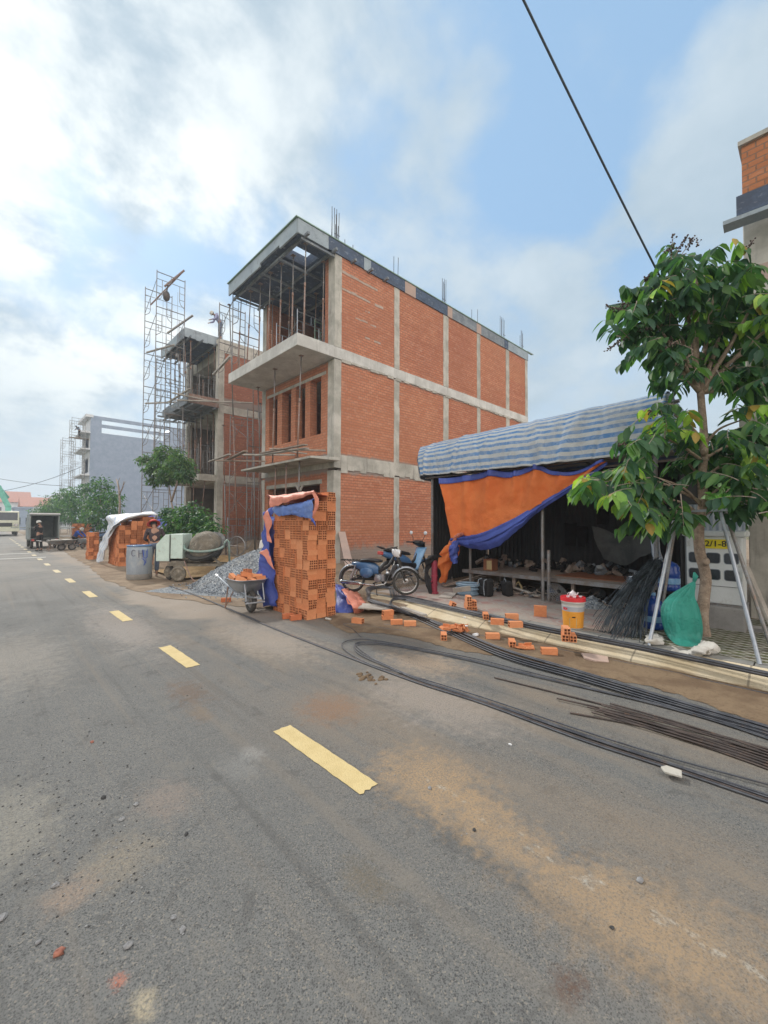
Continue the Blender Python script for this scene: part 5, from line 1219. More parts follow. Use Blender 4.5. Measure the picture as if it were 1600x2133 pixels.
mb.box(-.35, -.28, -.24, .24, .40, .47); mb.box(1.28, 1.35, -.24, .24, .40, .47); mb.box(-.3, .1, -.25, .25, .47, .54); mb.bar((.0, 0, .5), (.9, 0, .62), .1, .07); mb.bar((1.1, -.2, .42), (.7, -.2, .75), .05); mb.bar((1.2, 0, .45), (1.22, 0, .05), .05); mb.build('chassis', M['mud_metal'], mx, local=True)
for i, (x, y) in enumerate(((0.0, -.36), (-.42, .0), (0.9, .3))):
    a, b = MB(), MB(); wheel(a, b, (x, y, .21), (0, 1, 0) if i != 1 else (.7, 1, 0), .21, .05, 0); Mw = Matrix.Translation((x, y, .21)) @ Matrix.Rotation(math.pi / 2, 4, 'X')
    b.lathe([(.02, -.05), (.10, -.04), (.11, -.01), (.15, .0), (.15, .03), (.02, .05)], 18, 0, Mw); wl = b.build('wheel', M['mud_metal'], mx, local=True); a.build('tyre', M['mud_metal' if i == 0 else 'rubber'], wl, local=True, smooth=True)
MB().tube([(.12, -.3, .55), (.25, -.42, .35), (.42, -.55, .14), (.56, -.6, .03)], .016, 6).build('drawbar', M['steel_rust'], mx, local=True)

# plastic drum with hand-painted letters
M['drum_grey'] = pm('grey_plastic_drum', (0.30, 0.34, 0.38), (0.24, 0.27, 0.31), 3, .6, .15, stretch=(1, 1, .3), dirt=(0.40, 0.40, 0.39), dirtamt=.45)
M['drum_foot'] = pm('cement_crust', (0.27, 0.25, 0.23), (0.2, 0.19, 0.17), 8, .95, .6)
bc = gp(290, 1206, 0.01); bt = thing('water_drum', 'blue-grey plastic drum with rough painted letters standing beside the cement mixer', 'drum', bc)
bt.rotation_euler = (0, 0, 0); BRR, BHH = .315, .93
MB().lathe([(.02, .01), (BRR * .90, .01), (BRR * .97, .06), (BRR * 1.0, .3), (BRR * 1.03, .55), (BRR * 1.0, .8), (BRR * .97, BHH - .01), (BRR * .94, BHH - .01), (BRR * .94, .1), (.02, .08)], 40).build('shell', M['drum_grey'], bt, local=True, smooth=True)
MB().ring((0, 0, BHH), (0, 0, 1), BRR * .97, .018, 40, 8).build('rim', M['blue_paint'], bt, local=True, smooth=True)
MB().lathe([(BRR * .93, .0), (BRR * 1.0, .04), (BRR * 1.01, .13), (BRR * 1.0, .16)], 40).build('cement_crust', M['drum_foot'], bt, local=True, smooth=True)
M['ink_blue'] = pm('blue_letter_paint', (0.05, 0.12, 0.50), (0.04, 0.09, 0.38), 6, .6, 0); M['ink_dark'] = pm('dark_letter_paint', (0.12, 0.10, 0.16), (0.08, .07, .1), 6, .6, 0)
camdir = math.atan2(-bc.y, -bc.x)
def stroke(mb, pts, wd=.014):
    q = []
    for u, z in pts:
        a = camdir + u / BRR; rr = BRR * 1.037; q.append(Vector((math.cos(a) * rr, math.sin(a) * rr, z)))
    for a, b in zip(q, q[1:]): mb.tube([a, b], wd * .5, 6)
mb = MB(); stroke(mb, [(-.10, .80), (-.15, .83), (-.19, .79), (-.19, .70), (-.15, .66), (-.10, .68)]); stroke(mb, [(-.02, .82), (-.02, .62)]); stroke(mb, [(.06, .82), (.06, .62)]); stroke(mb, [(-.02, .72), (.06, .73)])
mb.build('letters', M['ink_dark'], bt, local=True)
mb = MB(); stroke(mb, [(.10, .82), (.10, .62), (.14, .6), (.19, .63), (.19, .84)]); stroke(mb, [(.07, .84), (.11, .5), (.13, .42)]); stroke(mb, [(.16, .8), (.15, .45)]); stroke(mb, [(.05, .60), (.15, .50), (.10, .40)]); mb.build('letters', M['ink_blue'], bt, local=True)

# ------------------------------------------------------------------ people
def skin_obj(name, chains, mat, parent, root=0, sub=2):
    """chains: list of lists of (point, radius); first point of later chains welds to a named earlier point"""
    vs, es, rs = [], [], []
    def idx(p):
        for i, v in enumerate(vs):
            if (v - Vector(p)).length < 1e-4: return i
        return None
    for ch in chains:
        prev = None
        for p, r in ch:
            i = idx(p)
            if i is None: vs.append(Vector(p)); rs.append(r); i = len(vs) - 1
            if prev is not None and prev != i: es.append((prev, i))
            prev = i
    me = bpy.data.meshes.new(name); me.from_pydata([tuple(v) for v in vs], es, []); me.materials.append(mat)
    o = bpy.data.objects.new(name, me); COL.objects.link(o); o.parent = parent
    sk = o.modifiers.new('skin', 'SKIN'); sk.use_smooth_shade = True
    for i, r in enumerate(rs):
        d = me.skin_vertices[0].data[i]; d.radius = (r, r) if not isinstance(r, tuple) else r; d.use_root = (i == root)
    s = o.modifiers.new('sub', 'SUBSURF'); s.levels = s.render_levels = sub
    return o
def lerp(a, b, t): return Vector(a).lerp(Vector(b), t)
def hand_chains(wrist, d, side_v):
    """palm and five curled fingers; d = pointing direction, side_v = thumb side"""
    d = Vector(d).normalized(); s = Vector(side_v); s = (s - d * s.dot(d)).normalized(); n = d.cross(s).normalized()
    w = Vector(wrist); palm = w + d * .05; ch = [[(w, .024), (palm, .026)]]
    for k, (off, L) in enumerate(((.026, .075), (.009, .085), (-.009, .078), (-.026, .06))):
        b = palm + s * off + d * .028; ch.append([(palm, .026), (b, .0105), (b + d * L * .45 + n * .006, .0095), (b + d * L * .75 + n * .024, .0085), (b + d * L * .85 + n * .045, .0075)])
    tb = w + d * .03 + s * .028; ch.append([(w, .024), (tb, .013), (tb + d * .028 + s * .022, .011), (tb + d * .055 + s * .026 + n * .012, .009)])
    return ch
def person(lab, loc, rz, J, shirt, trousers, hat=None, hatmat=None, hair=True, shoes='rubber', fingers=True, sleeves='long', trim=None, look=(0, -1, 0)):
    """J: joints in local space, facing local -y; keys pelvis chest neck head shL elL wrL shR elR wrR hipL knL anL hipR knR anR"""
    t = thing('person', lab, 'person', loc, rz)
    V = {k: Vector(v) for k, v in J.items()}
    pel, ch_, nk, hd = V['pelvis'], V['chest'], V['neck'], V['head']
    mid = lerp(pel, ch_, .5); C = []
    C.append([(pel, (.135, .10)), (mid, (.12, .092)), (ch_, (.15, .10)), (nk, .052), (lerp(nk, hd, .45), .05)])
    up = (hd - nk).normalized(); fw = Vector(look).normalized()
    C[0] += [(hd - up * .035 + fw * .012, (.068, .078)), (hd + up * .035, (.078, .09)), (hd + up * .085, .055)]
    for s in 'LR':
        sh, el, wr = V['sh' + s], V['el' + s], V['wr' + s]
        C.append([(ch_, (.15, .10)), (sh, .052), (lerp(sh, el, .5), .043), (el, .035), (lerp(el, wr, .4), .034), (wr, .024)])
        if fingers: C += hand_chains(wr, (wr - el) + Vector((0, -.02, -.05)), pel - wr)
        else: C[-1] += [(wr + (wr - el).normalized() * .07, .026), (wr + (wr - el).normalized() * .13, .014)]
        hp, kn, an = V['hip' + s], V['kn' + s], V['an' + s]
        C.append([(pel, (.135, .10)), (hp, .085), (lerp(hp, kn, .5), .072), (kn, .052), (lerp(kn, an, .35), .05), (an, .034)])
        f = V.get('toe' + s, an + Vector((0, -.14, -.045)))
        C.append([(an, .034), (lerp(an, f, .5) + Vector((0, 0, -.012)), .036), (f, .026)])
    body = skin_obj('body', C, M['skin'], t)
    S = [[(pel + Vector((0, 0, -.02)), (.155, .118)), (mid, (.145, .112)), (ch_, (.168, .115)), (lerp(ch_, nk, .75), .075)]]
    kk = 1.0 if sleeves == 'long' else .75
    for s in 'LR':
        sh, el, wr = V['sh' + s], V['el' + s], V['wr' + s]; S.append([(ch_, (.168, .115)), (sh, .066), (lerp(sh, el, .5), .056), (el, .048)] + ([(lerp(el, wr, .5), .045), (lerp(el, wr, .9), .036)] if sleeves == 'long' else []))
    sh_ = skin_obj('shirt', S, M[shirt], t)
    if trim: 
        mb = MB(); c = lerp(ch_, pel, .45) + Vector((0, .125, 0)); mb.prism([(-.07, 0), (0, -.09), (.07, 0), (.05, .05), (0, .075), (-.05, .05)], 'y', -.006, .006, 0, Matrix.Translation(c)); mb.build('shirt_print', M[trim], sh_, local=True)
    P_ = [[(lerp(pel, mid, .3), (.15, .115)), (pel, (.152, .118))]]
    for s in 'LR':
        hp, kn, an = V['hip' + s], V['kn' + s], V['an' + s]; P_.append([(pel, (.152, .118)), (hp, .1), (lerp(hp, kn, .5), .088), (kn, .068), (lerp(kn, an, .5), .066), (lerp(kn, an, .85), .054)])
    skin_obj('trousers', P_, M[trousers], t, 1)
    for s in 'LR':
        an = V['an' + s]; f = V.get('toe' + s, an + Vector((0, -.14, -.045)))
        skin_obj('shoe', [[(an + Vector((0, .025, -.03)), .04), (lerp(an, f, .5) + Vector((0, 0, -.022)), .043), (f + Vector((0, -.02, -.004)), .034)]], M[shoes], t, 0, 1)
    Hm = Matrix.Translation(hd) @ up.to_track_quat('Z', 'Y').to_matrix().to_4x4()
    # face: brow ridge, nose, mouth, eyes, ears
    rt = fw.cross(up).normalized(); mb = MB(); mb.tube([hd + fw * .088 + up * .02, hd + fw * .107 - up * .018, hd + fw * .094 - up * .024], [.006, .013, .008], 6); mb.build('nose', M['skin'], body, local=True, smooth=True)
    mb = MB()
    for s in (-1, 1): mb.ball(hd + fw * .086 + rt * .03 * s + up * .012, .008, 6)
    mb.build('eyes', M['black'], body, local=True, smooth=True)
    MB().tube([hd + fw * .084 - rt * .022 - up * .048, hd + fw * .093 - up * .05, hd + fw * .084 + rt * .022 - up * .048], .005, 5).build('mouth', M['tarp_pink'], body, local=True)
    mb = MB()
    for s in (-1, 1): mb.ball(hd + rt * .078 * s - up * .005, .024, 6, 0, (.45, .8, 1.2))
    mb.build('ears', M['skin'], body, local=True, smooth=True)
    if hair: MB().lathe([(.088, -.03), (.094, .03), (.078, .085), (.04, .115), (.001, .122)], 16, 0, Hm @ Matrix.Translation((0, 0, 0)) @ Matrix.Diagonal((.93, 1.05, 1, 1)) @ Matrix.Translation((0, .0, .0))).build('hair', M['black'], t, local=True, smooth=True)
    if hat == 'brim': MB().lathe([(.185, .035), (.15, .045), (.105, .055), (.102, .10), (.09, .145), (.05, .155), (.001, .155), (.001, .14), (.09, .13), (.10, .05), (.18, .028), (.185, .035)], 24, 0, Hm).build('hat', M[hatmat], t, local=True, smooth=True)
    if hat == 'bucket': MB().lathe([(.14, .0), (.105, .05), (.1, .11), (.07, .135), (.001, .138), (.001, .12), (.09, .1), (.13, -.005), (.14, .0)], 20, 0, Hm).build('hat', M[hatmat], t, local=True, smooth=True)
    return t
STAND = dict(pelvis=(0, 0, .93), chest=(0, -.02, 1.28), neck=(0, -.02, 1.42), head=(0, -.06, 1.53), shL=(.18, -.02, 1.36), elL=(.24, 0, 1.1), wrL=(.2, -.2, 1.0), shR=(-.18, -.02, 1.36), elR=(-.24, 0, 1.1), wrR=(-.2, -.2, 1.0),
             hipL=(.09, 0, .86), knL=(.1, -.03, .48), anL=(.1, .02, .09), hipR=(-.09, 0, .86), knR=(-.1, -.03, .48), anR=(-.1, .02, .09))
M['red_felt'] = pm('red_hat_felt', (0.60, 0.09, 0.08), (0.5, .07, .06), 8, .8, .1)
M['shirt_brown'] = pm('dark_brown_shirt', (0.055, 0.04, 0.045), (0.03, .02, .03), 12, .9, .2, dirt=(0.17, .11, .09), dirtamt=.45)
M['shirt_blue'] = pm('bright_blue_shirt', (0.03, 0.13, 0.62), (0.025, .09, .45), 6, .8, .1)
M['shirt_lilac'] = pm('greyish_purple_shirt', (0.34, 0.35, 0.52), (0.24, .25, .40), 6, .8, .1)
M['jeans'] = pm('grey_blue_trousers', (0.13, 0.16, 0.22), (0.08, .10, .14), 8, .9, .1)
M['hat_pale'] = pm('pale_hat', (0.55, 0.54, 0.50), (0.45, .44, .40), 8, .8, .1)
M['print_tan'] = pm('tan_print', (0.46, 0.27, 0.20), (0.38, .22, .16), 8, .8, .1)
J = dict(STAND, chest=(0.02, -.07, 1.27), neck=(.03, -.12, 1.40), head=(.05, -.19, 1.50), shL=(.2, -.08, 1.34), elL=(.27, -.04, 1.09), wrL=(.20, -.26, 1.02), shR=(-.16, -.08, 1.34), elR=(-.26, -.02, 1.10), wrR=(-.17, -.25, 1.03),
         knL=(.13, -.08, .48), anL=(.2, .06, .09), knR=(-.06, -.06, .48), anR=(-.05, .08, .09), toeL=(.28, -.05, .045))
person('person in red brimmed hat and dark printed shirt, back turned, between drum and mixer', gp(322, 1200, .02), R(163), J, 'shirt_brown', 'jeans', 'brim', 'red_felt', trim='print_tan', shoes='form_pink')
pv = gp(82, 1148, 0)
person('person in dark clothes and pale hat standing behind the open van', pv, R(215), dict(STAND, elL=(.2, -.12, 1.1), wrL=(.06, -.28, 1.25), elR=(-.2, -.12, 1.08), wrR=(-.05, -.26, 1.18)), 'cloth_black', 'cloth_black', 'bucket', 'hat_pale', fingers=False)
SQ = dict(pelvis=(0, .1, .62), chest=(0, -.18, .92), neck=(0, -.27, 1.02), head=(0, -.36, 1.10), shL=(.18, -.2, .98), elL=(.22, -.4, .78), wrL=(.14, -.56, .62), shR=(-.18, -.2, .98), elR=(-.22, -.4, .78), wrR=(-.14, -.56, .62),
          hipL=(.1, .06, .58), knL=(.16, -.22, .40), anL=(.12, .0, .09), hipR=(-.1, .06, .58), knR=(-.16, -.22, .40), anR=(-.12, .0, .09))
person('person in a blue shirt and pale hat bending down right of the open van door', gp(157, 1139, 0) + Vector((0, 0, 0)), R(50), SQ, 'shirt_blue', 'cloth_black', 'bucket', 'hat_pale', fingers=False)
BEND = dict(STAND, chest=(0, -.2, 1.18), neck=(0, -.31, 1.27), head=(0, -.40, 1.31), shL=(.18, -.22, 1.24), elL=(.22, -.3, .98), wrL=(.16, -.5, .9), shR=(-.18, -.22, 1.24), elR=(-.22, -.3, .98), wrR=(-.15, -.5, .85))
person('person in pale purple shirt bending over starter bars on the second house roof', (8.75, 21.7, 11.2), R(-100), BEND, 'shirt_lilac', 'jeans', 'bucket', 'hat_pale', fingers=False)
person('person climbing at the top of the far scaffold beside the blue-grey building', (7.9, 61.0, 11.6), R(-60), BEND, 'jeans', 'cloth_black', None, None, fingers=False)
beam('plank', 'short board under the climbing person at the top of the far scaffold', 'plank', (6.9, 61.0, 11.57), (8.9, 61.0, 11.57), .6, .05, 'wood')

# ------------------------------------------------------------------ motorbikes (forward = local +x)
def underbone(lab, loc, rz, sc, style):
    t = thing('motorbike', lab, 'motorbike', loc, rz); t.scale = (sc, sc, sc)
    R_ = .285; fx, rx = .60, -.60
    def spoked(name, x, ang=0):
        a, b = MB(), MB(); Mz = Matrix.Translation((x, 0, R_)) @ Matrix.Rotation(ang, 4, 'Z')
        wheel(a, b, (0, 0, 0), (0, 1, 0), R_, .025, 20, rimr=.232, hub=.035); b.lathe([(.01, -.04), (.06, -.035), (.06, .035), (.01, .04)], 16, 0, Matrix.Rotation(math.pi / 2, 4, 'X'))
        for q in (a, b): q.v = [Mz @ v for v in q.v]
        w_ = b.build('wheel', M['chrome'], t, local=True); a.build('tyre', M['rubber'], w_, local=True, smooth=True)
    st = R(22) if style == 'old' else R(-12)
    spoked('front', fx, st); spoked('rear', rx)
    sbody, sdark = ('blue_paint', 'black')
    top = Vector((.36, 0, .86)); 
    mb = MB(); mb.tube([(rx, .07, R_), (-.15, .07, .33), (-.05, .06, .33)], .018, 6); mb.tube([(rx, -.07, R_), (-.15, -.07, .33)], .018, 6)
    mb.tube([(.34, 0, .80), (.22, 0, .60), (.02, 0, .47), (-.2, 0, .45), (-.45, 0, .62), (-.62, 0, .66)], [.028, .032, .034, .03, .022, .018], 8); mb.build('frame', M[sdark], t, local=True, smooth=True)
    mb = MB()
    for s in (-1, 1): mb.tube([(fx + .005, .065 * s, R_), (fx - .05, .07 * s, .43), (fx - .13, .055 * s, .66), (fx - .22, .03 * s, .86)], [.016, .022, .026, .024], 8)
    mb.build('fork', M['dark_metal' if style == 'old' else 'black'], t, local=True, smooth=True)
    for s in (-1, 1): MB().tube([(rx, .1 * s, R_ + .02), (rx + .10, .10 * s, .60)], .014, 8).tube([(rx + .01, .1 * s, R_ + .08), (rx + .08, .10 * s, .52)], .026, 10).build('shock_absorber', M['chrome'], t, local=True)
    # fenders
    def fender(mb, cx, cz, r, a0, a1, w_, ang=0):
        n = 14; Mz = Matrix.Translation((cx, 0, 0)) @ Matrix.Rotation(ang, 4, 'Z') @ Matrix.Translation((-cx, 0, 0))
        mb.grid(lambda u, v: Mz @ Vector((cx + (r - .03 * abs(2 * v - 1) ** 2) * math.cos(a0 + (a1 - a0) * u), w_ * (2 * v - 1), cz + (r - .03 * abs(2 * v - 1) ** 2) * math.sin(a0 + (a1 - a0) * u))), n, 6)
    fd = 'galv' if style == 'old' else 'blue_paint'
    mb = MB(); fender(mb, fx, R_, .32, R(35), R(165), .06, st); mb.build('front_fender', M[fd], t, local=True, smooth=True, solid=.004)
    mb = MB(); fender(mb, rx, R_, .33, R(30), R(185), .07); mb.build('rear_fender', M[fd if style == 'old' else 'black'], t, local=True, smooth=True, solid=.004)
    # engine
    mb = MB(); mb.lathe([(.01, -.11), (.075, -.10), (.085, -.06), (.085, .06), (.075, .10), (.01, .11)], 16, 0, Matrix.Translation((.0, 0, .33)) @ Matrix.Rotation(math.pi / 2, 4, 'X')); mb.box(-.05, .16, -.06, .06, .27, .40); mb.build('engine', M['galv'], t, local=True, bevel=.008)
    mb = MB(); mb.box(.13, .29, -.055, .055, .30, .40)
    for k in range(6): mb.box(.14 + k * .024, .148 + k * .024, -.075, .075, .285, .415)
    mb.build('cylinder_head', M['dark_metal'], t, local=True)
    mb = MB(); mb.tube([(.22, -.07, .30), (.16, -.11, .22), (.0, -.13, .19), (-.25, -.14, .20), (-.32, -.14, .21)], [.016, .016, .018, .022, .035], 10); mb.tube([(-.32, -.14, .21), (-.40, -.14, .215), (-.80, -.15, .24), (-.84, -.15, .24)], [.035, .042, .042, .03], 12); mb.build('exhaust', M['chrome' if style == 'old' else 'galv'], t, local=True, smooth=True)
    MB().tube([(-.05, -.18, .24), (-.05, .18, .24)], .012, 6).tube([(-.05, -.14, .235), (-.05, -.2, .235)], .02, 8).tube([(-.05, .14, .235), (-.05, .2, .235)], .02, 8).build('footrest', M['black'], t, local=True)
    MB().tube([(-.02, -.08, .22), (.03, -.22, .01)], .010, 6).tube([(.03, -.22, .012), (.06, -.24, .008)], .014, 6).build('side_stand', M['dark_metal'], t, local=True)
    MB().box(-.55, -.05, .075, .10, .26, .37).build('chain_case', M['dark_metal'], t, local=True, bevel=.02)
    # blue body below the seat, swelling side covers
    def shell(secs, mat, name, n=14):
        def fn(u, v):
            s = min(int(u * (len(secs) - 1)), len(secs) - 2); f = u * (len(secs) - 1) - s; A, B = secs[s], secs[s + 1]
            x, zc, w_, h = [A[k] + (B[k] - A[k]) * f for k in range(4)]; a = 2 * math.pi * v
            return (x, w_ * math.copysign(abs(math.sin(a)) ** .7, math.sin(a)), zc + h * math.copysign(abs(math.cos(a)) ** .7, math.cos(a)))
        mb = MB(); mb.grid(fn, n, 18); return mb.build(name, M[mat], t, local=True, smooth=True)
    if style == 'old':
        shell([(-.62, .62, .02, .03), (-.50, .60, .10, .07), (-.35, .57, .13, .11), (-.2, .55, .13, .12), (-.08, .53, .09, .12), (.0, .50, .04, .08)], 'blue_paint', 'under_seat_body')
        mb = MB(); mb.ball((-.25, -.10, .45), .13, 12, 0, (1.2, .45, .9)); mb.ball((-.25, .10, .45), .13, 12, 0, (1.2, .45, .9)); mb.build('side_cover', M['blue_paint'], t, local=True, smooth=True)
        shell([(-.42, .69, .06, .01), (-.38, .70, .12, .035), (-.2, .71, .135, .045), (.0, .70, .12, .04), (.07, .69, .05, .02)], 'black', 'seat')
        mb = MB()
        for s in (-1, 1): mb.tube([(-.38, .09 * s, .68), (-.85, .09 * s, .70), (-.86, 0, .70)], .009, 6); mb.tube([(-.78, .09 * s, .70), (-.55, .09 * s, .5)], .007, 5)
        for k in range(5): mb.tube([(-.45 - .08 * k, -.09, .705), (-.45 - .08 * k, .09, .705)], .007, 5)
        mb.build('rack', M['dark_metal'], t, local=True)
        mb = MB(); mb.tube([(.40, 0, .98), (.36, .0, .93)], .03, 8); mb.tube([(.36, 0, .95), (.36, .16, 1.0), (.28, .30, .97)], .012, 6); mb.tube([(.36, 0, .95), (.36, -.16, 1.0), (.28, -.30, .97)], .012, 6); mb.build('handlebar', M['dark_metal'], t, local=True)
        for s in (-1, 1): MB().tube([(.30, .26 * s, .978), (.22, .33 * s, .955)], .018, 8).build('grip', M['black'], t, local=True)
        shell([(.30, .90, .03, .05), (.36, .88, .075, .09), (.44, .86, .08, .09), (.48, .86, .06, .07)], 'white_paint', 'headlight_shell')
        MB().lathe([(.001, .0), (.065, .0), (.075, -.02)], 18, 0, Matrix.Translation((.49, 0, .86)) @ Matrix.Rotation(R(90), 4, 'Y')).build('headlight', M['chrome'], t, local=True)
        mb = MB(); mb.grid(lambda u, v: (.33 - .14 * v + .03 * abs(2 * u - 1), .16 * (2 * u - 1), .62 - .34 * v), 10, 8); mb.grid(lambda u, v: (.36 + .1 * u, .145 - .05 * u, .62 - .3 * v), 4, 6); mb.build('leg_shield', M['galv'], t, local=True, smooth=True, solid=.005)
    else:
        shell([(-.84, .80, .03, .03), (-.72, .76, .09, .07), (-.45, .69, .13, .10), (-.2, .63, .135, .12), (.0, .55, .10, .10), (.1, .48, .05, .05)], 'blue_paint', 'side_body')
        shell([(-.60, .62, .10, .05), (-.3, .52, .13, .08), (.0, .46, .12, .09), (.2, .44, .10, .08)], 'black', 'lower_body')
        shell([(-.72, .86, .06, .02), (-.6, .85, .12, .045), (-.3, .80, .14, .05), (-.05, .76, .12, .045), (.05, .73, .05, .02)], 'black', 'seat')
        MB().tube([(-.62, .10, .86), (-.90, .08, .95), (-.92, 0, .96), (-.90, -.08, .95), (-.62, -.10, .86)], .012, 6).build('grab_rail', M['black'], t, local=True)
        MB().box(-.88, -.82, -.09, .09, .76, .84).build('tail_light', M['red_felt'], t, local=True, bevel=.015)
        mb = MB(); mb.grid(lambda u, v: (.42 - .24 * v - .06 * math.sin(math.pi * u) + .03 * abs(2 * u - 1), .20 * (2 * u - 1) * (1 - .35 * v), .90 - .55 * v), 10, 10); mb.build('leg_shield', M['blue_light'], t, local=True, smooth=True, solid=.03)
        mb = MB(); mb.grid(lambda u, v: (.38 - .22 * v + .02 * abs(2 * u - 1), .08 * (2 * u - 1), .9 - .5 * v), 6, 8); mb.build('centre_trim', M['black'], t, local=True, smooth=True, solid=.02)
        shell([(.18, 1.02, .05, .02), (.26, 1.03, .14, .05), (.38, 1.0, .16, .08), (.48, .95, .10, .07), (.54, .92, .03, .03)], 'black', 'handlebar_cowl')
        for s in (-1, 1):
            MB().tube([(.30, .12 * s, 1.03), (.24, .36 * s, 1.03)], .017, 8).build('grip', M['black'], t, local=True)
            MB().tube([(.30, .16 * s, 1.03), (.34, .22 * s, 1.16), (.33, .27 * s, 1.22)], .007, 5).build('mirror_stem', M['black'], t, local=True)
            MB().ball((.33, .28 * s, 1.27), .055, 10, 0, (.25, 1.2, .85)).build('mirror', M['white_paint'], t, local=True, smooth=True)  # white colour stands in for the bright reflection in the mirror glass
        MB().box(.5, .54, -.07, .07, .82, .90).build('headlight', M['chrome'], t, local=True, bevel=.01)
    return t
pa, pb = gp(742, 1238, .12), gp(838, 1244, .12)
mid_ = (pa + pb) / 2; mid_.z = .165
underbone('old blue underbone motorbike with spoked wheels parked in front of the brick side wall', mid_, math.atan2(pb.y - pa.y, pb.x - pa.x), .95, 'old')
underbone('darker blue scooter with two bright mirrors parked behind the old motorbike', gp(850, 1216, .17) , R(-8), .94, 'new')
m2 = underbone('dark motorbike half hidden behind the narrow brick stack up the street', gp(176, 1140, 0) + Vector((.9, 1.0, .1)), R(160), 1.0, 'new')
m3 = underbone('grey motorbike leaning among the far trees, farther up the street than the brick stacks', gp(200, 1130, .1), R(200), 1.0, 'old')

# ------------------------------------------------------------------ van with open rear doors, seen up the street
M['van_body'] = pm('dull_green_grey_van', (0.22, 0.25, 0.24), (0.17, .19, .19), 3, .6, .1, dirt=(.36, .35, .31), dirtamt=.3)
vx0, vx1, vy = 1.85, 3.22, 31.5
vn = thing('box_van', 'small grey-green box van standing with both rear doors open', 'van', (vx0 + 1, vy, 0))
mb = MB(); z0, z1, L = .55, 1.95, 2.6
mb.box(vx0, vx0 + .06, vy, vy + L, z0, z1); mb.box(vx1 - .06, vx1, vy, vy + L, z0, z1); mb.box(vx0 + .061, vx1 - .061, vy, vy + L, z0, z0 + .08); mb.box(vx0, vx1, vy - .02, vy + L, z1, z1 + .1); mb.box(vx0 + .061, vx1 - .061, vy + L - .06, vy + L, z0 + .081, z1)
mb.build('cargo_box', M['van_body'], vn, bevel=.02)
MB().box(vx0 + .03, vx1 - .03, vy + L + .1, vy + L + 1.3, .4, 1.7).build('cab', M['van_body'], vn, bevel=.12)
MB().box(vx0 - .02, vx1 + .02, vy - .06, vy + .06, z1 + .08, z1 + .16).build('roof_trim', M['white_paint'], vn)
MB().bar((vx0 - .03, vy - .02, (z0 + z1) / 2), (vx0 - .12, vy + .62, (z0 + z1) / 2), 1.38, .04).build('rear_door', M['van_body'], vn)
dd = MB().bar((vx1 + .02, vy - .02, 1.25), (vx1 + .72, vy - .10, 1.25), 1.38, .05).build('rear_door', M['van_body'], vn); MB().bar((vx1 + .09, vy - .065, 1.25), (vx1 + .64, vy - .13, 1.25), 1.14, .02).build('door_panel', M['form_grey'], dd)
MB().box(vx0 + .05, vx1 - .05, vy - .1, vy, .42, .62).build('rear_bumper', M['dark_metal'], vn, bevel=.02)
for x in (vx0 + .14, vx1 - .14):
    for y in (vy + .7, vy + L + .7):
        a, b = MB(), MB(); wheel(a, b, (x, y, .27), (1, 0, 0), .27, .07, 6, rimr=.15); w_ = b.build('wheel', M['steel_grey'], vn); a.build('tyre', M['rubber'], w_, smooth=True)
for x in (vx0 + .08, vx1 - .2): MB().box(x, x + .12, vy - .12, vy - .1, .48, .58).build('tail_light', M['red_felt'], vn)
# far wheelbarrows
barrow('wheelbarrow loaded with mortar standing behind the open van', gp(128, 1147, 0) , R(95), 1.0, 'steel_grey', sand=True)
barrow('second wheelbarrow farther right behind the van, tilted towards the road', gp(150, 1146, 0), R(70), 1.0, 'steel_grey', sand=True)
barrow('wheelbarrow with its tray turned up beside the blue shirted person', gp(172, 1143, 0), R(200), 1.0, 'galv')
# crane lorry far up the street
M['lorry_cream'] = pm('cream_lorry_paint', (0.62, 0.63, 0.50), (0.52, .53, .42), 3, .5, .05); M['crane_green'] = pm('crane_mint_green', (0.16, 0.50, 0.40), (0.10, .36, .28), 3, .5, .05)
ly = 62.0; lx0 = ray(-22, 1080).x / ray(-22, 1080).y * ly; lx1 = lx0 + 2.45
lt = thing('crane_lorry', 'cream lorry with a mint green crane facing down the street, farthest vehicle', 'lorry', ((lx0 + lx1) / 2, ly, 0))
mb = MB(); mb.prism([(ly, .75), (ly - .05, 1.6), (ly + .25, 2.75), (ly + 2.0, 2.8), (ly + 2.0, .75)], 'x', lx0, lx1); mb.build('cab', M['lorry_cream'], lt, bevel=.06)
MB().prism([(ly - .04, 1.75), (ly + .20, 2.6), (ly + .23, 2.6), (ly - .01, 1.75)], 'x', lx0 + .15, lx1 - .15).build('windscreen', M['dark_glass'], lt)
MB().box(lx0 + .6, lx1 - .6, ly - .1, ly - .051, 1.05, 1.45).build('grille', M['black'], lt, bevel=.02)
MB().box(lx0 - .02, lx1 + .02, ly - .25, ly + .02, .5, .95).build('bumper', M['lorry_cream'], lt, bevel=.04)
for x in (lx0 + .3, lx1 - .3): MB().box(x - .18, x + .18, ly - .12, ly - .06, 1.05, 1.35).build('headlight', M['chrome'], lt, bevel=.02)
MB().box(lx0, lx1, ly + 2.2, ly + 8, .8, 1.6).build('load_bed', M['dark_metal'], lt, bevel=.03)
mb = MB(); cxm = lx1 - .9; mb.bar((cxm, ly + 2.1, 1.6), (cxm, ly + 2.1, 3.4), .5); mb.bar((cxm, ly + 2.1, 3.3), (cxm - .9, ly + 2.2, 5.6), .55, .5); mb.bar((cxm - .9, ly + 2.2, 5.5), (cxm - .1, ly + 3, 4.3), .35, .35); mb.build('crane_arm', M['crane_green'], lt)
for x in (lx0 + .25, lx1 - .25):
    for y in (ly + .9, ly + 6.5):
        a, b = MB(), MB(); wheel(a, b, (x, y, .5), (1, 0, 0), .5, .15, 6, rimr=.24); w_ = b.build('wheel', M['steel_grey'], lt); a.build('tyre', M['rubber'], w_, smooth=True)

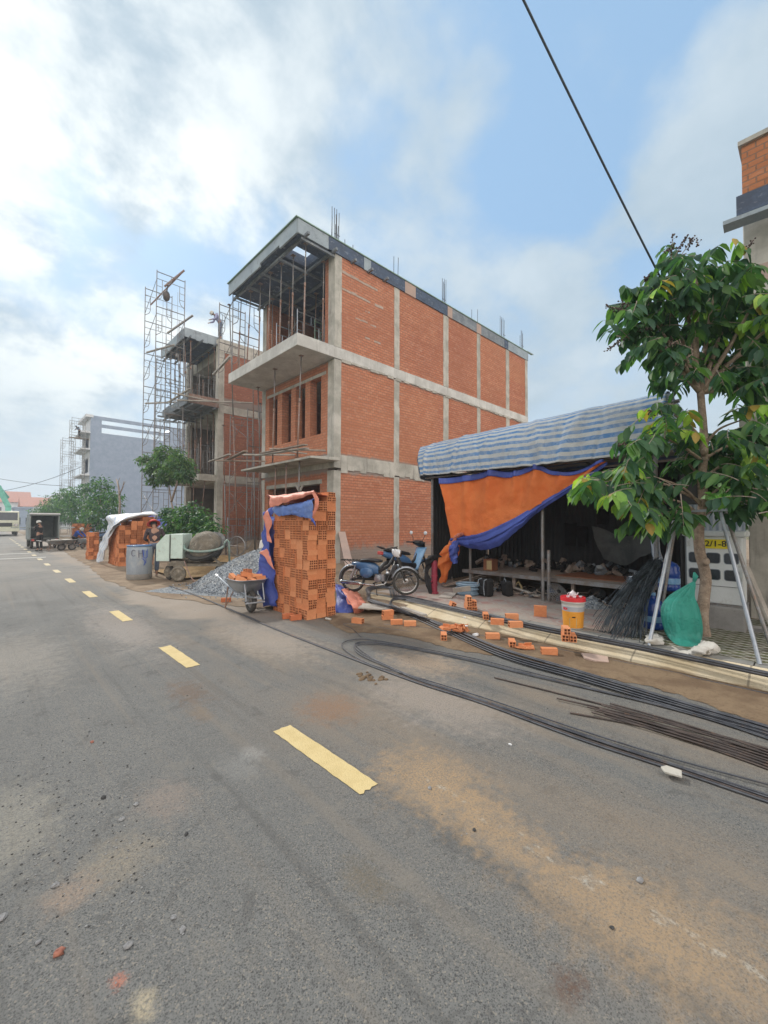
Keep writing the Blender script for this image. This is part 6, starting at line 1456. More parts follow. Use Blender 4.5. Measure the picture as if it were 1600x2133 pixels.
# ------------------------------------------------------------------ street shed under the striped tarpaulin
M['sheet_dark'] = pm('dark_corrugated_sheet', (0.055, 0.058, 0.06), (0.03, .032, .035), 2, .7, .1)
M['sheet_white'] = pm('pale_corrugated_sheet', (0.42, 0.46, 0.50), (0.34, .38, .42), 2, .6, .1)
FX = 7.6; YL, YR = 6.55, 1.55; BXX = 10.4
sh = thing('street_shed', 'open fronted site shed of poles and dark corrugated sheets below the striped tarpaulin', 'shed', (FX, 4, .15))
def corr(mb, p0, du, dv, nu, amp, nrm, wave=.076):
    L = Vector(du).length; n = int(L / wave * 4)
    mb.grid(lambda u, v: Vector(p0) + Vector(du) * u + Vector(dv) * v + Vector(nrm) * (amp * math.sin(u * L / wave * 2 * math.pi)), n, 1)
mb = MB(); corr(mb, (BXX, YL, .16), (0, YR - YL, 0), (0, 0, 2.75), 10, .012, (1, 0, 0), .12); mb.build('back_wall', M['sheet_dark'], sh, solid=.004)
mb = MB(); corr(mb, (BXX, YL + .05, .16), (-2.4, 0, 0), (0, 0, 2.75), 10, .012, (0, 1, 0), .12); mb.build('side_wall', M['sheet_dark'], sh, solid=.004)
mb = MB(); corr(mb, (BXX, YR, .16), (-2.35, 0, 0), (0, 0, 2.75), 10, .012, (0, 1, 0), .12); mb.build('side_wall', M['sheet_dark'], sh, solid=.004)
mb = MB(); corr(mb, (8.2, 1.52, .16), (0, -.75, 0), (0, 0, 1.75), 10, .01, (1, 0, 0)); mb.build('pale_screen', M['sheet_white'], sh, solid=.004)
for (x, y, h) in ((FX + .12, YL - .15, 2.75), (FX, 3.62, 3.3), (FX + .03, 3.52, 1.1), (FX + .1, YR + .25, 3.3), (BXX - .1, YL, 2.8), (BXX - .1, YR, 3.0), (7.9, 5.45, 1.7)): MB().tube([(x, y, .15), (x, y, h)], .032, 8).build('pole', M['steel_grey'], sh)
MB().tube([(FX + .02, YL + .1, 3.30), (FX + .02, YR - .1, 3.48)], .03, 8).build('rail', M['steel_grey'], sh)
MB().tube([(FX + .05, YL, 2.68), (FX + .05, YR, 2.72)], .025, 8).build('rail', M['steel_grey'], sh)
for y in (YL, 5.0, 3.6, YR): MB().tube([(FX, y, 3.42), (BXX, y, 2.85)], .028, 6).build('rafter', M['steel_grey'], sh)
# roof sheet: slopes back from a high front edge, hangs over the front as a deep valance
def rfold(u, v): 
    k = 0
    for u0, w_, sl, am in CR: k += am * math.exp(-((u - u0 + sl * (v - .5)) / w_) ** 2)
    return Vector((-.03 * k * max(0, v - .38) * 2, 0, .008 * k * (v > .45)))
_r = random.Random(14)
CR = [(_r.uniform(0, 1), _r.uniform(.004, .016), _r.uniform(-.12, .22), _r.uniform(-.8, 1)) for _ in range(26)] + [(.12, .01, .12, 1.3), (.30, .008, .1, 1.4), (.62, .012, -.1, 1.2), (.80, .02, .16, 1.5)]
front_hi = lambda y: 3.44 + .17 * (6.61 - y) / 4.97
rows = [[(10.6, 6.75, 2.78), (10.6, 5.2, 2.84), (10.6, 3.6, 2.88), (10.6, 1.5, 2.92)],
        [(9.2, 6.72, 3.1), (9.2, 5.2, 3.12), (9.2, 3.5, 3.2), (9.2, 1.5, 3.22)],
        [(7.9, 6.66, 3.42), (7.9, 5.2, 3.50), (7.9, 3.5, 3.56), (7.9, 1.58, 3.60)],
        [(7.56, 6.62, 3.42), (7.56, 5.2, 3.50), (7.56, 3.5, 3.55), (7.56, 1.60, 3.62)],
        [(7.42, 6.60, 3.15), (7.40, 5.2, 3.20), (7.40, 3.5, 3.2), (7.42, 1.60, 3.25)],
        [(7.40, 6.50, 2.72), (7.38, 5.2, 2.70), (7.38, 3.5, 2.68), (7.40, 1.95, 2.70)]]
stm = stripemat('striped_roof_tarpaulin', (0.085, 0.235, 0.50), (0.52, 0.54, 0.54), 20, dirt=(0.30, 0.31, 0.31), trans=.06)
tp = patch('striped_tarpaulin', rows, stm, 220, 70, .012, 2.2, 31, None, rfold, lab='blue and white striped tarpaulin roof hanging over the front of the shed', cat='tarpaulin')
patch('tarp_end', [[(7.56, 6.62, 3.44), (7.9, 6.68, 3.44), (8.8, 6.72, 3.2)], [(7.45, 6.66, 3.1), (7.8, 6.74, 3.05), (8.8, 6.78, 2.95)], [(7.42, 6.52, 2.70), (7.75, 6.70, 2.66), (8.8, 6.74, 2.66)]], stm, 20, 24, .03, 4, 33, tp)
patch('tarp_end', [[(7.56, 1.60, 3.61), (8.0, 1.56, 3.58), (9.2, 1.5, 3.2)], [(7.5, 1.62, 3.3), (8.0, 1.54, 3.2), (9.2, 1.48, 3.0)], [(7.42, 1.62, 2.70), (8.0, 1.56, 2.8), (9.2, 1.48, 2.8)]], stm, 20, 24, .03, 4, 34, tp)
# orange curtain with blue lower edge, gathered down to the left
X_ = 7.50
cu = thing('tarpaulin', 'orange tarpaulin curtain with blue rolled edge across the shed front', 'tarpaulin', (X_, 6, 1.3))
top = [xp(x, y, X_) for x, y in ((922, 1001), (950, 998), (990, 992), (1026, 984), (1060, 988), (1085, 983), (1120, 973), (1150, 985), (1190, 988), (1225, 978), (1262, 962))]
bot = [xp(x, y, X_) for x, y in ((944, 1120), (962, 1118), (985, 1117), (1012, 1111), (1045, 1098), (1080, 1080), (1115, 1058), (1150, 1036), (1190, 1012), (1225, 988), (1266, 962))]
m1 = [lerp(a, b, .33) for a, b in zip(top, bot)]; m2_ = [lerp(a, b, .68) for a, b in zip(top, bot)]
def cfold(u, v):
    c = 0
    for c0, wd in ((.0, .03), (.30, .02), (.60, .02), (.97, .04)): c += math.exp(-((u - c0) / (wd + .05 * v)) ** 2)
    c += .6 * math.exp(-((u - .155) / (.012 + .03 * v)) ** 2) + .5 * math.exp(-((u - .46) / (.012 + .04 * v)) ** 2) + .5 * math.exp(-((u - .74) / (.01 + .04 * v)) ** 2)
    return Vector((-.13 * c * (1 - v * .3) + .04 * math.sin(u * 38 + v * 3) * v * (1 - v) * 2, 0, 0))
patch('orange_sheet', [top, m1, m2_, bot], M['tarp_orange'], 90, 40, .02, 4, 41, cu, cfold)
hem = [p + Vector((-.02, 0, .04)) for p in top]
patch('blue_top_hem', [hem, [lerp(h, b, .06) + Vector((-.03, 0, -.01)) for h, b in zip(top, bot)]], M['tarp_blue'], 80, 4, .004, 4, 42, cu, lambda u, v: cfold(u, 0))
def rollpt(u, v, r0=.075, r1=.022):
    P = catm([b + Vector((-.03, 0, -.02)) for b in bot], u); r = r0 * (1 - u) ** .8 + r1 + .04 * math.sin(math.pi * min(1, u * 1.4)) ** 2; a = 2 * math.pi * v
    k = 1 + .22 * math.sin(5 * a + u * 6) + .1 * math.sin(9 * a + u * 14)
    return P + Vector((math.cos(a) * r * .8 * k, 0, math.sin(a) * r * k - r * .5))
mb = MB(); mb.grid(rollpt, 70, 36); mb.build('blue_roll', M['tarp_blue'], cu, smooth=True)
# hanging drape of the roll between the left pole and mid span
dr_ = [xp(x, y, X_ - .05) for x, y in ((948, 1120), (985, 1122), (1030, 1112), (1080, 1085), (1120, 1062))]
dr2 = [xp(x, y, X_ - .02) for x, y in ((950, 1132), (985, 1143), (1030, 1142), (1070, 1112), (1120, 1066))]
patch('blue_sag', [dr_, [lerp(a, b, .5) + Vector((-.07, 0, 0)) for a, b in zip(dr_, dr2)], dr2], M['tarp_blue'], 40, 14, .02, 6, 43, cu)
# the gathered end hanging by the left pole
def bunch(cl, rr, seed, n=30, lob=4, amp=.35):
    mb = MB()
    def fn(u, v):
        P = catm(cl, u); r = rr(u); a = 2 * math.pi * v; k = 1 + amp * mnoise.noise(Vector((math.cos(a) * 1.5 + seed, math.sin(a) * 1.5, u * 6))) + .12 * math.sin(lob * a + u * 11) + .10 * math.sin(2 * a + u * 23)
        return P + Vector((math.cos(a) * r * k, math.sin(a) * r * k, .03 * math.sin(u * 30 + a * 2)))
    mb.grid(fn, n, 28); return mb
cl = [xp(x, y, X_ + .02) for x, y in ((956, 1112), (948, 1130), (938, 1150), (926, 1172), (926, 1195), (922, 1212))]
bunch(cl, lambda u: .07 + .10 * math.sin(math.pi * min(1, u * 1.15)) ** 1.2, 3, 44).build('gathered_end', M['tarp_orange'], cu, smooth=True)
cl = [xp(x, y, X_ - .12) for x, y in ((950, 1128), (946, 1140), (944, 1158), (948, 1172))]
bunch(cl, lambda u: .045 + .05 * math.sin(math.pi * u), 8, 30).build('blue_knot', M['tarp_blue'], cu, smooth=True)
cl = [xp(x, y, X_ - .1) for x, y in ((962, 1112), (952, 1118), (946, 1128), (944, 1140))]
bunch(cl, lambda u: .06 * (1 - u * .4), 9, 20).build('pale_knot', M['tarp_pink'], cu, smooth=True)

# low table and the things stored in the shed
ZF = .155
tb = thing('plank_table', 'long low platform of dark planks running along the inside of the shed', 'table', (8.2, 4, ZF))
tz = .56
MB().box(7.85, 9.3, 1.75, 5.55, tz - .03, tz).build('top', M['wood'], tb); mb = MB(); mb.box(7.80, 7.845, 1.7, 5.6, tz - .07, tz + .004); mb.build('edge_rail', M['steel_grey'], tb)
for x in (7.95, 9.2):
    for y in (1.9, 3.2, 4.4, 5.45): MB().box(x - .03, x + .03, y - .03, y + .03, ZF, tz - .031).build('leg', M['wood'], tb)
def on(px, py, X): q = xp(px, py, X); return q
M['box_brown'] = pm('brown_wood_box', (0.30, 0.12, 0.06), (0.22, .09, .05), 6, .6, .1); M['cream'] = pm('cream_panel', (0.52, 0.42, 0.22), (0.42, .33, .17), 6, .6, .05)
p = on(1022, 1188, 8.1); t = thing('speaker_box', 'small brown wooden box with a pale face standing on the shed platform', 'box', (p.x, p.y, tz)); MB().box(-.12, .12, -.11, .11, 0, .25).build('case', M['box_brown'], t, local=True, bevel=.01); MB().box(-.125, -.121, -.10, .02, .03, .22).build('face', M['cream'], t, local=True)
MB().tube([(-.08, 0, .25), (-.06, 0, .30), (.06, 0, .30), (.08, 0, .25)], .008).build('handle', M['black'], t, local=True)
p = on(1322, 1205, 8.0); t = thing('cooking_pot', 'aluminium cooking pot with lid and handles at the right end of the platform', 'pot', (p.x, p.y, tz))
MB().lathe([(.01, 0), (.115, 0), (.12, .02), (.12, .14), (.11, .14), (.11, .02), (.01, .015)], 28).build('body', M['galv'], t, local=True, smooth=True); MB().lathe([(.123, .14), (.12, .155), (.06, .18), (.02, .185), (.02, .205), (.001, .21)], 28).build('lid', M['chrome'], t, local=True, smooth=True)
for s in (-1, 1): MB().ring((0, .13 * s, .11), (1, 0, 0), .03, .006, 12, 5).build('handle', M['black'], t, local=True)
# blue-grey hose coil
p = gp(975, 1238, ZF); t = thing('hose_coil', 'coil of blue-grey hose lying on the pavement at the shed front', 'hose', p)
mb = MB(); r_ = random.Random(4)
for k in range(30):
    rr = r_.uniform(.17, .245); z = .02 + .022 * (k // 3); mb.ring((r_.uniform(-.008, .008), r_.uniform(-.008, .008), z), (r_.uniform(-.03, .03), r_.uniform(-.03, .03), 1), rr, .011, 36, 6)
M['hose'] = pm('blue_grey_hose', (0.26, 0.36, 0.46), (0.20, .29, .38), 8, .45, .05); mb.build('hose', M['hose'], t, local=True, smooth=True)
p = gp(1012, 1243, ZF); t = thing('backpack', 'black rucksack standing at the front of the shed between hose and platform', 'bag', (p.x + .1, p.y + .05, ZF), R(-20))
mb = MB(); mb.box(-.09, .09, -.14, .14, .0, .34); mb.build('body', M['cloth_black'], t, local=True, bevel=.05)
mb = MB(); mb.box(-.135, -.092, -.10, .10, .03, .20); mb.build('pocket', M['cloth_black'], t, local=True, bevel=.02)
for s in (-1, 1): MB().tube([(-.05, .08 * s, .34), (-.12, .09 * s, .32), (-.145, .10 * s, .18), (-.13, .11 * s, .03)], .010, 6).build('strap', M['form_grey'], t, local=True)
p = gp(1052, 1243, ZF); t = thing('backpack', 'second dark bag leaning just right of the black rucksack', 'bag', (p.x + .15, p.y + .02, ZF), R(10)); t.rotation_euler = (0, R(-8), R(-30)); MB().box(-.08, .08, -.12, .12, 0, .30).build('body', M['cloth_black'], t, local=True, bevel=.04); MB().tube([(-.03, -.05, .30), (-.03, 0, .36), (-.03, .05, .30)], .009).build('strap', M['form_grey'], t, local=True)
# red post with a black jacket over it
p = gp(905, 1236, ZF); t = thing('red_pump_post', 'dark red ribbed pipe post standing left of the gathered orange tarpaulin', 'post', (p.x, p.y, ZF))
M['dark_red'] = pm('dark_red_paint', (0.30, 0.03, 0.06), (0.22, .025, .045), 6, .5, .1)
MB().lathe([(.01, 0), (.085, 0), (.085, .03), (.06, .035), (.06, .16), (.07, .165), (.07, .19), (.06, .195), (.06, .34), (.07, .345), (.07, .37), (.06, .375), (.06, .62), (.05, .68), (.01, .69)], 18).build('body', M['dark_red'], t, local=True)
MB().tube([(-.09, 0, .25), (.09, 0, .25)], .02, 8).build('spout', M['dark_red'], t, local=True)
jc = [xp(x, y, p.x - .05) for x, y in ((912, 1157), (899, 1163), (892, 1178), (889, 1195), (892, 1214), (899, 1236))]
o = bunch(jc, lambda u: .075 - .035 * u + .02 * math.sin(u * 9), 5, 34).build('jacket', M['cloth_black'], None, smooth=True, loc=tuple(jc[0])); tag(o, 'black jacket hung over the dark red post', 'jacket')
# electric fan lying, pump motor, boards, cage, odd timber
def fan(lab, p, R_, tilt):
    t = thing('electric_fan', lab, 'fan', p, R(-30)); Mz = Matrix.Translation((0, 0, R_)) @ Matrix.Rotation(tilt, 4, 'X')
    mb = MB()
    for k in range(5): mb.ring(Mz @ Vector((0, 0, .05 - .012 * k)), Mz.to_3x3() @ Vector((0, 0, 1)), R_ * (.3 + .17 * k), .005, 30, 5)
    for k in range(24):
        a = 2 * math.pi * k / 24; mb.tube([Mz @ Vector((math.cos(a) * R_ * .2, math.sin(a) * R_ * .2, .055)), Mz @ Vector((math.cos(a) * R_, math.sin(a) * R_, 0)), Mz @ Vector((math.cos(a) * R_ * .6, math.sin(a) * R_ * .6, -.07))], .0035, 4)
    mb.build('cage', M['steel_grey'], t, local=True)
    mb = MB()
    for k in range(3):
        a = 2 * math.pi * k / 3; mb.grid(lambda u, v: Mz @ Vector((math.cos(a + v * 1.1) * R_ * (.15 + .7 * u), math.sin(a + v * 1.1) * R_ * (.15 + .7 * u), .02 * (v - .5))), 5, 5)
    mb.build('blade', M['form_blue'], t, local=True, smooth=True, solid=.003); MB().lathe([(.01, -.12), (.05, -.1), (.05, .05), (.01, .06)], 14, 0, Mz).build('motor', M['black'], t, local=True); return t
fan('grey electric fan lying under the shed platform left of the paint bucket', gp(1160, 1262, ZF) + Vector((.25, .1, 0)), .19, R(55))
p = gp(1242, 1247, ZF); t = thing('pump_motor', 'small round grey motor on the ground under the right end of the platform', 'motor', (p.x + .1, p.y, ZF), R(-35)); Mz = Matrix.Translation((0, 0, .10)) @ Matrix.Rotation(R(90), 4, 'X')
MB().lathe([(.01, -.13), (.06, -.12), (.09, -.09), (.095, .0), (.09, .09), (.05, .12), (.01, .125)], 20, 0, Mz).build('housing', M['steel_grey'], t, local=True, smooth=True); MB().box(-.08, .08, -.07, .07, 0, .03).build('foot', M['dark_metal'], t, local=True)
MB().lathe([(.01, .12), (.07, .12), (.07, .135), (.01, .135)], 18, 0, Mz).build('fan_cover', M['galv'], t, local=True)
o = MB().prism([(-.30, -.12), (.28, -.15), (.32, .1), (-.25, .14)], 'z', 0, .02).build('board', M['wood_pale']); o.location = gp(932, 1241, ZF + .002); o.rotation_euler = (0, 0, R(30)); tag(o, 'flat grey board lying on the pavement below the red post', 'board')
o = MB().box(-.055, .055, -.17, .17, 0, .012).build('number_plate', M['wood_pale']); o.location = gp(962, 1228, ZF + .16); o.rotation_euler = (R(-20), R(62), R(18)); tag(o, 'dirty pale board propped on edge against the hose coil', 'board')
bl = [((7.5, 5.9, ZF + .02), (8.3, 5.3, ZF + .25), .1, .02, 'thin dark slat leaning beside the orange gathered tarpaulin, lower one'), ((7.6, 6.0, ZF + .02), (8.2, 5.0, ZF + .38), .08, .02, 'thin dark slat leaning beside the orange gathered tarpaulin, upper one'),
      ((7.95, 4.15, ZF + .02), (8.0, 4.95, ZF + .05), .07, .03, 'short black timber lying under the platform middle'), ((7.7, 3.75, ZF + .05), (7.9, 4.35, ZF + .12), .06, .03, 'pale lath lying by the middle pole of the shed'), ((7.75, 4.0, ZF + .02), (8.05, 4.5, ZF + .02), .09, .04, 'dark board end under the platform near the middle pole')]
for i, (a, b, w_, h, lb) in enumerate(bl): beam('slat', lb, 'timber', a, b, w_, h, 'wood' if i != 3 else 'wood_pale', 'timber scraps in the shed')
p = Vector((8.0, 4.35, ZF)); o = MB().tube([(0, -.10, 0), (0, -.08, .14), (0, -.02, .24), (0, .05, .16), (0, .09, 0)], [.022] * 5, 8).build('wooden_hook', M['cream'], smooth=True); o.location = p; tag(o, 'bent pale wooden hook standing under the platform', 'wooden hook')
# hung clothes and a grey net curtain deep in the shed
for i, (px, py, w_, h) in enumerate(((1188, 1090, .16, .55), (1212, 1095, .12, .5), (1255, 1060, .15, .35))):
    c = xp(px, py, 10.15); patch('hanging_cloth', [[c + Vector((0, w_, 0)), c, c + Vector((0, -w_, 0))], [c + Vector((-.03, w_ * .8, -h / 2)), c + Vector((-.05, 0, -h / 2)), c + Vector((0, -w_ * .9, -h / 2))], [c + Vector((0, w_ * .7, -h)), c + Vector((-.03, 0, -h * .95)), c + Vector((0, -w_ * .6, -h))]], M['cloth_black'], 12, 16, .03, 5, 60 + i, lab=['dark garment hanging at the back of the shed, left one', 'dark garment hanging at the back of the shed, middle one', 'dark bundle hanging high at the back of the shed, right one'][i], cat='clothes', group='clothes hung in the shed')
patch('net_curtain', [[xp(1232, 1095, 9.2), xp(1270, 1108, 9.1), xp(1300, 1118, 9.0), xp(1362, 1105, 8.6)], [xp(1240, 1130, 9.1), xp(1285, 1145, 9.0), xp(1315, 1150, 8.9), xp(1360, 1140, 8.6)], [xp(1258, 1165, 9.1), xp(1295, 1178, 9.0), xp(1320, 1170, 8.8), xp(1358, 1150, 8.6)]], M['cloth_grey'], 30, 20, .03, 3, 71, lab='grey net curtain sagging across the right half of the shed', cat='net')
patch('side_curtain', [[xp(1342, 1040, 8.0), xp(1352, 1042, 7.95), xp(1365, 1044, 8.0), xp(1378, 1045, 8.0)], [xp(1345, 1085, 8.0), xp(1354, 1087, 7.95), xp(1364, 1088, 8.0), xp(1374, 1088, 8.0)], [xp(1356, 1128, 8.0), xp(1362, 1128, 7.95), xp(1368, 1128, 8.0), xp(1374, 1128, 8.0)], [xp(1360, 1175, 8.0), xp(1366, 1176, 7.95), xp(1374, 1178, 8.0), xp(1382, 1178, 8.0)]], M['tarp_white'], 16, 30, .02, 8, 72, fold=lambda u, v: Vector((.02 * math.sin(u * 25), 0, 0)), lab='pale pleated curtain tied back at the right corner of the shed', cat='curtain')
c = xp(1275, 1182, 8.6); o = MB().prism([(-.5, -.9), (.45, -.95), (.5, .8), (-.45, .9)], 'z', 0, .012).build('rush_mat', M['box_brown']); o.location = (8.65, 2.75, tz + .002); tag(o, 'dark red mat spread on the shed platform', 'mat')
# sand-coloured kerb rubble, foam bits and white plaster lumps
for i, (px, py, s, lb) in enumerate(((992, 1326, .04, 'white plaster lump at the foot of the kerb, largest'), (1020, 1296, .022, 'small white foam piece beside the end-on brick on the pavement'), (985, 1284, .022, 'white plastic cup end among the bars on the pavement'), (968, 1288, .016, 'small white crumb left of the cup'), (972, 1306, .02, 'white crumb beside the broken bricks on the kerb'))):
    mb = MB(); mb.ball((0, 0, s * .4), s, 7, 0, (1.5, 1.1, .6))
    for v in mb.v: v *= 1 + .35 * mnoise.noise(v * 30 + Vector((i, 0, 0)))
    o = mb.build('plaster_lump', M['white_paint'], smooth=False); o.location = gp(px, py, .0 if py > 1320 else .12) + Vector((0, 0, .01)); tag(o, lb, 'white debris', 'white debris by the kerb')
p = gp(536, 1160, 0); o = MB().prism([(-.16, 0), (.18, 0), (.13, .22), (.0, .36), (-.12, .3)], 'y', -.04, .04).build('rock', M['conc_light'], bevel=.02); o.location = (5.55, 10.55, .80); o.rotation_euler = (0, 0, R(-40)); tag(o, 'pale upright stone standing on top of the gravel heap', 'stone')
o = MB().prism([(-.045, -.05), (.03, -.06), (.045, .02), (.01, .055), (-.04, .04)], 'z', 0, .014).build('flat_stone', M['conc'], bevel=.004); o.location = gp(1398, 1608, .03); o.rotation_euler = (R(3), R(-2), R(20)); tag(o, 'flat pale stone chip lying on the road bars', 'stone')
o = MB().box(-.03, .03, -.05, .05, 0, .03).build('litter', M['cloth_white'], bevel=.01); o.location = gp(684, 1291, .005); o.rotation_euler = (.1, .2, .5); tag(o, 'crumpled white litter at the foot of the tall brick stack', 'litter')

# ------------------------------------------------------------------ paint bucket, teapot
p = gp(1194, 1307, ZF); BX_ = thing('paint_bucket', 'white and orange plastic paint bucket with a red lid on the pavement', 'bucket', p, R(-45))
h_, r0, r1 = .385, .125, .15
M['bucket_orange'] = pm('orange_print', (0.75, 0.33, 0.04), (0.68, .28, .03), 8, .5, .03); M['bucket_grey'] = pm('grey_print', (0.40, 0.42, 0.46), (0.34, .36, .40), 8, .5, .03); M['bucket_red'] = pm('red_plastic', (0.68, 0.03, 0.04), (0.6, .02, .03), 8, .4, .03); M['bucket_white'] = pm('white_plastic', (0.72, 0.72, 0.70), (0.64, .64, .62), 8, .4, .03)
def rad(z): return r0 + (r1 - r0) * z / h_
MB().lathe([(.01, 0), (r0, 0), (rad(.03), .03)] + [(rad(z), z) for z in (.1, .2, .3)] + [(r1, h_ - .03), (r1 + .008, h_ - .03), (r1 + .008, h_ - .005), (r1 - .01, h_)], 40).build('body', M['bucket_white'], BX_, local=True, smooth=True)
MB().lathe([(rad(.015) + .002, .015), (rad(.24) + .002, .24)], 40).build('orange_label', M['bucket_orange'], BX_, local=True, smooth=True)
MB().lathe([(rad(.243) + .002, .243), (rad(.305) + .002, .305)], 40).build('grey_band', M['bucket_grey'], BX_, local=True, smooth=True)
MB().lathe([(.001, h_ + .035), (r1 - .02, h_ + .035), (r1 + .012, h_ + .04), (r1 + .014, h_ - .01), (r1 + .009, h_ - .01)], 40).build('lid', M['bucket_red'], BX_, local=True)
def on_can(a, z, dr=.004): return Vector((math.cos(a) * (rad(z) + dr), math.sin(a) * (rad(z) + dr), z))
ca_ = math.atan2(-p.y, -p.x) + R(45)
mb = MB(); n = 20; cc = ca_ - .75
mb.v = [on_can(cc + .26 * math.cos(2 * math.pi * k / n), .275 + .018 * math.sin(2 * math.pi * k / n)) for k in range(n)]; mb.f = [tuple(range(n))]; mb.m = [0]; mb.build('red_badge', M['bucket_red'], BX_, local=True)
mb = MB(); mb.v = [on_can(ca_ + a, z) for a, z in ((-.35, .03), (.35, .03), (.35, .15), (-.35, .15))]; mb.f = [(0, 1, 2, 3)]; mb.m = [0]; mb.build('pale_panel', M['cream'], BX_, local=True)
mb = MB(); mb.v = [on_can(ca_ + a, z, .006) for a, z in ((-.1, .16), (.2, .16), (.2, .175), (-.1, .175))]; mb.f = [(0, 1, 2, 3)]; mb.m = [0]; mb.build('dark_mark', M['black'], BX_, local=True)
M['china'] = pm('white_china', (0.72, 0.66, 0.68), (0.62, .50, .54), 25, .25, 0)
tt = thing('teapot', 'little white and pink china teapot standing on the red bucket lid', 'teapot', (p.x, p.y, p.z + h_ + .036), R(-40))
MB().lathe([(.01, 0), (.03, 0), (.047, .02), (.05, .04), (.04, .065), (.02, .075)], 22).build('body', M['china'], tt, local=True, smooth=True)
MB().lathe([(.026, .072), (.02, .082), (.006, .086), (.009, .096), (.001, .10)], 16).build('lid', M['china'], tt, local=True, smooth=True)
MB().tube([(.04, 0, .03), (.065, 0, .04), (.078, 0, .065)], [.012, .009, .006], 8).build('spout', M['china'], tt, local=True, smooth=True); MB().ring((-.052, 0, .042), (0, 1, 0), .022, .0045, 16, 5).build('handle', M['china'], tt, local=True, smooth=True)
for i, (dx, dy) in enumerate(((-.09, .03), (-.07, -.05), (.03, -.09))):
    o = MB().lathe([(.008, 0), (.016, 0), (.024, .022), (.022, .022), (.015, .004), (.001, .004)], 16).build('teacup', M['china'], smooth=True); o.location = (p.x + dx, p.y + dy, p.z + h_ + .037); tag(o, ['little white teacup on the red lid, left of the teapot', 'little white teacup at the front left of the red lid', 'little white teacup at the right front of the red lid'][i], 'cup', 'cups on the bucket lid')

# ------------------------------------------------------------------ meter cabinet, sign, tree supports, wire bundle, sacks
cbx, cby0, cby1 = 7.42, .73, 1.36
cb = thing('meter_cabinet', 'white electricity meter cabinet with dark round-cornered windows on a concrete plinth', 'cabinet', (cbx + .2, (cby0 + cby1) / 2, ZF))
MB().box(cbx - .05, cbx + .42, cby0 - .02, cby1 + .02, .1, .46).build('plinth', M['conc_dark'], cb, bevel=.02)
M['cab_white'] = pm('off_white_grp', (0.66, 0.68, 0.68), (0.60, .62, .62), 3, .55, .05, dirt=(.45, .44, .40), dirtamt=.2)
MB().box(cbx, cbx + .4, cby0, cby1, .49, 1.42).build('body', M['cab_white'], cb, bevel=.012); MB().box(cbx - .04, cbx + .44, cby0 - .04, cby1 + .04, 1.42, 1.50).build('roof', M['cab_white'], cb, bevel=.02); MB().box(cbx - .02, cbx + .42, cby0 - .02, cby1 + .02, .462, .489).build('base_rail', M['steel_grey'], cb)
MB().box(cbx - .006, cbx - .001, cby0 + .01, cby1 - .01, .728, .734).build('seam', M['black'], cb)
def rrect(yc, zc, w_, h, r, n=5):
    out = []
    for (sy, sz, a0) in ((1, 1, 0), (-1, 1, 90), (-1, -1, 180), (1, -1, 270)):
        for k in range(n + 1):
            a = R(a0 + 90 * k / n); out.append((yc + sy * (w_ / 2 - r) + r * math.cos(a), zc + sz * (h / 2 - r) + r * math.sin(a)))
    return out
for zc in (1.12, .89):
    for yc in (1.25, 1.05, .85):
        f = MB().prism(rrect(yc, zc, .165, .155, .035), 'x', cbx - .004, cbx - .001).build('window_frame', M['form_grey'], cb); MB().prism(rrect(yc, zc, .148, .138, .03), 'x', cbx - .007, cbx - .0045).build('pane', M['dark_glass'], f)
sg = MB().box(cbx - .012, cbx - .002, .88, 1.22, 1.255, 1.385).build('sign', pm('yellow_sign', (0.75, 0.62, 0.02), (0.68, .55, .02), 5, .5, .02), cb)
fc = bpy.data.curves.new('sign_text', 'FONT'); fc.body = 'T2/1-8'; fc.size = .115; fc.align_x = 'CENTER'; fc.align_y = 'CENTER'; fc.extrude = .001; fc.offset = .0012; fc.materials.append(M['black'])
fo = bpy.data.objects.new('lettering', fc); COL.objects.link(fo); fo.parent = cb; fo.location = Vector((cbx - .0145, 1.052, 1.32)) - WLOC[cb.name]; fo.rotation_euler = (R(90), 0, R(-90)); bpy.context.view_layer.update(); me_ = bpy.data.meshes.new_from_object(fo.evaluated_get(bpy.context.evaluated_depsgraph_get())); f2 = bpy.data.objects.new('lettering', me_); COL.objects.link(f2); f2.parent = cb; f2.location = fo.location; f2.rotation_euler = fo.rotation_euler; bpy.data.objects.remove(fo)
MB().prism([(7.5, .55), (7.7, .45), (7.72, .65), (7.55, .72)], 'z', .15, .2).build('rubble_slab', M['conc_dark'], None); o = bpy.data.objects['rubble_slab']; tag(o, 'broken concrete piece at the foot of the meter cabinet', 'rubble')
# galvanised prop frame round the tree
fr = thing('tree_support', 'galvanised pipe support frame standing round the street tree', 'tree support', gp(1467, 1325, .15))
q = lambda px, py, d: wp(px, py, d)
tzf = 1.68
TL, TR = xp(1398, 1072, 6.55), xp(1500, 1062, 6.5)
pl_ = [(xp(1404, 1085, 6.5), gp(1352, 1345, .15), 'galv'), (TR, gp(1583, 1384, .15), 'galv'), (TR + Vector((.25, -.02, -.02)), gp(1602, 1375, .15) + Vector((.45, .0, 0)), 'steel_grey'), (xp(1408, 1085, 6.9), gp(1378, 1322, .15) + Vector((.3, .1, 0)), 'steel_grey')]
for a, b, mt in pl_: MB().tube([a, b], .021, 10).build('pipe', M[mt], fr, smooth=False)
MB().bar(xp(1400, 1066, 6.52), xp(1519, 1062, 6.46), .035, .03).build('crossbar', M['galv'], fr)
MB().bar(xp(1400, 1066, 6.98), xp(1519, 1062, 6.95), .035, .03).build('crossbar', M['galv'], fr)
beam('plank', 'rough timber plank leaning behind the tree support at the right edge', 'plank', gp(1590, 1345, .15) + Vector((.5, -.1, 0)), xp(1555, 1180, 7.3), .12, .03, 'wood_pale')
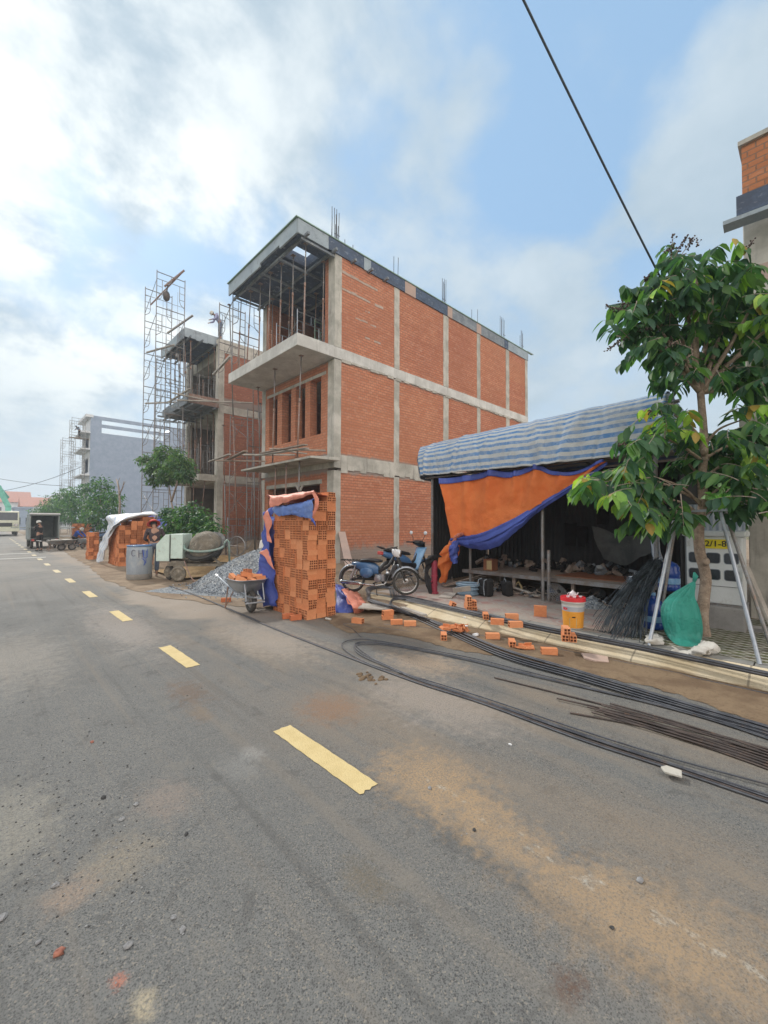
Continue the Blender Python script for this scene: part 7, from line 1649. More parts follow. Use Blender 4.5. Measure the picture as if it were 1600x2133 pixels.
# leaning bundle of bent black wire
M['wire'] = pm('tie_wire', (0.085, 0.105, 0.125), (0.03, .036, .044), 9, .45, 0, metal=.5)
wb_ = thing('wire_bundle', 'bundle of thin black tie wires bent over and fanning out on the pavement', 'wire bundle', gp(1290, 1335, ZF))
mb = MB(); r_ = random.Random(5); tc_ = xp(1368, 1172, 6.95)
for k in range(90):
    u = r_.random(); bx = 1235 + 110 * u + r_.gauss(0, 5); by = 1322 + 14 * u + r_.gauss(0, 5) - 24 * r_.random()
    foot = gp(bx, by, ZF + .004) + Vector((.0, 0, 0)); foot.x = max(foot.x, KX + .56)
    tp_ = tc_ + Vector((r_.gauss(0, .03), r_.gauss(0, .035), r_.gauss(0, .025) + .02))
    m1_ = lerp(tp_, foot, .45) + Vector((r_.gauss(0, .015), .06 + r_.gauss(0, .02), .07)); m2b = lerp(tp_, foot, .85) + Vector((0, .03, .02))
    pts = [catm([tp_, m1_, m2b, foot], s / 9) for s in range(10)]; mb.tube(pts, .0042, 4)
for k in range(50):
    tp_ = tc_ + Vector((r_.gauss(0, .03), r_.gauss(0, .03), r_.gauss(0, .02))); foot = gp(1270 + 70 * r_.random(), 1330 + r_.gauss(0, 6), ZF + .004) + Vector((.12, .05, 0))
    pts = [catm([tp_, tp_ + Vector((.03, -.05, -.06)), lerp(tp_, foot, .5), foot], s / 8) for s in range(9)]; mb.tube(pts, .0042, 4)
mb.build('wires', M['wire'], wb_)
# green sack leaning on the trunk
gs = thing('sack', 'green woven sack tied at the neck leaning against the tree trunk', 'sack', gp(1430, 1345, ZF))
def sackfn(u, v):
    P = catm([gp(1432, 1343, ZF + .0), xp(1424, 1320, 6.35), xp(1418, 1275, 6.35), xp(1420, 1245, 6.42), xp(1437, 1222, 6.5), xp(1446, 1211, 6.55)], u)
    wd = catm([Vector((.13, 0, 0)), Vector((.21, 0, 0)), Vector((.225, 0, 0)), Vector((.16, 0, 0)), Vector((.065, 0, 0)), Vector((.018, 0, 0))], u).x
    a = 2 * math.pi * v; k = 1 - .13 * abs(math.sin(a * 4.5 + u * 2.2 + .6 * math.sin(u * 7))) ** 2.5 * (.3 + u) - .07 * abs(math.sin(a * 11 - u * 3)) ** 3 * u + .05 * mnoise.noise(Vector((math.cos(a) * 3, math.sin(a) * 3, u * 5)))
    cx2 = math.copysign(abs(math.cos(a)) ** .8, math.cos(a)); sx2 = math.copysign(abs(math.sin(a)) ** .8, math.sin(a))
    return P + (Vector((.72, -.69, 0)) * cx2 * wd + Vector((.69, .72, 0)) * sx2 * wd * .62) * k
mb = MB(); mb.grid(sackfn, 44, 150); mb.build('body', M['cloth_green'], gs, smooth=True)
MB().tube([xp(1446, 1211, 6.55), xp(1449, 1200, 6.56), xp(1446, 1192, 6.57)], [.02, .03, .01], 8).build('tied_neck', M['cloth_green'], gs, smooth=True)
# blue water bottles
M['jug_blue'] = pm('translucent_blue_plastic', (0.02, 0.07, 0.32), (0.015, .05, .24), 4, .25, .0)
def jug(lab, p, rz=0):
    t = thing('water_bottle', lab, 'water bottle', p, rz)
    prof = [(.01, 0), (.12, 0), (.135, .02), (.135, .08), (.128, .09), (.135, .10), (.135, .18), (.128, .19), (.135, .20), (.135, .28), (.128, .29), (.132, .33), (.10, .38), (.04, .41), (.032, .42), (.032, .46)]
    MB().lathe(prof, 30).build('body', M['jug_blue'], t, local=True, smooth=True); MB().lathe([(.036, .455), (.036, .49), (.001, .49)], 18).build('cap', M['blue_light'], t, local=True); MB().lathe([(.1355, .10), (.1365, .10), (.1365, .18), (.1355, .18)], 30).build('label_band', M['blue_light'], t, local=True); return t
ja = xp(1402, 1180, 7.0); o = thing('stool', 'low dark stool carrying the upper blue water bottle', 'stool', (7.05, 1.5, ZF)); MB().box(-.14, .14, -.14, .14, .47, .50).build('seat', M['black'], o, local=True)
for a in (-1, 1):
    for b in (-1, 1): MB().box(a * .12 - .012, a * .12 + .012, b * .12 - .012, b * .12 + .012, 0, .47).build('leg', M['black'], o, local=True)
jug('dark blue water bottle standing on the stool behind the pipe support', (7.05, 1.5, ZF + .50)); jug('dark blue water bottle on the pavement behind the wire bundle', (6.72, 1.62, ZF))
patch('white_sack', [[gp(1348, 1322, ZF + .02), gp(1365, 1319, ZF + .03), gp(1380, 1324, ZF + .01)], [gp(1346, 1332, ZF + .05), gp(1362, 1332, ZF + .07), gp(1382, 1334, ZF + .03)], [gp(1350, 1342, ZF + .0), gp(1362, 1344, ZF + .01), gp(1380, 1344, ZF)]], M['cloth_white'], 20, 16, .03, 9, 81, lab='small crumpled white bag at the foot of the left pipe', cat='bag')
patch('plastic_sheet', [[gp(1402, 1350, ZF + .01), gp(1425, 1356, ZF + .02), gp(1450, 1346, ZF + .04), gp(1468, 1332, ZF + .12)], [gp(1398, 1356, ZF + .03), gp(1425, 1362, ZF + .01), gp(1460, 1356, ZF + .08), gp(1496, 1345, ZF + .10)], [gp(1408, 1360, ZF), gp(1430, 1366, ZF), gp(1466, 1364, ZF + .01), gp(1494, 1362, ZF + .0)]], M['cloth_white'], 50, 30, .035, 14, 82, lab='torn white paper sack spread on the grid pavers before the tree', cat='sack')

# countless small scraps of timber, rag and metal under and before the platform
mb = MB(); r_ = random.Random(33)
for k in range(420):
    x = 7.72 + abs(r_.gauss(0, .45)); y = r_.uniform(1.9, 5.9); s = r_.uniform(.02, .10); z = ZF + abs(r_.gauss(0, .05)) + .01
    Mx = Matrix.Translation((x, y, z)) @ Matrix.Rotation(r_.uniform(0, 6.28), 4, 'Z') @ Matrix.Rotation(r_.gauss(0, .4), 4, 'X') @ Matrix.Rotation(r_.gauss(0, .4), 4, 'Y')
    k2 = r_.random()
    if k2 < .45: mb.box(-s * 1.6, s * 1.6, -.012, .012, -.008, .008, r_.choice((0, 0, 3)), Mx)
    elif k2 < .75: mb.prism([(-s, -s * .6), (s * .7, -s * .8), (s, s * .4), (0, s), (-s * .9, s * .5)], 'z', -.004, .006, r_.choice((1, 2, 4)), Mx)
    else: mb.ball((x, y, z), s * .5, 5, r_.choice((1, 4)), (1.3, .8, .7))
for k in range(160):
    x = 9.35 + r_.gauss(0, .25); y = r_.uniform(2.0, 6.2); s = r_.uniform(.03, .11); Mx = Matrix.Translation((x, y, .6 + abs(r_.gauss(0, .06)))) @ Matrix.Rotation(r_.uniform(0, 6), 4, Vector((r_.random(), r_.random(), r_.random() + .2)).normalized()); mb.box(-s, s, -s * .5, s * .5, -s * .4, s * .4, r_.choice((0, 1, 2, 4)), Mx)
tag(mb.build('site_litter', [M['wood'], M['cloth_black'], M['form_grey'], M['wood_pale'], M['dark_metal']]), 'small scraps of timber, rag and metal under the shed platform', None, None, 'stuff')

# ------------------------------------------------------------------ reinforcing bars lying on the road
def smooth_path(P, n=14):
    out = []; k = len(P) - 1
    for i in range(k * n + 1): out.append(catm(P, i / (k * n)))
    return out
def rod(lab, px, z=.012, r=.0068, group=None, off=(0, 0), mat='rebar', jit=0.0, seed=0, n=10, zf=None):
    r_ = random.Random(seed); P = []
    for (x, y) in px:
        q = gp(x, y, 0); q = q + Vector((off[0] + r_.uniform(-jit, jit), off[1] + r_.uniform(-jit, jit), 0)); P.append(q)
    pts = smooth_path(P, n); out = []
    for p in pts:
        zz = z
        if p.x > KX - .02 and p.y < 6.5:
            zz = z + .15 * min(1, (p.x - KX + .02) / .30)
            k = CAMH / (CAMH - zz + z) ; s = (CAMH - zz) / CAMH; p = Vector((p.x * s, p.y * s, 0))
        elif p.x > KX - .8 or p.y > 6.2: zz = max(z, eproj(p.x, p.y) + r + .004 if p.y > 5.2 else z)
        out.append(Vector((p.x, p.y, zz)))
    o = MB().tube(out, r, 6).build('reinforcing_bar', M[mat], None, smooth=True, loc=tuple(out[0])); return tag(o, lab, 'steel bar', group)
r_ = random.Random(6)
SEQ = ['first', 'second', 'third', 'fourth', 'fifth', 'sixth', 'seventh', 'eighth', 'ninth', 'tenth', 'eleventh', 'twelfth', 'thirteenth', 'fourteenth', 'fifteenth', 'sixteenth']
# long pair from the wheelbarrow down the road to the right edge
A_ = [(352, 1222), (420, 1247), (560, 1306), (700, 1361), (860, 1421), (1000, 1466), (1200, 1540), (1400, 1606), (1600, 1674), (1760, 1727)]
for i in range(2): rod(f'long dark bar from the gravel to the lower right, {["upper", "lower"][i]} of the pair', A_, .010, .0075, 'bars along the road', (i * .022, -i * .005), 'rebar' if i == 0 else 'rebar_rust')
# thin hairpin loops on the road
L1 = [(1760, 1716), (1600, 1664), (1400, 1598), (1200, 1531), (1000, 1461), (875, 1420), (809, 1392), (762, 1368), (744, 1352), (752, 1341), (794, 1341), (856, 1352), (981, 1377), (1090, 1404), (1230, 1437), (1350, 1465), (1475, 1499), (1600, 1541), (1740, 1590)]
for i in range(3): rod(f'thin looped bar on the road turning back beside the mud clod, {SEQ[i]} from the inside', [(x - i * (3.2 if 6 < k < 11 else 0), y + (i - 1.5) * (2.4 if 6 < k < 11 else 1.2) * (1 if k < 9 else -1)) for k, (x, y) in enumerate(L1)], .014 + .006 * (i % 2), .0062, 'thin looped bars', jit=.006, seed=i)
L2 = [(1600, 1640), (1400, 1585), (1200, 1522), (1000, 1455), (860, 1412), (778, 1389), (728, 1364), (711, 1347), (724, 1337), (762, 1334), (825, 1344), (981, 1373), (1090, 1400), (1230, 1434)]
rod('outermost thin looped bar on the road, swinging farthest left', L2, .018, .006, 'thin looped bars', jit=.004, seed=9)
# heavy hairpin bundle from the kerb end
H1 = [(1760, 1590), (1600, 1532), (1475, 1495), (1350, 1458), (1200, 1413), (1044, 1367), (919, 1311), (834, 1273), (778, 1254), (766, 1246), (775, 1240), (803, 1238), (850, 1247), (950, 1269), (1012, 1283), (1100, 1303), (1200, 1323), (1340, 1350), (1600, 1405), (1750, 1438)]
for i in range(8):
    w_ = (i - 3.5)
    rod(f'dark bar in the heavy bundle looping back at the kerb end, {SEQ[i]} from the inside', [(x - w_ * (1.2 if 6 <= k <= 11 else 0), y - w_ * (1.6 if 6 <= k <= 11 else 2.6) * (-1 if k <= 8 else 1) * .55) for k, (x, y) in enumerate(H1)], .014 + .012 * (i % 3), .0075, 'heavy looped bars', jit=.008, seed=20 + i)
H2 = [(1760, 1580), (1600, 1524), (1475, 1488), (1350, 1450), (1200, 1404), (1044, 1357), (940, 1313), (850, 1279), (817, 1263), (814, 1254), (822, 1248), (845, 1247), (900, 1257), (1012, 1281), (1100, 1300), (1200, 1320), (1340, 1347), (1600, 1402), (1750, 1434)]
for i in range(4):
    w_ = i - 1.5
    rod(f'dark bar looping inside the heavy bundle at the kerb end, {SEQ[i]} from the inside', [(x - w_ * (1.4 if 7 <= k <= 11 else 0), y - w_ * 1.1 * (-1 if k <= 9 else 1)) for k, (x, y) in enumerate(H2)], .032 + .010 * (i % 2), .0085, 'inner looped bars', jit=.006, seed=40 + i)
# sheaf of straight rusty bars at the right
for i in range(15):
    k = i / 14
    if i == 0: s = (1030, 1413)
    elif i == 1: s = (1160, 1459)
    elif i == 2: s = (1186, 1487)
    else: s = (1225 + r_.uniform(-8, 45) + (1 - k) * 15, 1464 + k * 26)
    e = (1620, 1568 + k * 44); e0 = (1760, 1606 + k * 66)
    m_ = ((s[0] + e[0]) / 2, (s[1] + e[1]) / 2 - 3)
    rod(f'straight brown bar in the sheaf at the right edge, {SEQ[i]} from the kerb side', [s, m_, e, e0], .010 + .010 * (i % 2), .0072, 'sheaf of straight bars', mat='rebar_rust', jit=.004, seed=60 + i)
rod('single wire lying along the foot of the kerb between the bricks', [(862, 1318), (722, 1301), (735, 1312), (752, 1328)], .012, .004)
rod('thin bar along the foot of the kerb under the loose bricks', [(800, 1302), (900, 1311), (1000, 1325), (1120, 1345), (1230, 1368), (1400, 1402), (1600, 1445), (1700, 1465)], .012, .006)

# ------------------------------------------------------------------ overhead cables
def cable(lab, a, b, sag, r, n=24):
    a = Vector(a); b = Vector(b); pts = [lerp(a, b, i / n) - Vector((0, 0, sag * 4 * (i / n) * (1 - i / n))) for i in range(n + 1)]
    o = MB().tube(pts, r, 8).build('overhead_cable', M['cable'], None, smooth=True, loc=tuple(a)); return tag(o, lab, 'cable')
M['cable'] = pm('cable_sheath', (0.055, 0.075, 0.10), (0.04, .055, .075), 20, .5, .05)
a = wp(1383, 592, 5.6); b = wp(1100, 0, 4.2); d = (b - a)
cable('thick dark overhead cable crossing the sky and ending in the street tree crown', a, a + d * 1.9, .10, .0125)
cable('thin cable hanging straight down beside the street tree trunk', wp(1409, 730, 5.6), wp(1403, 845, 5.6), 0.0, .006)
cable('faint distant wire rising to the right at the end of the street', wp(-60, 1030, 95), wp(170, 972, 90), 1.2, .06); cable('faint distant wire falling to the right at the end of the street', wp(-60, 985, 98), wp(250, 1012, 90), 1.2, .06)

# ------------------------------------------------------------------ trees
def leaf(mb, p, d, L, wd, tint, rl, droop=.5):
    """a pointed leaf folded on its midrib"""
    d = d.normalized(); sd = d.cross(Vector((0, 0, 1)))
    sd = sd.normalized() if sd.length > .05 else Vector((1, 0, 0)); sd = (Matrix.Rotation(rl, 3, d) @ sd).normalized(); n = sd.cross(d).normalized()
    b = len(mb.v); pr = [(0, .04), (.22, .72), (.5, 1.0), (.78, .66), (1.0, .03)]
    for s, k in pr:
        c = p + d * (L * s) + Vector((0, 0, -droop * L * .5 * s * s)); h = n * (wd * .5 * k * .35)
        mb.v += [c - sd * wd * .5 * k + h, c, c + sd * wd * .5 * k + h]; sh = 1 if 0 < s < 1 else .9
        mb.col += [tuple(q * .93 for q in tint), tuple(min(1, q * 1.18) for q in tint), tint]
    for i in range(4):
        for j in (0, 1): mb.f.append((b + i * 3 + j, b + i * 3 + j + 1, b + i * 3 + 3 + j + 1, b + i * 3 + 3 + j)); mb.m.append(0)
DARK = [(0.042, 0.105, 0.062), (0.055, 0.13, 0.062), (0.035, 0.088, 0.056), (0.068, 0.15, 0.062), (0.095, 0.19, 0.06)]
YOUNG = [(0.28, 0.46, 0.08), (0.36, 0.50, 0.09), (0.20, 0.37, 0.07), (0.22, 0.40, 0.08), (0.38, 0.26, 0.07)]
def twig(mbl, mbt, p, d, L, nl, ls, young, r_, hang=.75):
    pts = []; q = Vector(p); dd = Vector(d).normalized(); n = 8
    for i in range(n + 1):
        pts.append(q.copy()); dd = (dd + Vector((r_.gauss(0, .05), r_.gauss(0, .05), -.07))).normalized(); q += dd * L / n
    mbt.tube(pts, [.006 - .004 * i / n for i in range(n + 1)], 4, caps=False)
    for i in range(nl):
        t_ = .18 + .82 * i / max(1, nl - 1); c = catm(pts, min(t_, .999)); tang = (catm(pts, min(1, t_ + .05)) - catm(pts, max(0, t_ - .05))).normalized()
        side = tang.cross(Vector((0, 0, 1))); side = side.normalized() if side.length > .1 else Vector((1, 0, 0))
        s = 1 if i % 2 else -1
        dr = side * s * r_.uniform(.45, .9) + Vector((0, 0, -hang * r_.uniform(.5, 1.3))) + tang * r_.uniform(.1, .6)
        y_ = young and t_ > .45
        tint = r_.choice(YOUNG if y_ else DARK); k = r_.uniform(.85, 1.2); tint = tuple(x * k for x in tint)
        leaf(mbl, c, dr, ls * r_.uniform(.7, 1.15) * (1 - .25 * (t_ > .9)), ls * r_.uniform(.40, .52), tint, r_.gauss(0, .5), r_.uniform(.2, .7))
tree = thing('street_tree', 'young street tree with large drooping leaves and seed clusters behind the pipe support', 'tree', gp(1467, 1325, .13))
TD = gp(1467, 1325, .15).dot(Vector((math.sin(YAW), math.cos(YAW), 0)))
tp_ = [gp(1467, 1328, .12)] + [wp(x, y, TD + dd) for x, y, dd in ((1463, 1290, 0), (1466, 1250, 0), (1470, 1200, .02), (1458, 1150, .02), (1456, 1100, 0), (1465, 1050, -.02), (1462, 1000, 0), (1466, 950, .02), (1466, 900, .04), (1462, 850, .05), (1459, 815, .05))]
rr = [.078, .070, .065, .062, .061, .058, .055, .051, .048, .045, .042, .040]
mb = MB(); mb.tube(smooth_path(tp_, 4), [catm([Vector((r, 0, 0)) for r in rr], i / 44).x * (1 + .06 * mnoise.noise(Vector((i * .5, 0, 0)))) for i in range(45)], 14)
for (x, y) in ((1467, 940), (1457, 1085), (1470, 1170), (1461, 1010)): mb.ball(wp(x, y, TD - .04), .045, 8, 0, (1, 1, 1.3))
mb.build('trunk', M['bark'], tree, smooth=True)
fk = wp(1459, 818, TD + .05)
blobs = [(1420, 580, 60, 15, 0, .1), (1380, 600, 45, 9, 0, .1), (1455, 550, 45, 8, 0, .1), (1310, 660, 40, 8, 0, 0), (1340, 620, 40, 7, 0, 0), (1540, 760, 60, 12, .1, 0), (1430, 770, 40, 5, .2, 0), (1560, 940, 55, 12, .2, 0), (1350, 655, 62, 14, -.1, .05), (1330, 700, 40, 7, .1, 0), (1455, 640, 80, 20, .1, .1), (1530, 570, 55, 12, 0, .35), (1575, 620, 55, 14, -.3, .55), (1410, 710, 60, 14, -.2, .05), (1500, 720, 75, 20, .2, .05), (1580, 720, 60, 16, 0, .15), (1550, 800, 45, 9, .3, 0), (1480, 770, 42, 8, -.2, 0), (1490, 600, 60, 12, .3, .1),
         (1405, 865, 45, 9, -.3, .6), (1345, 905, 50, 12, -.2, .1), (1440, 935, 60, 14, .2, .1), (1545, 875, 60, 14, -.2, .35), (1595, 900, 50, 10, -.1, .3), (1500, 930, 50, 10, .3, .0), (1300, 985, 50, 10, -.4, .1), (1262, 1010, 40, 6, -.45, .4), (1370, 995, 60, 14, -.2, .1), (1330, 1030, 38, 6, -.45, .7), (1550, 985, 60, 14, -.3, .1), (1590, 1040, 40, 8, -.5, .5), (1395, 1060, 45, 9, -.3, .05), (1355, 1075, 30, 5, -.5, .4), (1480, 985, 45, 8, .4, 0), (1530, 1050, 40, 6, .2, 0),
         (1660, 640, 70, 12, 0, .2), (1690, 800, 70, 12, .2, .1), (1670, 950, 70, 12, -.1, .2), (1500, 650, 60, 12, .9, 0), (1440, 700, 60, 10, .8, 0), (1560, 690, 60, 10, 1.0, 0)]
r_ = random.Random(17); ml, mt = MB(), MB(); br = MB()
for bx, by, br_, nt, dd, yg in blobs:
    c = wp(bx, by, TD + dd); up_ = by < 850
    st = fk if up_ else catm(tp_, min(.99, max(.5, (1325 - (by + 60)) / 510)))
    nt = int(nt * .92 + .5); mid = lerp(st, c, .5) + Vector((r_.gauss(0, .05), r_.gauss(0, .05), .05)); 
    br.tube(smooth_path([st, mid, c], 5), [(.032 if up_ else .018) * (1 - .8 * i / 10) + .004 for i in range(11)], 6)
    axis = wp(1462, by + 30, TD)
    for k in range(nt):
        rp = br_ * math.sqrt(r_.random()) * .8; an = r_.uniform(0, 6.283)
        p = wp(bx + rp * math.cos(an), by + rp * math.sin(an), TD + dd + r_.gauss(0, .28))
        out = (p - axis); out.z *= .25; out = out.normalized() * .7 + Vector((r_.gauss(0, .6), r_.gauss(0, .6), r_.gauss(.05, .35)))
        twig(ml, mt, p - out.normalized() * .12, out, r_.uniform(.25, .48), r_.randint(8, 11), .195, r_.random() < yg, r_)
for (x0, y0, x1, y1, dd) in ((1268, 1012, 1198, 1024, -.5), (1300, 1000, 1225, 1015, -.45), (1370, 1070, 1318, 1088, -.5), (1400, 800, 1360, 800, -.1), (1330, 618, 1300, 598, 0), (1420, 850, 1372, 842, -.3), (1560, 530, 1530, 500, -.1), (1590, 960, 1540, 990, -.5)):
    a = wp(x0, y0, TD + dd); b = wp(x1, y1, TD + dd); twig(ml, mt, a, (b - a) + Vector((0, 0, .12)), (b - a).length * 1.1, 11, .19, x0 < 1300 or x0 > 1550, r_, hang=1.5)
br.build('branches', M['bark'], tree, smooth=True); tag(mt.build('twigs', M['bark_pale'], tree), None, None, None, 'stuff')
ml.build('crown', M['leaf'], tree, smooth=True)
ms = MB()
for (x0, y0, x1, y1, n) in ((1398, 540, 1402, 488, 24), (1405, 535, 1432, 492, 26), (1420, 530, 1450, 490, 26), (1380, 525, 1410, 515, 18), (1345, 590, 1350, 575, 14), (1320, 650, 1262, 638, 34), (1318, 640, 1290, 628, 20), (1340, 590, 1352, 572, 12), (1312, 695, 1262, 732, 34), (1410, 710, 1385, 728, 16), (1365, 680, 1330, 690, 20), (1340, 935, 1290, 925, 30), (1360, 870, 1352, 855, 12), (1575, 495, 1558, 515, 14), (1450, 500, 1456, 512, 8)):
    mb = MB(); a = wp(x0, y0, TD - .30); b = wp(x1, y1, TD - .38); ms.tube([a, lerp(a, b, .5) + Vector((0, 0, .01)), b], [.005, .004, .002], 4)
    for k in range(n):
        t_ = r_.uniform(.25, 1); c = lerp(a, b, t_) + Vector((r_.gauss(0, .02), r_.gauss(0, .02), r_.gauss(0, .018))) * (1.15 - t_ * .5); mb.ball(c, r_.uniform(.008, .012), 4); ms.tube([lerp(a, b, t_ - .05), c], .0018, 3)
    tag(mb.build('seed_cluster', M['fruit'], tree, smooth=True), None, None, None, 'stuff')
tag(ms.build('seed_stalks', M['bark_pale'], tree), None, None, None, 'stuff')

def small_tree(lab, base, trunks, blobs, nl, ls, seed, name='street_tree', tints=DARK, cat='tree', tr=.05, grp=None):
    t = thing(name, lab, cat, base, 0, grp); r_ = random.Random(seed); mb = MB()
    for tk in trunks: P = smooth_path([Vector(p) for p in tk], 5); mb.tube(P, [tr * (1 - .6 * i / len(P)) for i in range(len(P))], 8)
    ml = MB()
    tot = sum(b[1] ** 2 for b in blobs)
    for c, rad_, sq in [(Vector(b[0]), b[1], b[2] if len(b) > 2 else .8) for b in blobs]:
        near = min(trunks, key=lambda tk: (Vector(tk[-1]) - c).length)[-1]
        mb.tube([Vector(near), lerp(near, c, .6), c], [tr * .5, tr * .3, tr * .1], 5)
        for k in range(int(nl * rad_ ** 2 / tot)):
            v = Vector((r_.gauss(0, 1), r_.gauss(0, 1), r_.gauss(0, 1))).normalized() * rad_ * (r_.random() ** .45) * (1 + .25 * mnoise.noise(Vector((k * .37, seed, 0))))
            v.z *= sq; p = c + v; cl = r_.choice(tints); kk = r_.uniform(.8, 1.25)
            clump = mnoise.noise(p * 2.2 / rad_ + Vector((seed, 0, 0)))
            if clump < -.22: continue
            for j in range(3):
                d = v.normalized() * .5 + Vector((r_.gauss(0, .6), r_.gauss(0, .6), r_.uniform(-.9, .3))); leaf(ml, p + Vector((r_.gauss(0, ls * .4), r_.gauss(0, ls * .4), r_.gauss(0, ls * .3))), d, ls * r_.uniform(.8, 1.3), ls * .42, tuple(x * kk for x in cl), r_.gauss(0, .6))
    mb.build('trunk', M['bark_pale'], t, smooth=True); ml.build('crown', M['leaf'], t, smooth=True); return t
def bl(px, py, X, r, sq=.8): return (xp(px, py, X), r, sq)
MID = [(0.07, 0.14, 0.075), (0.09, 0.17, 0.08), (0.06, 0.115, 0.07), (0.13, 0.20, 0.09)]
Xm = 5.9
b0 = xp(357, 1130, Xm)
small_tree('spreading young tree in front of the second brick house, above the cement mixer', (b0.x, b0.y, .12), [[(b0.x, b0.y, .1), xp(362, 1080, Xm), xp(357, 1045, Xm), xp(352, 1010, Xm)], [xp(357, 1045, Xm), xp(368, 1010, Xm), xp(372, 985, Xm)]],
           [bl(330, 975, Xm, .62, .6), bl(350, 945, Xm, .55, .6), bl(375, 965, Xm, .6, .7), bl(312, 955, Xm, .42, .5), bl(355, 990, Xm, .6, .6), bl(385, 990, Xm, .4, .7), bl(325, 1000, Xm, .4, .5), bl(298, 958, Xm, .25, .5)], 1500, .17, 3, tints=MID, tr=.055)
small_tree('low dark leafy bush behind the cement mixer drum', tuple(xp(395, 1150, 5.2)), [[xp(395, 1150, 5.2), xp(390, 1120, 5.2)], [xp(410, 1150, 5.2), xp(420, 1110, 5.2)]],
           [bl(372, 1085, 5.2, .5), bl(400, 1075, 5.2, .55), bl(420, 1098, 5.2, .55), bl(385, 1115, 5.2, .5), bl(440, 1108, 5.2, .35, .6), bl(362, 1110, 5.2, .4), bl(405, 1125, 5.2, .45), bl(352, 1070, 5.2, .3)], 1700, .15, 5, 'bush', tints=DARK + [(0.09, .16, .07)], cat='bush', tr=.03)
for i, (px, base_y, X, bls, lb) in enumerate(((205, 1128, 5.6, ((190, 1015, .7), (212, 1012, .8), (220, 1045, 1.0), (200, 1050, .9), (230, 1060, .7), (205, 1085, .9), (185, 1075, .7), (225, 1090, .6), (238, 1035, .5)), 'large dark tree before the blue-grey building, nearest of the three far trees'),
                                              (150, 1125, 5.8, ((140, 1035, 1.1), (158, 1030, 1.1), (165, 1050, 1.0), (132, 1048, 1.0), (150, 1070, 1.2), (170, 1080, .9)), 'dark round tree under the far scaffold towers, middle of the three far trees'),
                                              (105, 1120, 5.9, ((108, 1050, 1.5), (92, 1062, 1.3), (122, 1060, 1.5), (105, 1072, 1.6), (80, 1068, 1.1)), 'low tree beyond the open van, farthest of the three far trees'))):
    b0 = xp(px, 1100, X); b0 = Vector((b0.x, b0.y, .1))
    small_tree(lb, tuple(b0), [[b0, xp(px, 1080, X), xp(px + 3, 1055, X)]], [bl(x, y, X, r) for x, y, r in bls], 900, .22 + .04 * i, 30 + i, tints=DARK, tr=.09, grp='far trees along the pavement')
b0 = xp(245, 1075, 5.4); bt_ = thing('bare_tree', 'bare pruned sapling standing behind the sheeted brick stack', 'tree', (b0.x, b0.y, .12))
mb = MB(); mb.tube([Vector((b0.x, b0.y, .1)), xp(250, 1050, 5.4), xp(248, 1020, 5.4), xp(243, 998, 5.4)], [.07, .06, .045, .03], 7); mb.tube([xp(249, 1030, 5.4), xp(256, 1015, 5.4), xp(258, 1003, 5.4)], [.035, .03, .015], 6); mb.tube([xp(248, 1015, 5.4), xp(246, 1005, 5.4), xp(250, 995, 5.4)], [.03, .02, .012], 6); mb.tube([xp(258, 1010, 5.4), xp(261, 1003, 5.4)], .012, 5); mb.build('trunk', M['bark_pale'], bt_, smooth=True)
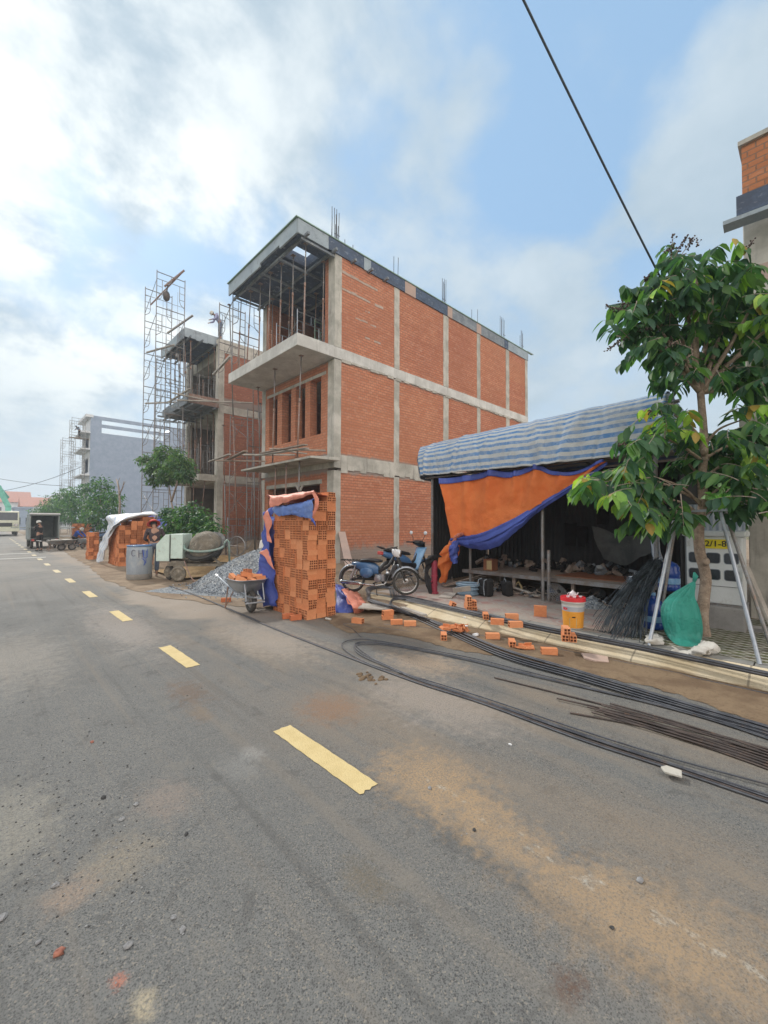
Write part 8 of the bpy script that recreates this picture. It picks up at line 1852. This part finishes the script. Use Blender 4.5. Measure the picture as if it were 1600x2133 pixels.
# greenery behind the shed and cabinet
small_tree('bushy tree behind the cabinet seen between the street tree leaves', tuple(xp(1530, 1180, 11)), [[xp(1530, 1180, 11), xp(1530, 1050, 11)]], [bl(1530, 960, 11, .8), bl(1510, 1000, 11, .8), bl(1545, 1030, 11, .8), bl(1500, 1060, 11, .7), bl(1560, 990, 11, .6)], 1400, .14, 41, tints=MID, tr=.06)
t = thing('lettuce', 'fresh green leafy vegetables in a clear bag on the crossbar of the tree support', 'vegetables', xp(1505, 1060, 6.6)); r_ = random.Random(8); ml = MB()
for k in range(70):
    p = xp(1505 + r_.gauss(0, 14), 1052 - abs(r_.gauss(0, 16)), 6.62 + r_.gauss(0, .06)); leaf(ml, p, Vector((r_.gauss(0, .5), r_.gauss(0, .5), r_.uniform(.3, 1))), .10, .07, r_.choice([(.30, .50, .22), (.42, .60, .34), (.20, .42, .14)]), r_.gauss(0, 1))
ml.build('leaves', M['leaf'], t, smooth=True)
# printed banner and fence posts behind
t = thing('banner', 'blue and white printed banner hung between posts behind the red hatted person', 'banner', xp(325, 1120, 6.9))
def bannermat():
    m, t_, b = newmat('banner_print'); p = coords(t_, False); z = t_.sep(p)[2]; n = t_.noise(p, 1.2, 4)
    c = t_.mix(t_.ramp(t_.math('ADD', z, t_.math('MULTIPLY', n, .5)), 1.35, 1.75), (0.60, 0.62, 0.72), (0.12, 0.16, 0.62)); t_.put(b.inputs['Base Color'], c); b.inputs['Roughness'].default_value = .6; return m
patch('sheet', [[xp(302, 1073, 6.9), xp(325, 1074, 6.9), xp(348, 1073, 6.9)], [xp(302, 1110, 6.9), xp(325, 1110, 6.85), xp(348, 1110, 6.9)]], bannermat(), 20, 10, .03, 2, 91, t)
for px in (301, 349): q_ = xp(px, 1070, 6.93); MB().tube([(q_.x, q_.y, .1), q_], .03, 6).build('post', M['steel_grey'], t)
for i, y in enumerate((.2, -1.0, -2.2)): tag(MB().box(8.0, 8.12, y - .06, y + .06, .14, 1.55).build('fence_post', M['conc_dark'], bevel=.01), f'weathered concrete fence post right of the cabinet, {ORD[i]} one', 'fence post', 'fence posts')

# ------------------------------------------------------------------ hazy air up the street
hz = MB().box(-140, 170, -70, 240, -1.2, 19.5).build('haze', [])
hm = bpy.data.materials.new('hazy_air'); hm.use_nodes = True; hn = hm.node_tree; hn.nodes.clear()
pv_ = hn.nodes.new('ShaderNodeVolumePrincipled'); pv_.inputs['Density'].default_value = 0.0017; pv_.inputs['Color'].default_value = (0.86, 0.93, 1.0, 1); pv_.inputs['Anisotropy'].default_value = 0.4
ho = hn.nodes.new('ShaderNodeOutputMaterial'); hn.links.new(pv_.outputs[0], ho.inputs['Volume']); hz.data.materials.clear(); hz.data.materials.append(hm)
tag(hz, 'thin pale haze hanging over the street', None, None, 'stuff')
